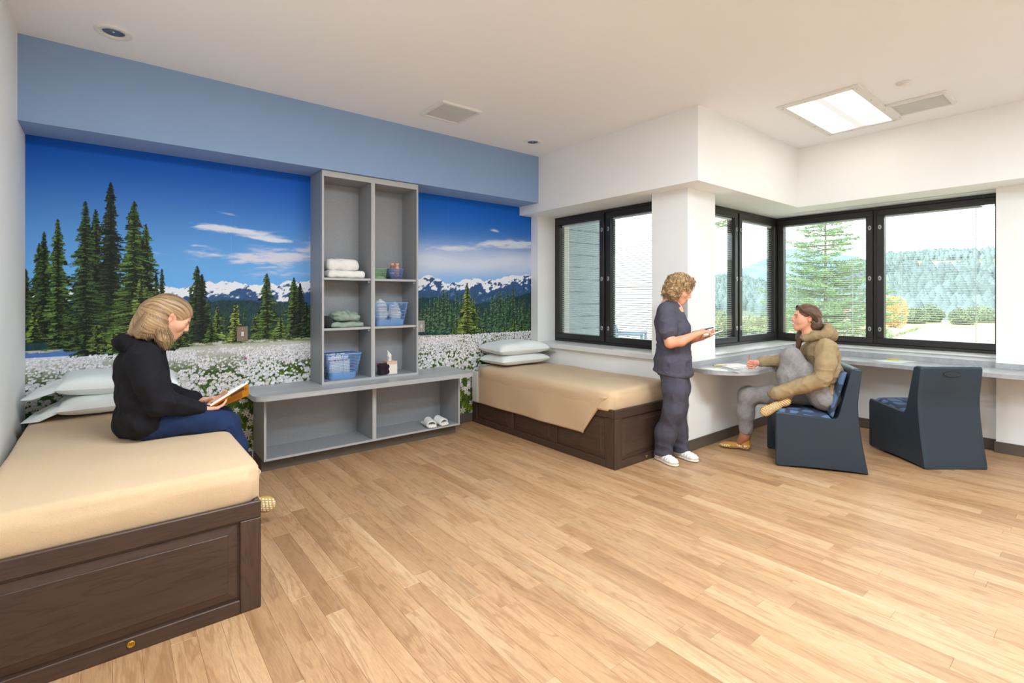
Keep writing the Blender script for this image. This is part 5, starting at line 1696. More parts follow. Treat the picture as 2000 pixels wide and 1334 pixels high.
def strands(guides, seed, c1, c2, r=0.0028, m=14):
    """guides: (points, spread start/end (3 vec), count). returns verts, quads, colours of thin tapered locks"""
    g = np.random.default_rng(seed); Vs, Qs, Cs = [], [], []; n0 = 0
    l1 = np.array(s2l(tuple(x / 255.0 for x in c1))); l2 = np.array(s2l(tuple(x / 255.0 for x in c2)))
    for pts, s0, s1, cnt in guides:
        pts = np.array(pts, float); k = len(pts)
        t = np.linspace(0, 1, m) * (k - 1)
        # Catmull-Rom
        Pm = np.vstack([2 * pts[0] - pts[1], pts, 2 * pts[-1] - pts[-2]])
        i = np.minimum(t.astype(int), k - 2); f_ = (t - i)[:, None]
        p0, p1, p2, p3 = Pm[i], Pm[i + 1], Pm[i + 2], Pm[i + 3]
        c = 0.5 * (2 * p1 + (p2 - p0) * f_ + (2 * p0 - 5 * p1 + 4 * p2 - p3) * f_ ** 2 + (3 * p1 - p0 - 3 * p2 + p3) * f_ ** 3)
        tt = np.linspace(0, 1, m)[:, None]
        for j in range(cnt):
            o = g.normal(size=3); o /= max(np.linalg.norm(o), 1.0)
            o2 = o + g.normal(size=3) * 0.25
            e = g.uniform(0.82, 1.0)
            ph = g.uniform(0, 6.28)
            w = 0.0035 * np.sin(tt * 7 + ph) * g.normal(size=3)
            path = c + (1 - tt) * o * np.array(s0) + tt * o2 * np.array(s1) + w * tt
            path = path[:max(4, int(m * e))]
            d = np.gradient(path, axis=0); d /= np.maximum(np.linalg.norm(d, axis=1, keepdims=True), 1e-9)
            a = np.cross(d, np.array([0.31, 0.87, 0.37])); a /= np.maximum(np.linalg.norm(a, axis=1, keepdims=True), 1e-9); b = np.cross(d, a)
            rr = r * g.uniform(0.7, 1.3) * (1 - np.linspace(0, 1, len(path)) ** 3 * 0.85)
            ring = np.stack([path + rr[:, None] * (a * math.cos(x) + b * math.sin(x)) for x in (0, PI / 2, PI, 1.5 * PI)], 1)
            L = len(path); idx = np.arange(L * 4).reshape(L, 4)
            q = np.stack([idx[:-1], np.roll(idx[:-1], -1, 1), np.roll(idx[1:], -1, 1), idx[1:]], -1).reshape(-1, 4)
            mixv = g.random() ** 1.1
            Vs.append(ring.reshape(-1, 3)); Qs.append(q + n0); n0 += L * 4
            Cs.append(np.tile((l1 * (1 - mixv) + l2 * mixv) * g.uniform(0.8, 1.12), (L * 4, 1)))
    return np.concatenate(Vs), np.concatenate(Qs), np.concatenate(Cs)

def xf(v, R, o): return v @ np.asarray(R).T + o
def head_R(face_dir, pitch_deg, roll=0.0):
    """columns = head axes in world (x face, y left, z up)"""
    yaw = math.atan2(face_dir[1], face_dir[0])
    return np.array(Matrix.Rotation(yaw, 3, 'Z') @ Matrix.Rotation(math.radians(pitch_deg), 3, 'Y') @ Matrix.Rotation(math.radians(roll), 3, 'X'))

def put_mesh(name, vqc, mat, parent, base, label=None):
    v, q, c = vqc
    o = np_mesh(name, v - base, q, mat, parent, True, c)
    if label: o['label'] = label
    return o
def folds(P, seed, amp=0.010, f1=14, stretch=(1, 1, 0.45)):
    """soft waves with a few sharper creases"""
    W_ = P + 0.05 * np.stack([vnoise(P, 7, seed + i * 3.1) - 0.5 for i in range(3)], -1)
    Q = W_ * np.array(stretch)
    a = vnoise(Q, f1, seed); b = vnoise(Q, f1 * 1.9, seed + 5)
    r1 = (1 - np.abs(2 * a - 1)) ** 3; r2 = (1 - np.abs(2 * b - 1)) ** 4
    return (0.35 - r1) * amp * 0.55 - r2 * amp * 0.40

# ---------------------------------------------------------------- the reader on the near bed (faces +x)
def reader():
    base = V3(0.14, 3.45, MT)
    p = thing('person', tuple(base), 0, 'blond person in a black hoodie reading on the left bed', 'person')
    SK = (226, 172, 142)
    HO = V3(0.263, 3.45, 1.290); R = head_R((1, 0.0), 32)
    hv, hq, hc = head_mesh(SK, (196, 106, 100), (120, 88, 62), 0.25, (70, 66, 60))
    hv = xf(hv, R, HO)
    # hands and forearms
    f = Field(0.012)
    f.cone((0.33, 3.30, 0.79), 0.030, (0.395, 3.315, 0.768), 0.025)
    hand_parts(f, V3(0.395, 3.315, 0.766), V3(0.90, 0.34, -0.10), V3(-0.15, 0.25, 1.0), 1, (0.32, 0.36, 0.40, 0.44), 0.98, (0.7, 0.35))
    f.cone((0.35, 3.52, 0.81), 0.028, (0.405, 3.495, 0.790), 0.024)
    hand_parts(f, V3(0.405, 3.495, 0.788), V3(0.93, -0.30, 0.0), V3(-0.1, -0.25, 1.0), -1, (0.32, 0.36, 0.40, 0.44), 0.98, (0.7, 0.35))
    av, aq = f.mesh(0.0036)
    # covered body (coarse): trunk, arms, legs
    f = Field(0.05)
    f.chain([(0.14, 3.45, 0.75), (0.135, 3.45, 0.92), (0.14, 3.45, 1.04), (0.190, 3.45, 1.16)], [0.08, 0.075, 0.07, 0.045])
    for s in (-1, 1):
        f.chain([(0.14, 3.45 + s * 0.16, 1.07), (0.20, 3.45 + s * 0.195, 0.85), (0.37, 3.45 + s * 0.11, 0.785)], [0.035, 0.033, 0.026])
        f.chain([(0.13, 3.45 + s * 0.085, 0.725), (0.53, 3.45 + s * 0.095, 0.655), (0.60, 3.45 + s * 0.06, 0.20), (0.64, 3.45 + s * 0.05, 0.12)], [0.07, 0.052, 0.035, 0.03])
    bv, bq = f.mesh(0.010)
    put_mesh('body', merge([(hv, hq, hc), (av, aq, skin_cols(av, (222, 164, 136))), (bv, bq, skin_cols(bv, SK))]), M['skinmat'], p, base)
    # hoodie
    f = Field(0.045)
    f.ell((0.138, 3.45, 0.735), (0.128, 0.205, 0.115)); f.ell((0.138, 3.45, 0.86), (0.128, 0.20, 0.20)); f.ell((0.125, 3.45, 1.02), (0.118, 0.195, 0.12))
    f.cone((0.13, 3.31, 1.085), 0.070, (0.13, 3.59, 1.085), 0.070); f.cone((0.15, 3.45, 1.10), 0.075, (0.18, 3.45, 1.155), 0.062)
    for s in (-1, 1):
        f.chain([(0.135, 3.45 + s * 0.155, 1.085), (0.165, 3.45 + s * 0.200, 0.95), (0.205, 3.45 + s * 0.205, 0.850)], [0.074, 0.072, 0.066], k=0.03)
        w = (0.372, 3.302, 0.782) if s < 0 else (0.385, 3.510, 0.803)
        f.cone((0.205, 3.45 + s * 0.205, 0.850), 0.066, w, 0.043, 0.02)
    # pulled-in hem
    f.cone((0.06, 3.45, 0.70), 0.055, (0.06, 3.45, 0.70), 0.05)
    def disp(P):
        s = np.clip((P[:, 2] - 0.66) / 0.4, 0, 1)
        return folds(P, 3.0, 0.014, 9, (1, 1, 0.5)) + 0.006 * np.sin(P[:, 2] * 55 + P[:, 0] * 30) * np.exp(-((P[:, 2] - 0.82) / 0.06) ** 2)
    v, q = f.mesh(0.0065, disp, lo=np.array([-1, 0, MT + 0.004]))
    c = np.tile(mc(30, 29, 33), (len(v), 1)) * (0.9 + 0.2 * vnoise(v, 70, 3)[:, None])
    o = put_mesh('hoodie', (v, q, c), M['pvc'], p, base, 'black hooded sweatshirt')
    # cuffs and hem ribs
    for a, ra, b, rb in (((0.350, 3.305, 0.786), 0.040, (0.392, 3.312, 0.770), 0.036), ((0.362, 3.512, 0.806), 0.038, (0.400, 3.500, 0.793), 0.034)):
        v, q = Field(0.006).cone(a, ra, b, rb).mesh(0.005); put_mesh('cuff', (v, q, np.tile(mc(26, 25, 28), (len(v), 1))), M['pvc'], o, base)
    # hood lying on the back
    f = Field(0.025)
    f.ell((0.075, 3.45, 1.150), (0.075, 0.115, 0.048), rot('Y', 18)); f.cone((0.10, 3.34, 1.135), 0.042, (0.20, 3.375, 1.110), 0.028); f.cone((0.10, 3.56, 1.135), 0.042, (0.20, 3.525, 1.110), 0.028)
    f.cone((0.06, 3.38, 1.165), 0.034, (0.06, 3.52, 1.165), 0.034)
    f.ell((0.125, 3.45, 1.205), (0.06, 0.075, 0.045), k=0.02, op='s')
    v, q = f.mesh(0.006, lambda P: folds(P, 9.0, 0.012, 16, (1, 1, 1)))
    put_mesh('hood', (v, q, np.tile(mc(26, 25, 29), (len(v), 1)) * (0.9 + 0.2 * vnoise(v, 70, 3)[:, None])), M['pvc'], o, base)
    # trousers
    f = Field(0.04)
    f.ell((0.14, 3.45, 0.72), (0.10, 0.160, 0.075))
    for s in (-1, 1):
        f.chain([(0.17, 3.45 + s * 0.088, 0.718), (0.36, 3.45 + s * 0.098, 0.715), (0.520, 3.45 + s * 0.098, 0.650)], [0.092, 0.082, 0.072])
        f.chain([(0.520, 3.45 + s * 0.098, 0.648), (0.565, 3.45 + s * 0.090, 0.50), (0.580, 3.45 + s * 0.070, 0.235)], [0.074, 0.070, 0.066], k=0.03)
    v, q = f.mesh(0.008, lambda P: folds(P, 13.0, 0.013, 10, (1, 1, 0.6)) + 0.0)
    # keep clear of the blanket: the seat flattens on the bed
    inb = (v[:, 0] < 0.515) & (v[:, 2] < MT + 0.006); v[inb, 2] = MT + 0.006
    c = np.tile(mc(34, 50, 84), (len(v), 1)) * (0.85 + 0.3 * vnoise(v, 30, 3)[:, None])
    put_mesh('trousers', (v, q, c), M['pvc'], p, base, 'navy blue trousers')
    # socks: one foot rolled on its edge so the dotted sole shows
    for k, (hx_, hy_, hz_, tx, ty, tz, nr) in enumerate(((0.575, 3.40, 0.165, 0.765, 3.335, 0.125, (-0.25, -0.95, 0.15)), (0.59, 3.52, 0.10, 0.74, 3.56, 0.045, (0, 0, -1)))):
        a = V3(hx_, hy_, hz_); b = V3(tx, ty, tz); e1 = b - a; L = np.linalg.norm(e1); e1 /= L
        n_ = V3(*nr); n_ -= e1 * (n_ @ e1); n_ /= np.linalg.norm(n_); e2 = np.cross(n_, e1)
        RR = np.stack([e1, e2, n_], 1)
        f = Field(0.03); f.ell(a + e1 * 0.01, (0.042, 0.034, 0.034), RR); f.ell(a + e1 * L * 0.55, (0.09, 0.040, 0.026), RR); f.ell(b - e1 * 0.02, (0.052, 0.047, 0.020), RR)
        f.cone(a - n_ * 0.01, 0.036, a + V3(0.0, 0.02, 0.10), 0.040)
        v, q = f.mesh(0.004, lo=np.array([-1, -1, 0.001]))
        loc = (v - a) @ RR
        c = np.tile(mc(196, 156, 84), (len(v), 1))
        d = (np.abs(((loc[:, 0] + loc[:, 1] * 0.35) / 0.020) % 1 - 0.5) < 0.30) & (np.abs((loc[:, 1] / 0.013) % 1 - 0.5) < 0.28) & (loc[:, 2] > 0.006) & (np.abs(loc[:, 1]) < 0.042)
        c[d] = mc(244, 240, 226)
        put_mesh('sock', (v, q, c), M['pvc'], p, base)
    # hair
    f = Field(0.02)
    capR = R
    f.ell(HO + R @ V3(-0.010, 0, 0.038), (0.100, 0.083, 0.088), capR)
    f.ell(HO + R @ V3(0.125, 0, -0.030), (0.085, 0.12, 0.103), capR, 0.008, 's')
    f.ell(HO + R @ V3(0.045, 0, -0.060), (0.085, 0.12, 0.072), capR, 0.010, 's')
    for s in (-1, 1):
        f.ball(HO + R @ V3(0.000, s * 0.092, -0.002), 0.032, 0.01, 's')
        f.chain([(0.20, 3.45 + s * 0.045, 1.36), (0.205, 3.45 + s * 0.075, 1.27), (0.222, 3.45 + s * 0.080, 1.18), (0.235, 3.45 + s * 0.075, 1.125)], [0.042, 0.036, 0.028, 0.012], k=0.03)
    f.chain([(0.24, 3.45, 1.37), (0.185, 3.45, 1.32), (0.14, 3.45, 1.255), (0.09, 3.43, 1.215)], [0.055, 0.066, 0.055, 0.022], k=0.04)
    f.chain([(0.20, 3.40, 1.32), (0.15, 3.385, 1.245), (0.115, 3.38, 1.20)], [0.05, 0.042, 0.02], k=0.03)
    def hd(P):
        L = (P - HO) @ R
        a = np.arctan2(L[:, 1], L[:, 2] + 0.02)
        return (vnoise(np.stack([a * 9, L[:, 0] * 6, L[:, 2] * 4], -1)) - 0.5) * 0.007
    v, q = f.mesh(0.005, hd)
    L = (v - HO) @ R
    an_ = np.arctan2(L[:, 1], L[:, 2] + 0.03)
    st = 0.45 * vnoise(np.stack([an_ * 14, L[:, 0] * 9, L[:, 2] * 7], -1)) + 0.55 * vnoise(np.stack([an_ * 46, L[:, 0] * 10, L[:, 2] * 10], -1), 1.0, 5.0)
    st = np.clip((st - 0.5) * 1.9 + 0.5, 0, 1)
    c = mc(104, 76, 50)[None] * (1 - st[:, None]) + mc(204, 168, 124)[None] * st[:, None]
    c = c * (1 - 0.45 * np.clip((L[:, 2:3] - 0.085) / 0.03, 0, 1))
    gd = []
    for s in (-1, 1):
        gd += [([(0.185, 3.45 + s * 0.085, 1.315), (0.196, 3.45 + s * 0.090, 1.29), (0.205, 3.45 + s * 0.092, 1.27), (0.222, 3.45 + s * 0.095, 1.18), (0.236, 3.45 + s * 0.085, 1.105)], (0.020, 0.012, 0.012), (0.030, 0.022, 0.02), 240),
               ([(0.222, 3.45 + s * 0.086, 1.315), (0.224, 3.45 + s * 0.094, 1.255), (0.250, 3.45 + s * 0.090, 1.185), (0.255, 3.45 + s * 0.080, 1.125)], (0.010, 0.006, 0.008), (0.018, 0.012, 0.02), 140),
               ]
    gd += [([(0.26, 3.44, 1.405), (0.20, 3.42, 1.37), (0.15, 3.40, 1.30), (0.115, 3.385, 1.235), (0.075, 3.375, 1.205)], (0.015, 0.05, 0.008), (0.03, 0.05, 0.012), 320),
           ([(0.21, 3.385, 1.33), (0.175, 3.372, 1.27), (0.15, 3.362, 1.21), (0.17, 3.36, 1.175)], (0.012, 0.01, 0.02), (0.03, 0.012, 0.012), 160)]
    sv, sq, sc = strands(gd, 5, (124, 94, 64), (212, 180, 138), 0.0013)
    put_mesh('hair', merge([(v, q, c), (sv, sq, sc)]), M['hairmat'], p, base, 'long blond hair tucked behind the ear')
    e = MB().lathe([(0.0, -0.004), (0.004, 0.0), (0.0, 0.004)], 8, Matrix.Translation(Vector(HO + R @ V3(0.0, -0.083, -0.028) - base))).build('earring', M['steel'], p, True)
    # the book: a narrow V, the near half showing its outer cover
    S0, S1 = V3(0.462, 3.425, 0.731), V3(0.664, 3.425, 0.800); F0, F1 = V3(0.444, 3.325, 0.776), V3(0.640, 3.325, 0.890); E0, E1 = V3(0.452, 3.505, 0.757), V3(0.650, 3.505, 0.856)
    t = thing('book', tuple(S0), 0, 'orange paperback held open by the reader on the left bed', 'book')
    cov = plain('orange_cover', rgb(236, 164, 36), 0.5, var=0.05)
    def slab(name, o, a, b, nrm, th, mat):
        """quad o, o+a, o+a+b', given as bilinear corners, thickened along nrm"""
        vv = [o, a, b[0], b[1]]; vv = [x - S0 for x in vv]; vv += [x + nrm * th for x in vv]
        return MB().add([tuple(x) for x in vv], [(0, 3, 2, 1), (4, 5, 6, 7), (0, 1, 5, 4), (1, 2, 6, 5), (2, 3, 7, 6), (3, 0, 4, 7)]).build(name, mat, t)
    for (A0, A1, sg) in ((F0, F1, 1), (E0, E1, -1)):
        n_ = np.cross(S1 - S0, A0 - S0) * -sg; n_ /= np.linalg.norm(n_)
        if n_[2] < 0: n_ = -n_
        B = lambda a, b, A0=A0, A1=A1: (S0 * (1 - a) + S1 * a) * (1 - b) + (A0 * (1 - a) + A1 * a) * b     # a along the spine, b spine -> fore-edge
        slab('cover', B(0, 0), B(1, 0), (B(1, 1), B(0, 1)), n_, 0.0012, cov)
        slab('pages', B(0.01, 0.02) + n_ * 0.0014, B(0.99, 0.02) + n_ * 0.0014, (B(0.99, 0.98) + n_ * 0.0014, B(0.01, 0.98) + n_ * 0.0014), n_, 0.012, M['paper'])
        if sg > 0:
            dk = plain('dark_print', rgb(84, 78, 78), 0.5, var=0.5, nscale=60); ink = plain('brown_ink', rgb(176, 104, 18), 0.6)
            def pr(name, a0, a1, b0, b1, mat): slab(name, B(a0, b0) - n_ * 0.0002, B(a1, b0) - n_ * 0.0002, (B(a1, b1) - n_ * 0.0002, B(a0, b1) - n_ * 0.0002), n_, -0.0004, mat)
            pr('cover_picture', 0.52, 0.88, 0.68, 0.88, dk)
            for i in range(9): pr('text_line', 0.20, 0.82, 0.10 + 0.06 * i, 0.125 + 0.06 * i, ink)
            for i in range(3): pr('text_line', 0.90 + 0.025 * i, 0.912 + 0.025 * i, 0.55, 0.80 - 0.05 * i, ink)
reader()

# ---------------------------------------------------------------- the nurse standing at the foot of the far bed
def nurse():
    base = V3(3.78, 2.43, 0.0); fd = V3(0.42, -0.908, 0); fd /= np.linalg.norm(fd); lf = V3(-fd[1], fd[0], 0)
    ang = math.atan2(fd[1], fd[0])
    W = lambda x, y, z: base + fd * x + lf * y + V3(0, 0, z)
    R0 = np.stack([fd, lf, V3(0, 0, 1)], 1)
    p = thing('person', tuple(base), 0, 'standing person in charcoal scrubs writing on a notepad', 'person')
    SK = (228, 170, 138)
    HO = W(0.020, 0, 1.474); R = head_R((0.50, -0.866), 27)
    hv, hq, hc = head_mesh(SK, (198, 112, 104), (150, 116, 84), 0.0, (80, 74, 66), 0.3)
    hv = xf(hv, R, HO)
    f = Field(0.015)
    f.chain([W(-0.055, -0.205, 1.14), W(-0.022, -0.232, 1.035), W(0.06, -0.215, 1.050), W(0.165, -0.150, 1.102)], [0.048, 0.043, 0.041, 0.026])
    hand_parts(f, W(0.165, -0.150, 1.104), R0 @ V3(0.80, 0.42, 0.36), R0 @ V3(0.35, 0.55, -0.75), -1, (0.50, 0.60, 0.65, 0.7), 0.95, (0.45, 0.55))
    f.chain([W(-0.05, 0.205, 1.14), W(0.0, 0.225, 1.035), W(0.08, 0.20, 1.03), W(0.19, 0.115, 1.060)], [0.046, 0.040, 0.038, 0.024])
    hand_parts(f, W(0.19, 0.115, 1.060), R0 @ V3(0.75, -0.60, 0.20), R0 @ V3(-0.2, -0.1, 1.0), -1, (0.35, 0.38, 0.42, 0.45), 0.95, (0.6, 0.5))
    av, aq = f.mesh(0.0037)
    f = Field(0.05)
    f.chain([W(-0.03, 0, 0.88), W(-0.04, 0, 1.08), W(-0.055, 0, 1.28), W(-0.035, 0, 1.38)], [0.12, 0.11, 0.10, 0.05])
    f.cone(W(-0.055, -0.15, 1.30), 0.045, W(-0.055, 0.15, 1.30), 0.045)
    na, fa = V3(3.700, 2.535, 0.0), V3(3.905, 2.495, 0.0)
    for s, an in ((-1, na), (1, fa)):
        f.chain([W(-0.03, s * 0.085, 0.86), W(-0.015, s * 0.090, 0.47), an + V3(0, 0, 0.22), an + V3(0, 0, 0.06)], [0.085, 0.052, 0.040, 0.034])
    bv, bq = f.mesh(0.010)
    put_mesh('body', merge([(hv, hq, hc), (av, aq, skin_cols(av, (226, 160, 126), 2.0)), (bv, bq, skin_cols(bv, SK))]), M['skinmat'], p, base)
    CH = mc(82, 80, 92)
    # scrub top
    f = Field(0.05)
    f.ell(W(-0.055, 0, 1.20), (0.125, 0.185, 0.15), R0); f.ell(W(-0.030, 0, 1.02), (0.140, 0.175, 0.17), R0); f.ell(W(-0.035, 0, 0.85), (0.152, 0.190, 0.16), R0); f.ell(W(-0.033, 0, 0.755), (0.160, 0.195, 0.07), R0)
    f.cone(W(-0.065, -0.13, 1.295), 0.062, W(-0.065, 0.13, 1.295), 0.062); f.cone(W(-0.05, 0, 1.30), 0.075, W(-0.03, 0, 1.345), 0.058)
    f.ell(W(0.045, -0.07, 1.13), (0.06, 0.065, 0.065), R0, 0.04); f.ell(W(0.045, 0.07, 1.13), (0.06, 0.065, 0.065), R0, 0.04)
    for s in (-1, 1):
        f.chain([W(-0.065, s * 0.155, 1.285), W(-0.058, s * 0.200, 1.20), W(-0.045, s * 0.215, 1.125)], [0.068, 0.066, 0.072], k=0.03)
    f.ell(W(0.07, 0, 1.39), (0.07, 0.06, 0.085), R0 @ rot('Y', 20), 0.01, 's')
    for s in (-1, 1):
        f.ball(W(-0.030, s * 0.222, 1.045), 0.055, 0.008, 's')
    def disp(P):
        L = (P - base) @ R0
        d = folds(L, 21.0, 0.016, 9, (1, 1, 0.7))
        d += 0.010 * np.abs(np.sin(L[:, 2] * 60 + L[:, 0] * 18)) * np.exp(-((L[:, 2] - 1.01) / 0.05) ** 2) * (L[:, 0] < 0.0)
        hem = 0.745 - 0.16 * L[:, 0]
        return d + np.clip((hem - L[:, 2]) * 3.0, 0, 0.1)
    v, q = f.mesh(0.0065, disp)
    c = np.tile(CH, (len(v), 1)) * (0.9 + 0.2 * vnoise(v, 50, 3)[:, None])
    put_mesh('scrub_top', (v, q, c), M['pvc'], p, base, 'charcoal short-sleeved scrub top')
    # trousers
    f = Field(0.04)
    f.ell(W(-0.035, 0, 0.84), (0.125, 0.155, 0.14), R0)
    na, fa = V3(3.700, 2.535, 0.0), V3(3.905, 2.495, 0.0)
    for s, an in ((-1, na), (1, fa)):
        f.chain([W(-0.03, s * 0.085, 0.80), W(-0.005, s * 0.090, 0.62), W(-0.012, s * 0.092, 0.46)], [0.104, 0.092, 0.081], k=0.06)
        f.chain([W(-0.012, s * 0.092, 0.46), an * 0.55 + W(-0.03, s * 0.095, 0) * 0.45 + V3(0.0, 0.0, 0.24), an + V3(0.006, -0.016, 0.075)], [0.081, 0.077, 0.078], k=0.06)
    v, q = f.mesh(0.008, lambda P: folds(P, 31.0, 0.011, 10, (1, 1, 0.30)) + 0.008 * np.abs(np.sin(P[:, 2] * 45 + P[:, 0] * 25)) * np.exp(-((P[:, 2] - 0.12) / 0.07) ** 2), lo=np.array([-9, -9, 0.045]))
    c = np.tile(CH * 0.92, (len(v), 1)) * (0.9 + 0.2 * vnoise(v, 50, 7)[:, None])
    put_mesh('scrub_trousers', (v, q, c), M['pvc'], p, base, 'charcoal scrub trousers')
    # shoes
    for an, d in ((na, V3(-0.26, -0.965, 0)), (fa, V3(-0.10, -0.995, 0))):
        d /= np.linalg.norm(d); l_ = V3(-d[1], d[0], 0); RR = np.stack([d, l_, V3(0, 0, 1)], 1)
        S = lambda x, y, z: an + d * x + l_ * y + V3(0, 0, z)
        f = Field(0.02)
        f.ell(S(-0.02, 0, 0.045), (0.050, 0.038, 0.042), RR); f.ell(S(0.07, 0, 0.038), (0.085, 0.042, 0.036), RR); f.ell(S(0.135, 0, 0.032), (0.062, 0.046, 0.029), RR); f.cone(S(-0.02, 0, 0.06), 0.036, S(0.0, 0, 0.085), 0.038)
        v, q = f.mesh(0.0045, lambda P: 0.0025 * np.sin(((P - an) @ d) * 210 + np.abs((P - an) @ l_) * 90) * (P[:, 2] > 0.03), lo=np.array([-9, -9, 0.012]))
        so = put_mesh('shoe', (v, q, np.tile(mc(238, 234, 224), (len(v), 1))), M['pvc'], p, base)
        f = Field(0.02); f.ell(S(-0.015, 0, 0.010), (0.058, 0.040, 0.016), RR); f.ell(S(0.07, 0, 0.010), (0.09, 0.043, 0.015), RR); f.ell(S(0.135, 0, 0.010), (0.068, 0.048, 0.015), RR)
        v, q = f.mesh(0.0045, lo=np.array([-9, -9, 0.0])); v[:, 2] = np.maximum(v[:, 2], 0.0005)
        put_mesh('sole', (v, q, np.tile(mc(222, 216, 204), (len(v), 1))), M['pvc'], so, base)
    # short curly hair
    f = Field(0.03)
    f.ell(HO + R @ V3(-0.018, 0, 0.040), (0.112, 0.096, 0.098), R); f.ell(HO + R @ V3(-0.058, 0, -0.015), (0.072, 0.088, 0.080), R)
    f.ball(HO + R @ V3(0.048, 0, 0.100), 0.036)
    for s in (-1, 1): f.ell(HO + R @ V3(-0.022, s * 0.068, -0.045), (0.050, 0.034, 0.062), R)
    f.ell(HO + R @ V3(-0.075, 0, -0.060), (0.045, 0.070, 0.050), R)
    f.ell(HO + R @ V3(0.122, 0, -0.040), (0.085, 0.13, 0.118), R, 0.010, 's')
    v, q = f.mesh(0.0045, lambda P: (vnoise(P, 105, 2) - 0.5) * 0.020 + (vnoise(P, 50, 6) - 0.5) * 0.020)
    n_ = vnoise(v, 80, 4); c = mc(120, 92, 62)[None] * (1 - n_[:, None]) + mc(206, 170, 120)[None] * n_[:, None]
    g = np.random.default_rng(9); gd = []
    pick = g.choice(len(v), 1200, replace=False)
    for i in pick:
        a = v[i]; nrm = a - (HO + R @ V3(-0.02, 0, 0.02)); nrm /= np.linalg.norm(nrm)
        t1 = np.cross(nrm, g.normal(size=3)); t1 /= np.linalg.norm(t1); t2 = np.cross(nrm, t1)
        rr = g.uniform(0.005, 0.011); dn = V3(0, 0, -1) * g.uniform(0.004, 0.012)
        gd.append(([tuple(a + nrm * 0.003 + rr * (t1 * math.cos(k * 1.3) + t2 * math.sin(k * 1.3)) + dn * k * 0.7) for k in range(6)], (0.001,) * 3, (0.001,) * 3, 1))
    sv, sq, sc = strands(gd, 6, (104, 80, 54), (214, 180, 134), 0.0014, 9)
    put_mesh('hair', merge([(v, q, c), (sv, sq, sc)]), M['hairmat'], p, base, 'short curly light brown hair')
    # notepad and pen in the hands
    c0 = W(0.285, -0.005, 1.098)
    t = thing('notepad', tuple(c0), ang, 'dark-backed notepad held by the person in scrubs', 'notepad')
    t.rotation_euler = (0.0, math.radians(-22), ang)
    MB().box(-0.075, 0.085, -0.055, 0.055, -0.004, 0.0, 0.001).build('backing', plain('dark_backing', rgb(84, 78, 74), 0.5), t)
    MB().box(-0.073, 0.083, -0.053, 0.053, 0.0003, 0.007, 0.001).build('pages', M['paper'], t)
    a = W(0.140, -0.150, 1.122); b = W(0.290, -0.062, 1.158)
    t = thing('pen', tuple((a + b) / 2), 0, 'dark blue pen in the hand of the person in scrubs', 'pen')
    m_ = (a + b) / 2
    MB().tube([tuple(a - m_), tuple(b - m_)], 0.0048, 8).build('barrel', plain('navy_plastic', rgb(34, 42, 84), 0.35), t, True)
    MB().tube([tuple(b - m_), tuple((b - m_) * 1.10)], 0.004, 8, r1=0.001).build('tip', M['steel'], t, True)
nurse()

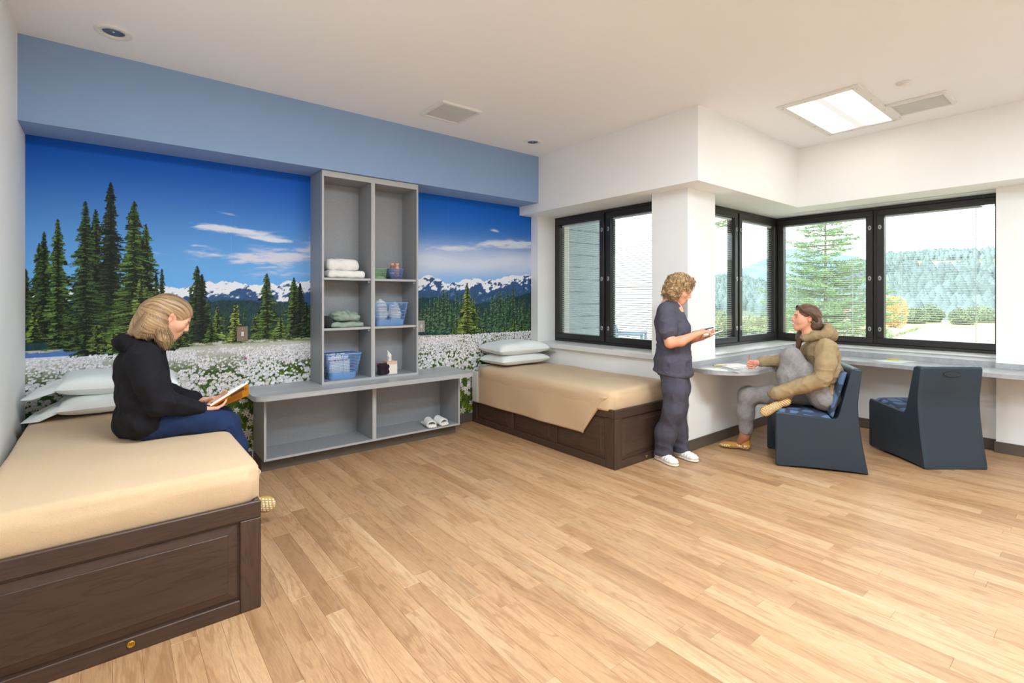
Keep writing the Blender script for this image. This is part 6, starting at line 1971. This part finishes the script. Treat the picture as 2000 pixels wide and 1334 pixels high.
# ---------------------------------------------------------------- the writer on the chair
def writer():
    base = V3(CH1[0], CH1[1], 0.445); fd = V3(-0.517, 0.856, 0); lf = V3(-fd[1], fd[0], 0); R0 = np.stack([fd, lf, V3(0, 0, 1)], 1)
    b2 = V3(CH1[0], CH1[1], 0)
    W = lambda x, y, z: b2 + fd * x + lf * y + V3(0, 0, z)
    p = thing('person', tuple(base), 0, 'smiling person in a khaki hoodie sitting with one knee up', 'person')
    SK = (226, 166, 138)
    HO = W(0.055, 0.0, 1.228); R = head_R((-0.63, 0.776), -3)
    hv, hq, hc = head_mesh(SK, (196, 100, 98), (84, 58, 44), 1.0, (64, 54, 48), 0.45)
    hv = xf(hv, R, HO)
    f = Field(0.012)
    # right hand: loose fist with a pencil on the magazine
    f.cone(W(0.36, -0.175, 0.812), 0.027, W(0.415, -0.15, 0.808), 0.024)
    hand_parts(f, W(0.412, -0.150, 0.806), R0 @ V3(0.94, 0.22, -0.10), R0 @ V3(-0.15, 0.85, -0.35), 1, (1.05, 1.15, 1.2, 1.2), 0.96, (0.35, 0.65))
    # left hand clasping the shin
    f.cone(W(0.25, 0.175, 0.605), 0.027, W(0.300, 0.140, 0.590), 0.023)
    hand_parts(f, W(0.300, 0.138, 0.590), R0 @ V3(0.25, -0.95, -0.12), R0 @ V3(-0.95, -0.25, 0.0), -1, (0.45, 0.5, 0.5, 0.55), 0.92, (0.5, 0.3))
    av, aq = f.mesh(0.0037)
    f = Field(0.05)
    f.chain([W(-0.09, 0, 0.56), W(-0.095, 0, 0.76), W(-0.075, 0, 0.93), W(-0.02, 0, 1.08)], [0.11, 0.10, 0.10, 0.05])
    f.cone(W(-0.06, -0.14, 0.99), 0.045, W(-0.06, 0.14, 0.99), 0.045)
    f.chain([W(-0.05, 0.095, 0.54), W(0.185, 0.105, 0.895), W(0.225, 0.115, 0.56), W(0.26, 0.13, 0.52)], [0.075, 0.050, 0.036, 0.032])
    f.chain([W(-0.05, -0.095, 0.54), W(0.50, -0.085, 0.515), W(0.525, -0.11, 0.13), W(0.56, -0.12, 0.07)], [0.075, 0.052, 0.036, 0.032])
    bv, bq = f.mesh(0.010)
    put_mesh('body', merge([(hv, hq, hc), (av, aq, skin_cols(av, (222, 150, 126), 4.0)), (bv, bq, skin_cols(bv, (170, 110, 80)))]), M['skinmat'], p, base)
    KH = mc(160, 138, 104)
    f = Field(0.045)
    f.ell(W(-0.095, 0, 0.62), (0.115, 0.175, 0.075), R0); f.ell(W(-0.090, 0, 0.76), (0.120, 0.185, 0.14), R0); f.ell(W(-0.075, 0, 0.92), (0.115, 0.185, 0.12), R0)
    f.cone(W(-0.065, -0.135, 0.985), 0.068, W(-0.065, 0.135, 0.985), 0.068); f.cone(W(-0.05, 0, 1.0), 0.07, W(-0.005, 0, 1.088), 0.060)
    f.chain([W(-0.065, 0.150, 0.985), W(-0.045, 0.205, 0.86), W(-0.020, 0.220, 0.735)], [0.072, 0.070, 0.064], k=0.03)
    f.cone(W(-0.020, 0.220, 0.735), 0.064, W(0.310, 0.172, 0.592), 0.050, 0.02)
    f.chain([W(-0.055, -0.150, 0.985), W(0.04, -0.23, 0.88), W(0.18, -0.255, 0.825)], [0.072, 0.068, 0.060], k=0.03)
    f.cone(W(0.18, -0.255, 0.825), 0.060, W(0.375, -0.170, 0.812), 0.042, 0.02)
    def disp(P):
        L = (P - b2) @ R0
        d = folds(L, 41.0, 0.016, 9, (1, 1, 0.8))
        d += 0.009 * np.abs(np.sin(L[:, 2] * 70 + L[:, 0] * 20)) * np.exp(-((L[:, 2] - 0.68) / 0.06) ** 2) * (L[:, 0] < -0.02)
        return d
    v, q = f.mesh(0.0065, disp)
    c = np.tile(KH, (len(v), 1)) * (0.88 + 0.24 * vnoise(v, 40, 3)[:, None])
    o = put_mesh('hoodie', (v, q, c), M['pvc'], p, base, 'khaki hooded sweatshirt')
    for a, ra, b, rb in ((W(0.300, 0.174, 0.597), 0.046, W(0.335, 0.160, 0.584), 0.041), (W(0.352, -0.180, 0.813), 0.041, W(0.392, -0.162, 0.810), 0.037)):
        v, q = Field(0.006).cone(a, ra, b, rb).mesh(0.005); put_mesh('cuff', (v, q, np.tile(KH * 0.9, (len(v), 1))), M['pvc'], o, base)
    # hood
    f = Field(0.025)
    f.ell(W(-0.100, 0, 1.090), (0.078, 0.115, 0.072), R0 @ rot('Y', 25)); 
    for s in (-1, 1): f.cone(W(-0.085, s * 0.095, 1.100), 0.042, W(0.062, s * 0.048, 1.058), 0.033)
    f.cone(W(-0.095, -0.07, 1.150), 0.034, W(-0.095, 0.07, 1.150), 0.034)
    f.ell(W(-0.035, 0, 1.185), (0.066, 0.076, 0.080), R0, 0.02, 's')
    v, q = f.mesh(0.006, lambda P: folds((P - b2) @ R0, 49.0, 0.014, 16, (1, 1, 1)))
    put_mesh('hood', (v, q, np.tile(KH * 0.95, (len(v), 1)) * (0.9 + 0.2 * vnoise(v, 50, 3)[:, None])), M['pvc'], o, base)
    # grey joggers
    f = Field(0.04)
    f.ell(W(-0.085, 0, 0.560), (0.125, 0.175, 0.105), R0)
    f.chain([W(-0.055, 0.095, 0.560), W(0.09, 0.108, 0.76), W(0.190, 0.108, 0.900)], [0.098, 0.085, 0.074])
    f.chain([W(0.190, 0.108, 0.900), W(0.215, 0.112, 0.74), W(0.222, 0.118, 0.590)], [0.073, 0.068, 0.056], k=0.045)
    f.chain([W(-0.055, -0.095, 0.555), W(0.25, -0.09, 0.535), W(0.505, -0.085, 0.510)], [0.098, 0.085, 0.073])
    f.chain([W(0.505, -0.085, 0.510), W(0.525, -0.095, 0.35), W(0.515, -0.105, 0.190)], [0.072, 0.068, 0.055], k=0.045)
    v, q = f.mesh(0.008, lambda P: folds((P - b2) @ R0, 53.0, 0.013, 12, (1, 1, 0.5)))
    L = (v - b2) @ R0
    low = (L[:, 2] < 0.463) & (L[:, 0] < 0.30); v[low, 2] = np.maximum(v[low, 2], 0.463)
    c = np.tile(mc(142, 138, 137), (len(v), 1)) * (0.85 + 0.3 * vnoise(v, 90, 3)[:, None])
    put_mesh('joggers', (v, q, c), M['pvc'], p, base, 'heather grey jogging trousers')
    # socks with dotted soles
    for k, (a, b, nr, up) in enumerate(((W(0.235, 0.160, 0.528), W(0.395, 0.185, 0.432), R0 @ V3(-0.15, 0.95, 0.18), W(0.228, 0.125, 0.60)), (W(0.515, -0.118, 0.045), W(0.70, -0.150, 0.030), V3(0, 0, -1), W(0.515, -0.105, 0.185)))):
        e1 = b - a; L = np.linalg.norm(e1); e1 /= L; n_ = nr - e1 * (nr @ e1); n_ /= np.linalg.norm(n_); e2 = np.cross(n_, e1); RR = np.stack([e1, e2, n_], 1)
        f = Field(0.03); f.ell(a + e1 * 0.0, (0.040, 0.034, 0.034), RR); f.ell(a + e1 * L * 0.55, (0.09, 0.038, 0.027), RR); f.ell(b - e1 * 0.01, (0.050, 0.042, 0.019), RR)
        f.cone(a - n_ * 0.012, 0.034, up, 0.040)
        v, q = f.mesh(0.004, lo=np.array([-9, -9, 0.001]))
        loc = (v - a) @ RR
        c = np.tile(mc(186, 138, 66), (len(v), 1)) * (0.9 + 0.2 * vnoise(v, 60, 3)[:, None])
        d = (np.abs(((loc[:, 0] + loc[:, 1] * 0.35) / 0.017) % 1 - 0.5) < 0.30) & (np.abs((loc[:, 1] / 0.012) % 1 - 0.5) < 0.28) & ((loc[:, 2] > 0.008) if k == 0 else (loc[:, 2] > -0.012)) & (loc[:, 0] > -0.03)
        c[d] = mc(240, 226, 196)
        put_mesh('sock', (v, q, c), M['pvc'], p, base)
    # brown hair tied back
    f = Field(0.02)
    f.ell(HO + R @ V3(-0.012, 0, 0.036), (0.099, 0.081, 0.086), R)
    f.ell(HO + R @ V3(0.125, 0, -0.030), (0.088, 0.12, 0.103), R, 0.008, 's'); f.ell(HO + R @ V3(0.048, 0, -0.062), (0.085, 0.12, 0.075), R, 0.010, 's')
    for s in (-1, 1): f.ball(HO + R @ V3(0.006, s * 0.088, -0.006), 0.024, 0.01, 's')
    f.chain([HO + R @ V3(-0.06, 0, 0.03), HO + R @ V3(-0.070, 0.03, -0.05), HO + R @ V3(-0.045, 0.02, -0.11)], [0.06, 0.048, 0.02], k=0.03)
    f.chain([HO + R @ V3(-0.045, -0.055, -0.04), HO + R @ V3(0.0, -0.070, -0.11), W(0.085, -0.075, 1.06), W(0.105, -0.07, 0.95)], [0.03, 0.028, 0.032, 0.014], k=0.03)
    def hd(P):
        L = (P - HO) @ R; a = np.arctan2(L[:, 1], L[:, 2] + 0.02)
        return (vnoise(np.stack([a * 10, L[:, 0] * 6, L[:, 2] * 4], -1)) - 0.5) * 0.006
    v, q = f.mesh(0.005, hd); L = (v - HO) @ R
    st = vnoise(np.stack([np.arctan2(L[:, 1], L[:, 2] + 0.03) * 14, L[:, 0] * 9, L[:, 2] * 7], -1))
    c = mc(58, 40, 32)[None] * (1 - st[:, None]) + mc(124, 90, 70)[None] * st[:, None]
    gd = []
    for s in (-1, 1):
        gd.append(([HO + R @ V3(0.065, s * 0.02, 0.098), HO + R @ V3(0.045, s * 0.070, 0.065), HO + R @ V3(-0.01, s * 0.086, 0.035), HO + R @ V3(-0.06, s * 0.072, -0.02), HO + R @ V3(-0.065, s * 0.045, -0.08)], (0.018, 0.01, 0.01), (0.012, 0.012, 0.014), 240))
    gd.append(([HO + R @ V3(-0.045, -0.06, -0.03), HO + R @ V3(0.0, -0.075, -0.11), W(0.090, -0.075, 1.06), W(0.110, -0.07, 0.94)], (0.014, 0.014, 0.014), (0.022, 0.016, 0.016), 240))
    sv, sq, sc = strands(gd, 7, (56, 40, 32), (140, 104, 82), 0.0012)
    put_mesh('hair', merge([(v, q, c), (sv, sq, sc)]), M['hairmat'], p, base, 'long brown hair pulled back')
    # hoop earrings (near ear)
    for dx in (0.0, -0.014):
        pts_ = [tuple(HO + R @ V3(0.0 + dx + 0.009 * math.cos(a_ * PI / 6), 0.083, -0.034 + 0.009 * math.sin(a_ * PI / 6)) - base) for a_ in range(12)]
        MB().tube(pts_, 0.0016, 5, closed=True).build('earring', M['brass'], p, True)
    # pencil
    a = W(0.505, -0.105, 0.772); b = W(0.485, -0.120, 0.875); m_ = (a + b) / 2
    t = thing('pencil', tuple(m_), 0, 'short red pencil in the fist of the writer', 'pencil')
    MB().tube([tuple(a - m_), tuple(b - m_)], 0.0038, 6).build('barrel', plain('red_lacquer', rgb(196, 70, 60), 0.4), t, True)
    MB().tube([tuple(a - m_), tuple((a - m_) * 1.12)], 0.0036, 6, r1=0.0008).build('point', M['paper'], t, True)
writer()

# ================================================================ OUTSIDE THE WINDOWS
def ground_mat(name, stops, sc1=0.6, sc2=14, bmp=0.4):
    m, nt, b = new_mat(name); b.inputs['Roughness'].default_value = 0.95; b.inputs['Specular IOR Level'].default_value = 0.05
    f = noise(nt, coords(nt), sc1, 6, 0.6); g = noise(nt, coords(nt, (1, 1, 1)), sc2, 3)
    c = ramp(nt, stops, f)
    c = mixc(nt, c, ramp(nt, [(0.3, (0.75, 0.75, 0.72, 1)), (0.7, (1.08, 1.08, 1.05, 1))], g), 0.8, 'MULTIPLY')
    nt.links.new(c, b.inputs['Base Color']); bump(nt, b, g, bmp, 0.05)
    return m
M['meadow'] = ground_mat('dry_meadow', [(0.3, rgb(176, 172, 116)), (0.5, rgb(206, 196, 142)), (0.7, rgb(222, 210, 164))])
M['hill'] = ground_mat('wooded_hillside', [(0.36, rgb(84, 100, 98)), (0.5, rgb(104, 118, 108)), (0.58, rgb(140, 142, 118)), (0.64, rgb(184, 172, 142))], 0.03, 0.22, 1.0)  # bluish distance haze is mixed into these ground colours
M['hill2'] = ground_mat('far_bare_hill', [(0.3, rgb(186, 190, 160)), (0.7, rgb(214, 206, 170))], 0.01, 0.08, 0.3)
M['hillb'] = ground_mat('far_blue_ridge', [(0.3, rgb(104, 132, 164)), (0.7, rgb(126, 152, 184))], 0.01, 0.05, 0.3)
GZ0 = -0.65
# near meadow: a polar fan from the building outwards
def fan(name, a0, a1, d0, d1, na, nd, fz, mat, label, cat, power=1.5):
    A = np.linspace(math.radians(a0), math.radians(a1), na)[:, None]; D = (d0 + (d1 - d0) * np.linspace(0, 1, nd) ** power)[None]
    X = D * np.cos(A); Y = D * np.sin(A)
    P = np.stack([X, Y, fz(X, Y, D + 0 * A, A + 0 * D)], -1)
    c = np.array([X.mean(), Y.mean(), GZ0])
    o = grid_mesh(name, P - c, mat, None); o.location = tuple(c)
    tag(o, None, None, kind='structure')
    return o
fan('ground_meadow', -40, 100, 4.65, 62, 60, 60, lambda X, Y, D, A: GZ0 + 0.30 * (fbm2(X, Y, 0.12, 3, 2.0) - 0.5) - 0.05 * np.clip(D - 56, 0, 6) + np.where(D < 7.5, -0.1, 0), M['meadow'], None, None)
def hillz(X, Y, D, A):
    az = np.degrees(A)
    rise = np.interp(az, [-40, 0, 8, 14, 18, 22, 26, 34, 60, 100], [30, 29, 29, 28, 17, 9, 15, 18, 20, 18])
    s = np.clip((D - 60) / 340, 0, 1)
    return GZ0 - 2.2 + rise * (s * s * (3 - 2 * s)) * 1.0 + 7.0 * (fbm2(X, Y, 0.018, 4, 5.0) - 0.5) * s + 1.3 * (fbm2(X, Y, 0.16, 3, 8.0) - 0.5)
fan('ground_hillside', -40, 100, 60, 460, 260, 150, hillz, M['hill'], None, None, 1.3)
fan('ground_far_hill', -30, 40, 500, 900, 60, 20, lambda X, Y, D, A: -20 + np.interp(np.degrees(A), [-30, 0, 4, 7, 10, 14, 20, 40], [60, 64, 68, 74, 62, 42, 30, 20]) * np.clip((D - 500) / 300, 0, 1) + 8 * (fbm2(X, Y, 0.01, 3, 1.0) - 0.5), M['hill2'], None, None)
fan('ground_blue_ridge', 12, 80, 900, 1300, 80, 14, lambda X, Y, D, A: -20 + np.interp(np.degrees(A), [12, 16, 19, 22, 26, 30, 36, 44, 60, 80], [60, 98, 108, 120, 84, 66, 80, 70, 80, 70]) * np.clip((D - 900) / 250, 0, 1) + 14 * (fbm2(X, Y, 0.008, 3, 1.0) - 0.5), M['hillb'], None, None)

def leaf_mesh(name, pts, dirs, size, mat, parent, seed, wr=0.3, colors=None):
    """many small leaf blades as one foliage part"""
    n = len(pts); r = np.random.default_rng(seed)
    d = dirs / np.maximum(np.linalg.norm(dirs, axis=1, keepdims=True), 1e-6)
    o = r.normal(size=(n, 3)); s = np.cross(d, o); s /= np.maximum(np.linalg.norm(s, axis=1, keepdims=True), 1e-6)
    sz = size * r.uniform(0.6, 1.3, (n, 1))
    w = sz * wr
    V = np.stack([pts, pts + d * sz * 0.5 + s * w, pts + d * sz, pts + d * sz * 0.5 - s * w], 1).reshape(-1, 3)
    q = np.arange(n * 4).reshape(n, 4)
    o_ = np_mesh(name, V, q, mat, parent, False, colors)
    o_['kind'] = 'stuff'
    return o_
M['needle'] = plain('fir_needles', rgb(136, 164, 122), 0.7, var=0.3, nscale=1.6)
M['needle2'] = plain('pine_needles', rgb(120, 146, 84), 0.7, var=0.35, nscale=1.6)
M['leafy'] = plain('shrub_leaves', rgb(134, 150, 118), 0.7, var=0.35, nscale=1.2)
M['yellow_leaf'] = plain('yellow_leaves', rgb(206, 180, 116), 0.7, var=0.3, nscale=1.5)
M['bark'] = plain('bark', rgb(138, 122, 106), 0.9, var=0.2, nscale=9)
def fir(loc, H, R, label, seed, n_lv=26, mat='needle', blades=26000, size=0.12, gap=1.0, group='trees outside the windows', z0f=0.06):
    t = thing('fir_tree', loc, 0, label, 'tree', group)
    MB().tube([(0, 0, 0), (0.02, 0, H * 0.5), (0, 0, H)], 0.075, 8, r1=0.010).build('trunk', M['bark'], t, True)
    r = np.random.default_rng(seed); P = []; D = []; br = MB()
    for k in range(n_lv):
        s = (k + r.random() * 0.5) / n_lv; z = H * (z0f + (0.99 - z0f) * s); L0 = R * (1 - s) ** 0.8 + 0.12
        nb = 6 if s < 0.6 else 4
        for j in range(nb):
            a = 2 * PI * (j + r.random() * 0.7) / nb + k * 0.7; L = L0 * r.uniform(0.65, 1.12)
            e = np.array([math.cos(a), math.sin(a), 0.0]); lift = r.uniform(0.10, 0.40) * gap
            m_ = max(8, int(blades * L / (R * n_lv * 4.2)))
            ss = r.random(m_) ** 0.7
            c = e[None] * (ss * L)[:, None]; c[:, 2] = z + lift * L * ss ** 1.6 - 0.12 * L * ss
            sidev = np.stack([-e[1] * np.ones(m_), e[0] * np.ones(m_), np.zeros(m_)], -1)
            sp = r.normal(size=(m_, 1)) * (0.16 * L * (1.1 - ss))[:, None]
            c = c + sidev * sp + r.normal(size=(m_, 3)) * 0.02
            P.append(c); D.append(e[None] * 0.8 + sidev * np.sign(sp) * 0.7 + r.normal(size=(m_, 3)) * 0.35)
            br.tube([(0, 0, z), tuple(e * L * 0.9 + np.array([0, 0, z + lift * L * 0.8 - 0.1 * L]))], 0.018, 4, r1=0.004)
    br.build('branches', M['bark'], t)
    leaf_mesh('needles', np.concatenate(P), np.concatenate(D), size, M[mat], t, seed, 0.13)
    return t
def shrub(loc, R, H, label, seed, mat='leafy', n=9000, size=0.085, group='shrubs beyond the meadow'):
    t = thing('shrub', loc, 0, label, 'shrub', group)
    r = np.random.default_rng(seed)
    for k in range(4):
        a = k * 1.6 + seed
        MB().tube([(0, 0, 0), (0.25 * R * math.cos(a), 0.25 * R * math.sin(a), H * 0.6)], 0.03, 5, r1=0.01).build('stem', M['bark'], t)
    d = r.normal(size=(n, 3)); d /= np.linalg.norm(d, axis=1, keepdims=True); rad = r.random((n, 1)) ** 0.4
    bl = 0.75 + 0.5 * vnoise(d * 2.3, 1.0, seed)[:, None]
    P = d * rad * bl * np.array([[R, R, H * 0.5]]) + np.array([[0, 0, H * 0.5]])
    P[:, 2] = np.maximum(P[:, 2], 0.02)
    leaf_mesh('leaves', P, d + r.normal(size=(n, 3)) * 0.5, size, M[mat], t, seed)
    return t
def pos(u, dist):
    a = math.atan2(1203, 970); r_ = (u - 1000) / 970.0
    return dist * (math.cos(a) + math.sin(a) * r_), dist * (math.sin(a) - math.cos(a) * r_)
x, y = pos(1612, 15.5); fir((x, y, GZ0 - 0.1), 5.55, 2.15, 'tall open fir tree beyond the corner of the bay windows', 3, 32, blades=85000, size=0.085)
x, y = pos(1368, 12.5); fir((x, y, GZ0), 8.6, 1.5, 'high-branched fir tree partly hidden by the white column', 8, 18, 'needle2', 18000, 0.09, z0f=0.44)
# distant wood on the hillside, far too many trees to tell apart
g = np.random.default_rng(4); nt_ = 9000
az_ = np.radians(g.uniform(-2, 34, nt_)); dd = 78 + 377 * g.random(nt_) ** 0.8
X_, Y_ = dd * np.cos(az_), dd * np.sin(az_); Z_ = hillz(X_, Y_, dd, az_)
keep_ = fbm2(X_.astype(np.float32), Y_.astype(np.float32), 0.025, 4, 33.0) + 0.25 * g.random(nt_) > 0.62
X_, Y_, Z_ = X_[keep_], Y_[keep_], Z_[keep_]; nt_ = len(X_)
hh_ = g.uniform(1.6, 4.2, nt_); rr_ = hh_ * g.uniform(0.28, 0.5, nt_)
an_ = np.arange(4) * PI / 2
ring_ = np.stack([X_[:, None] + rr_[:, None] * np.cos(an_), Y_[:, None] + rr_[:, None] * np.sin(an_), np.repeat(Z_[:, None] - 0.4, 4, 1)], -1)
mid_ = np.stack([X_[:, None] + 0.8 * rr_[:, None] * np.cos(an_ + 0.6), Y_[:, None] + 0.8 * rr_[:, None] * np.sin(an_ + 0.6), np.repeat((Z_ + hh_ * 0.5)[:, None], 4, 1)], -1)
tip_ = np.stack([X_[:, None] + 0.12 * rr_[:, None] * np.cos(an_ + 1.0), Y_[:, None] + 0.12 * rr_[:, None] * np.sin(an_ + 1.0), np.repeat((Z_ + hh_)[:, None], 4, 1)], -1)
Vt_ = np.concatenate([ring_, mid_, tip_], 1).reshape(-1, 3); b_ = (np.arange(nt_) * 12)[:, None]; i4 = np.arange(4); i5 = (i4 + 1) % 4
Qt_ = np.concatenate([np.stack([b_ + o_ + i4, b_ + o_ + i5, b_ + o_ + 4 + i5, b_ + o_ + 4 + i4], -1).reshape(-1, 4) for o_ in (0, 4)])
cw_ = np.array([X_.mean(), Y_.mean(), GZ0])
fo_ = np_mesh('distant_wood', Vt_ - cw_, Qt_, plain('distant_foliage', rgb(108, 126, 124), 0.9, var=0.3, nscale=0.05), None, False)  # foliage colour paled and greyed to paint in distance haze
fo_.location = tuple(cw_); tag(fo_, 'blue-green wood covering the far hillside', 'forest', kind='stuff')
k = 0
for (u, d, R, H, mt, lb) in ((1545, 36, 1.0, 1.6, 'leafy', 'green shrub left of the open fir tree'), (1580, 40, 1.1, 1.8, 'leafy', 'green shrub behind the foot of the open fir'), (1655, 38, 1.1, 1.6, 'leafy', 'green shrub right of the open fir tree'),
                             (1690, 42, 1.1, 1.7, 'leafy', 'green shrub beside the middle window frame'), (1746, 39, 0.75, 2.3, 'yellow_leaf', 'yellow autumn shrub at the meadow edge'), (1782, 43, 0.95, 1.3, 'leafy', 'low shrub right of the yellow shrub'),
                             (1818, 44, 0.85, 1.5, 'leafy', 'broad low shrub in the middle of the right pane'), (1880, 41, 0.8, 1.3, 'leafy', 'low shrub left of the pale far house'), (1915, 44, 1.1, 1.5, 'leafy', 'low shrub at the right end of the meadow'),
                             (1466, 24, 0.6, 1.3, 'leafy', 'green shrub in the bay side window, right pane'), (1412, 26, 0.65, 1.5, 'leafy', 'green shrub in the bay side window, left pane'), (1508, 28, 0.7, 1.4, 'leafy', 'green shrub by the corner of the bay windows')):
    x, y = pos(u, d * 0.9); k += 1
    shrub((x, y, GZ0 - 0.16), R, H, lb, 20 + k, mt)
# far houses
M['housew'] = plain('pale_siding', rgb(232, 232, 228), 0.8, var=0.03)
M['houser'] = plain('grey_roof', rgb(150, 148, 150), 0.8, var=0.05)
M['pane'] = plain('dark_pane', rgb(70, 80, 92), 0.2)
for (u, v, d, w, lb) in ((1778, 587, 150, 4.5, 'small pale house on the hillside near the yellow shrub'), (1891, 592, 130, 4.0, 'small pale house on the hillside at right'), (1845, 593, 170, 4.0, 'small pale house between the two others on the hillside')):
    x, y = pos(u, d); z = CAM_H + (580 - v) / 970.0 * d - 1.6
    t = thing('house', (x, y, z), 0.4, lb, 'house', 'houses on the hillside')
    MB().box(-w / 2, w / 2, -w * 0.4, w * 0.4, -2.0, 2.0).build('walls', M['housew'], t)
    MB().add([(-w / 2 - .2, -w * .45, 2), (w / 2 + .2, -w * .45, 2), (w / 2 + .2, w * .45, 2), (-w / 2 - .2, w * .45, 2), (-w / 2 - .2, 0, 3.3), (w / 2 + .2, 0, 3.3)], [(0, 1, 5, 4), (3, 4, 5, 2), (0, 4, 3), (1, 2, 5), (0, 3, 2, 1)]).build('roof', M['houser'], t)
    for s in (-1, 1):
        MB().box(-w / 2 - 0.05, -w / 2, s * w * 0.2 - 0.4, s * w * 0.2 + 0.4, 0.0, 1.1).build('window', M['pane'], t)
# pink marker on a post
x, y = pos(1654, 20); t = thing('marker_post', (x, y, GZ0), 0.4, 'pink and white marker on a post beside the fir tree', 'sign')
MB().box(-0.03, 0.03, -0.03, 0.03, 0, 1.0).build('post', M['housew'], t)
MB().box(-0.02, 0.02, -0.12, 0.12, 0.95, 1.55, 0.01).build('panel', plain('pink_panel', rgb(224, 150, 160), 0.6), t)
MB().box(-0.026, -0.021, -0.07, 0.07, 1.05, 1.45, 0.01).build('panel_face', plain('pale_panel', rgb(240, 226, 226), 0.6), t)
# neighbouring wing seen through window 1: a shaded wall of boards and a sunlit wall
t = thing('clad_wing', (5.33, 5.0, 0), 0, 'bluish shaded board-clad wall outside the bed window', 'building')
bm_ = plain('shade_tinted_boards', rgb(150, 170, 190), 0.7, var=0.08, nscale=3)  # blue-grey tint carries the wall's shade in the board colour
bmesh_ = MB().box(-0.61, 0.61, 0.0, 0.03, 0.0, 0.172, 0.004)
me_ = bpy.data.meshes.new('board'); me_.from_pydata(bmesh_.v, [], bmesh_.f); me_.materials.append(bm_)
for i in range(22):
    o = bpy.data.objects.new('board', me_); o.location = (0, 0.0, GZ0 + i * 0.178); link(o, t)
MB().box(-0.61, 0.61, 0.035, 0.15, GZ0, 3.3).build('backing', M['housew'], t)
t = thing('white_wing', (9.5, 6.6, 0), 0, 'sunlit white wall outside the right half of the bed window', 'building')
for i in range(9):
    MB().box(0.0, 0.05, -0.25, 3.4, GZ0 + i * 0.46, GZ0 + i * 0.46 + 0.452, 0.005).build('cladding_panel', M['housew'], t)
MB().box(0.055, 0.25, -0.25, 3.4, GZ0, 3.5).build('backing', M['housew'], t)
# blue patio chair outside window 1
x, y = pos(1228, 8.6)
_pt = MB().box(6.95, 9.45, 5.25, 10.0, GZ0 - 0.1, -0.2).build('ground_patio', plain('pale_concrete', rgb(206, 204, 198), 0.8), None); _pt['kind'] = 'structure'
t = thing('patio_chair', (x, y, -0.2), 0.5, 'blue outdoor chair seen low in the bed window', 'chair')
bp = plain('outdoor_blue', rgb(92, 122, 156), 0.5)
for sx_ in (-0.25, 0.25):
    for sy_ in (-0.25, 0.25):
        MB().box(sx_ - 0.02, sx_ + 0.02, sy_ - 0.02, sy_ + 0.02, 0.0, 0.96 if sy_ < 0 else 1.05).build('leg', bp, t)
    MB().box(sx_ - 0.03, sx_ + 0.03, -0.28, 0.28, 0.96, 1.0, 0.01).build('armrest', bp, t)
MB().box(-0.25, 0.25, -0.25, 0.25, 0.70, 0.74, 0.01).build('seat', bp, t)
for i in range(4):
    MB().box(-0.24, 0.24, 0.24, 0.27, 0.80 + i * 0.085, 0.86 + i * 0.085, 0.005).build('back_slat', bp, t)
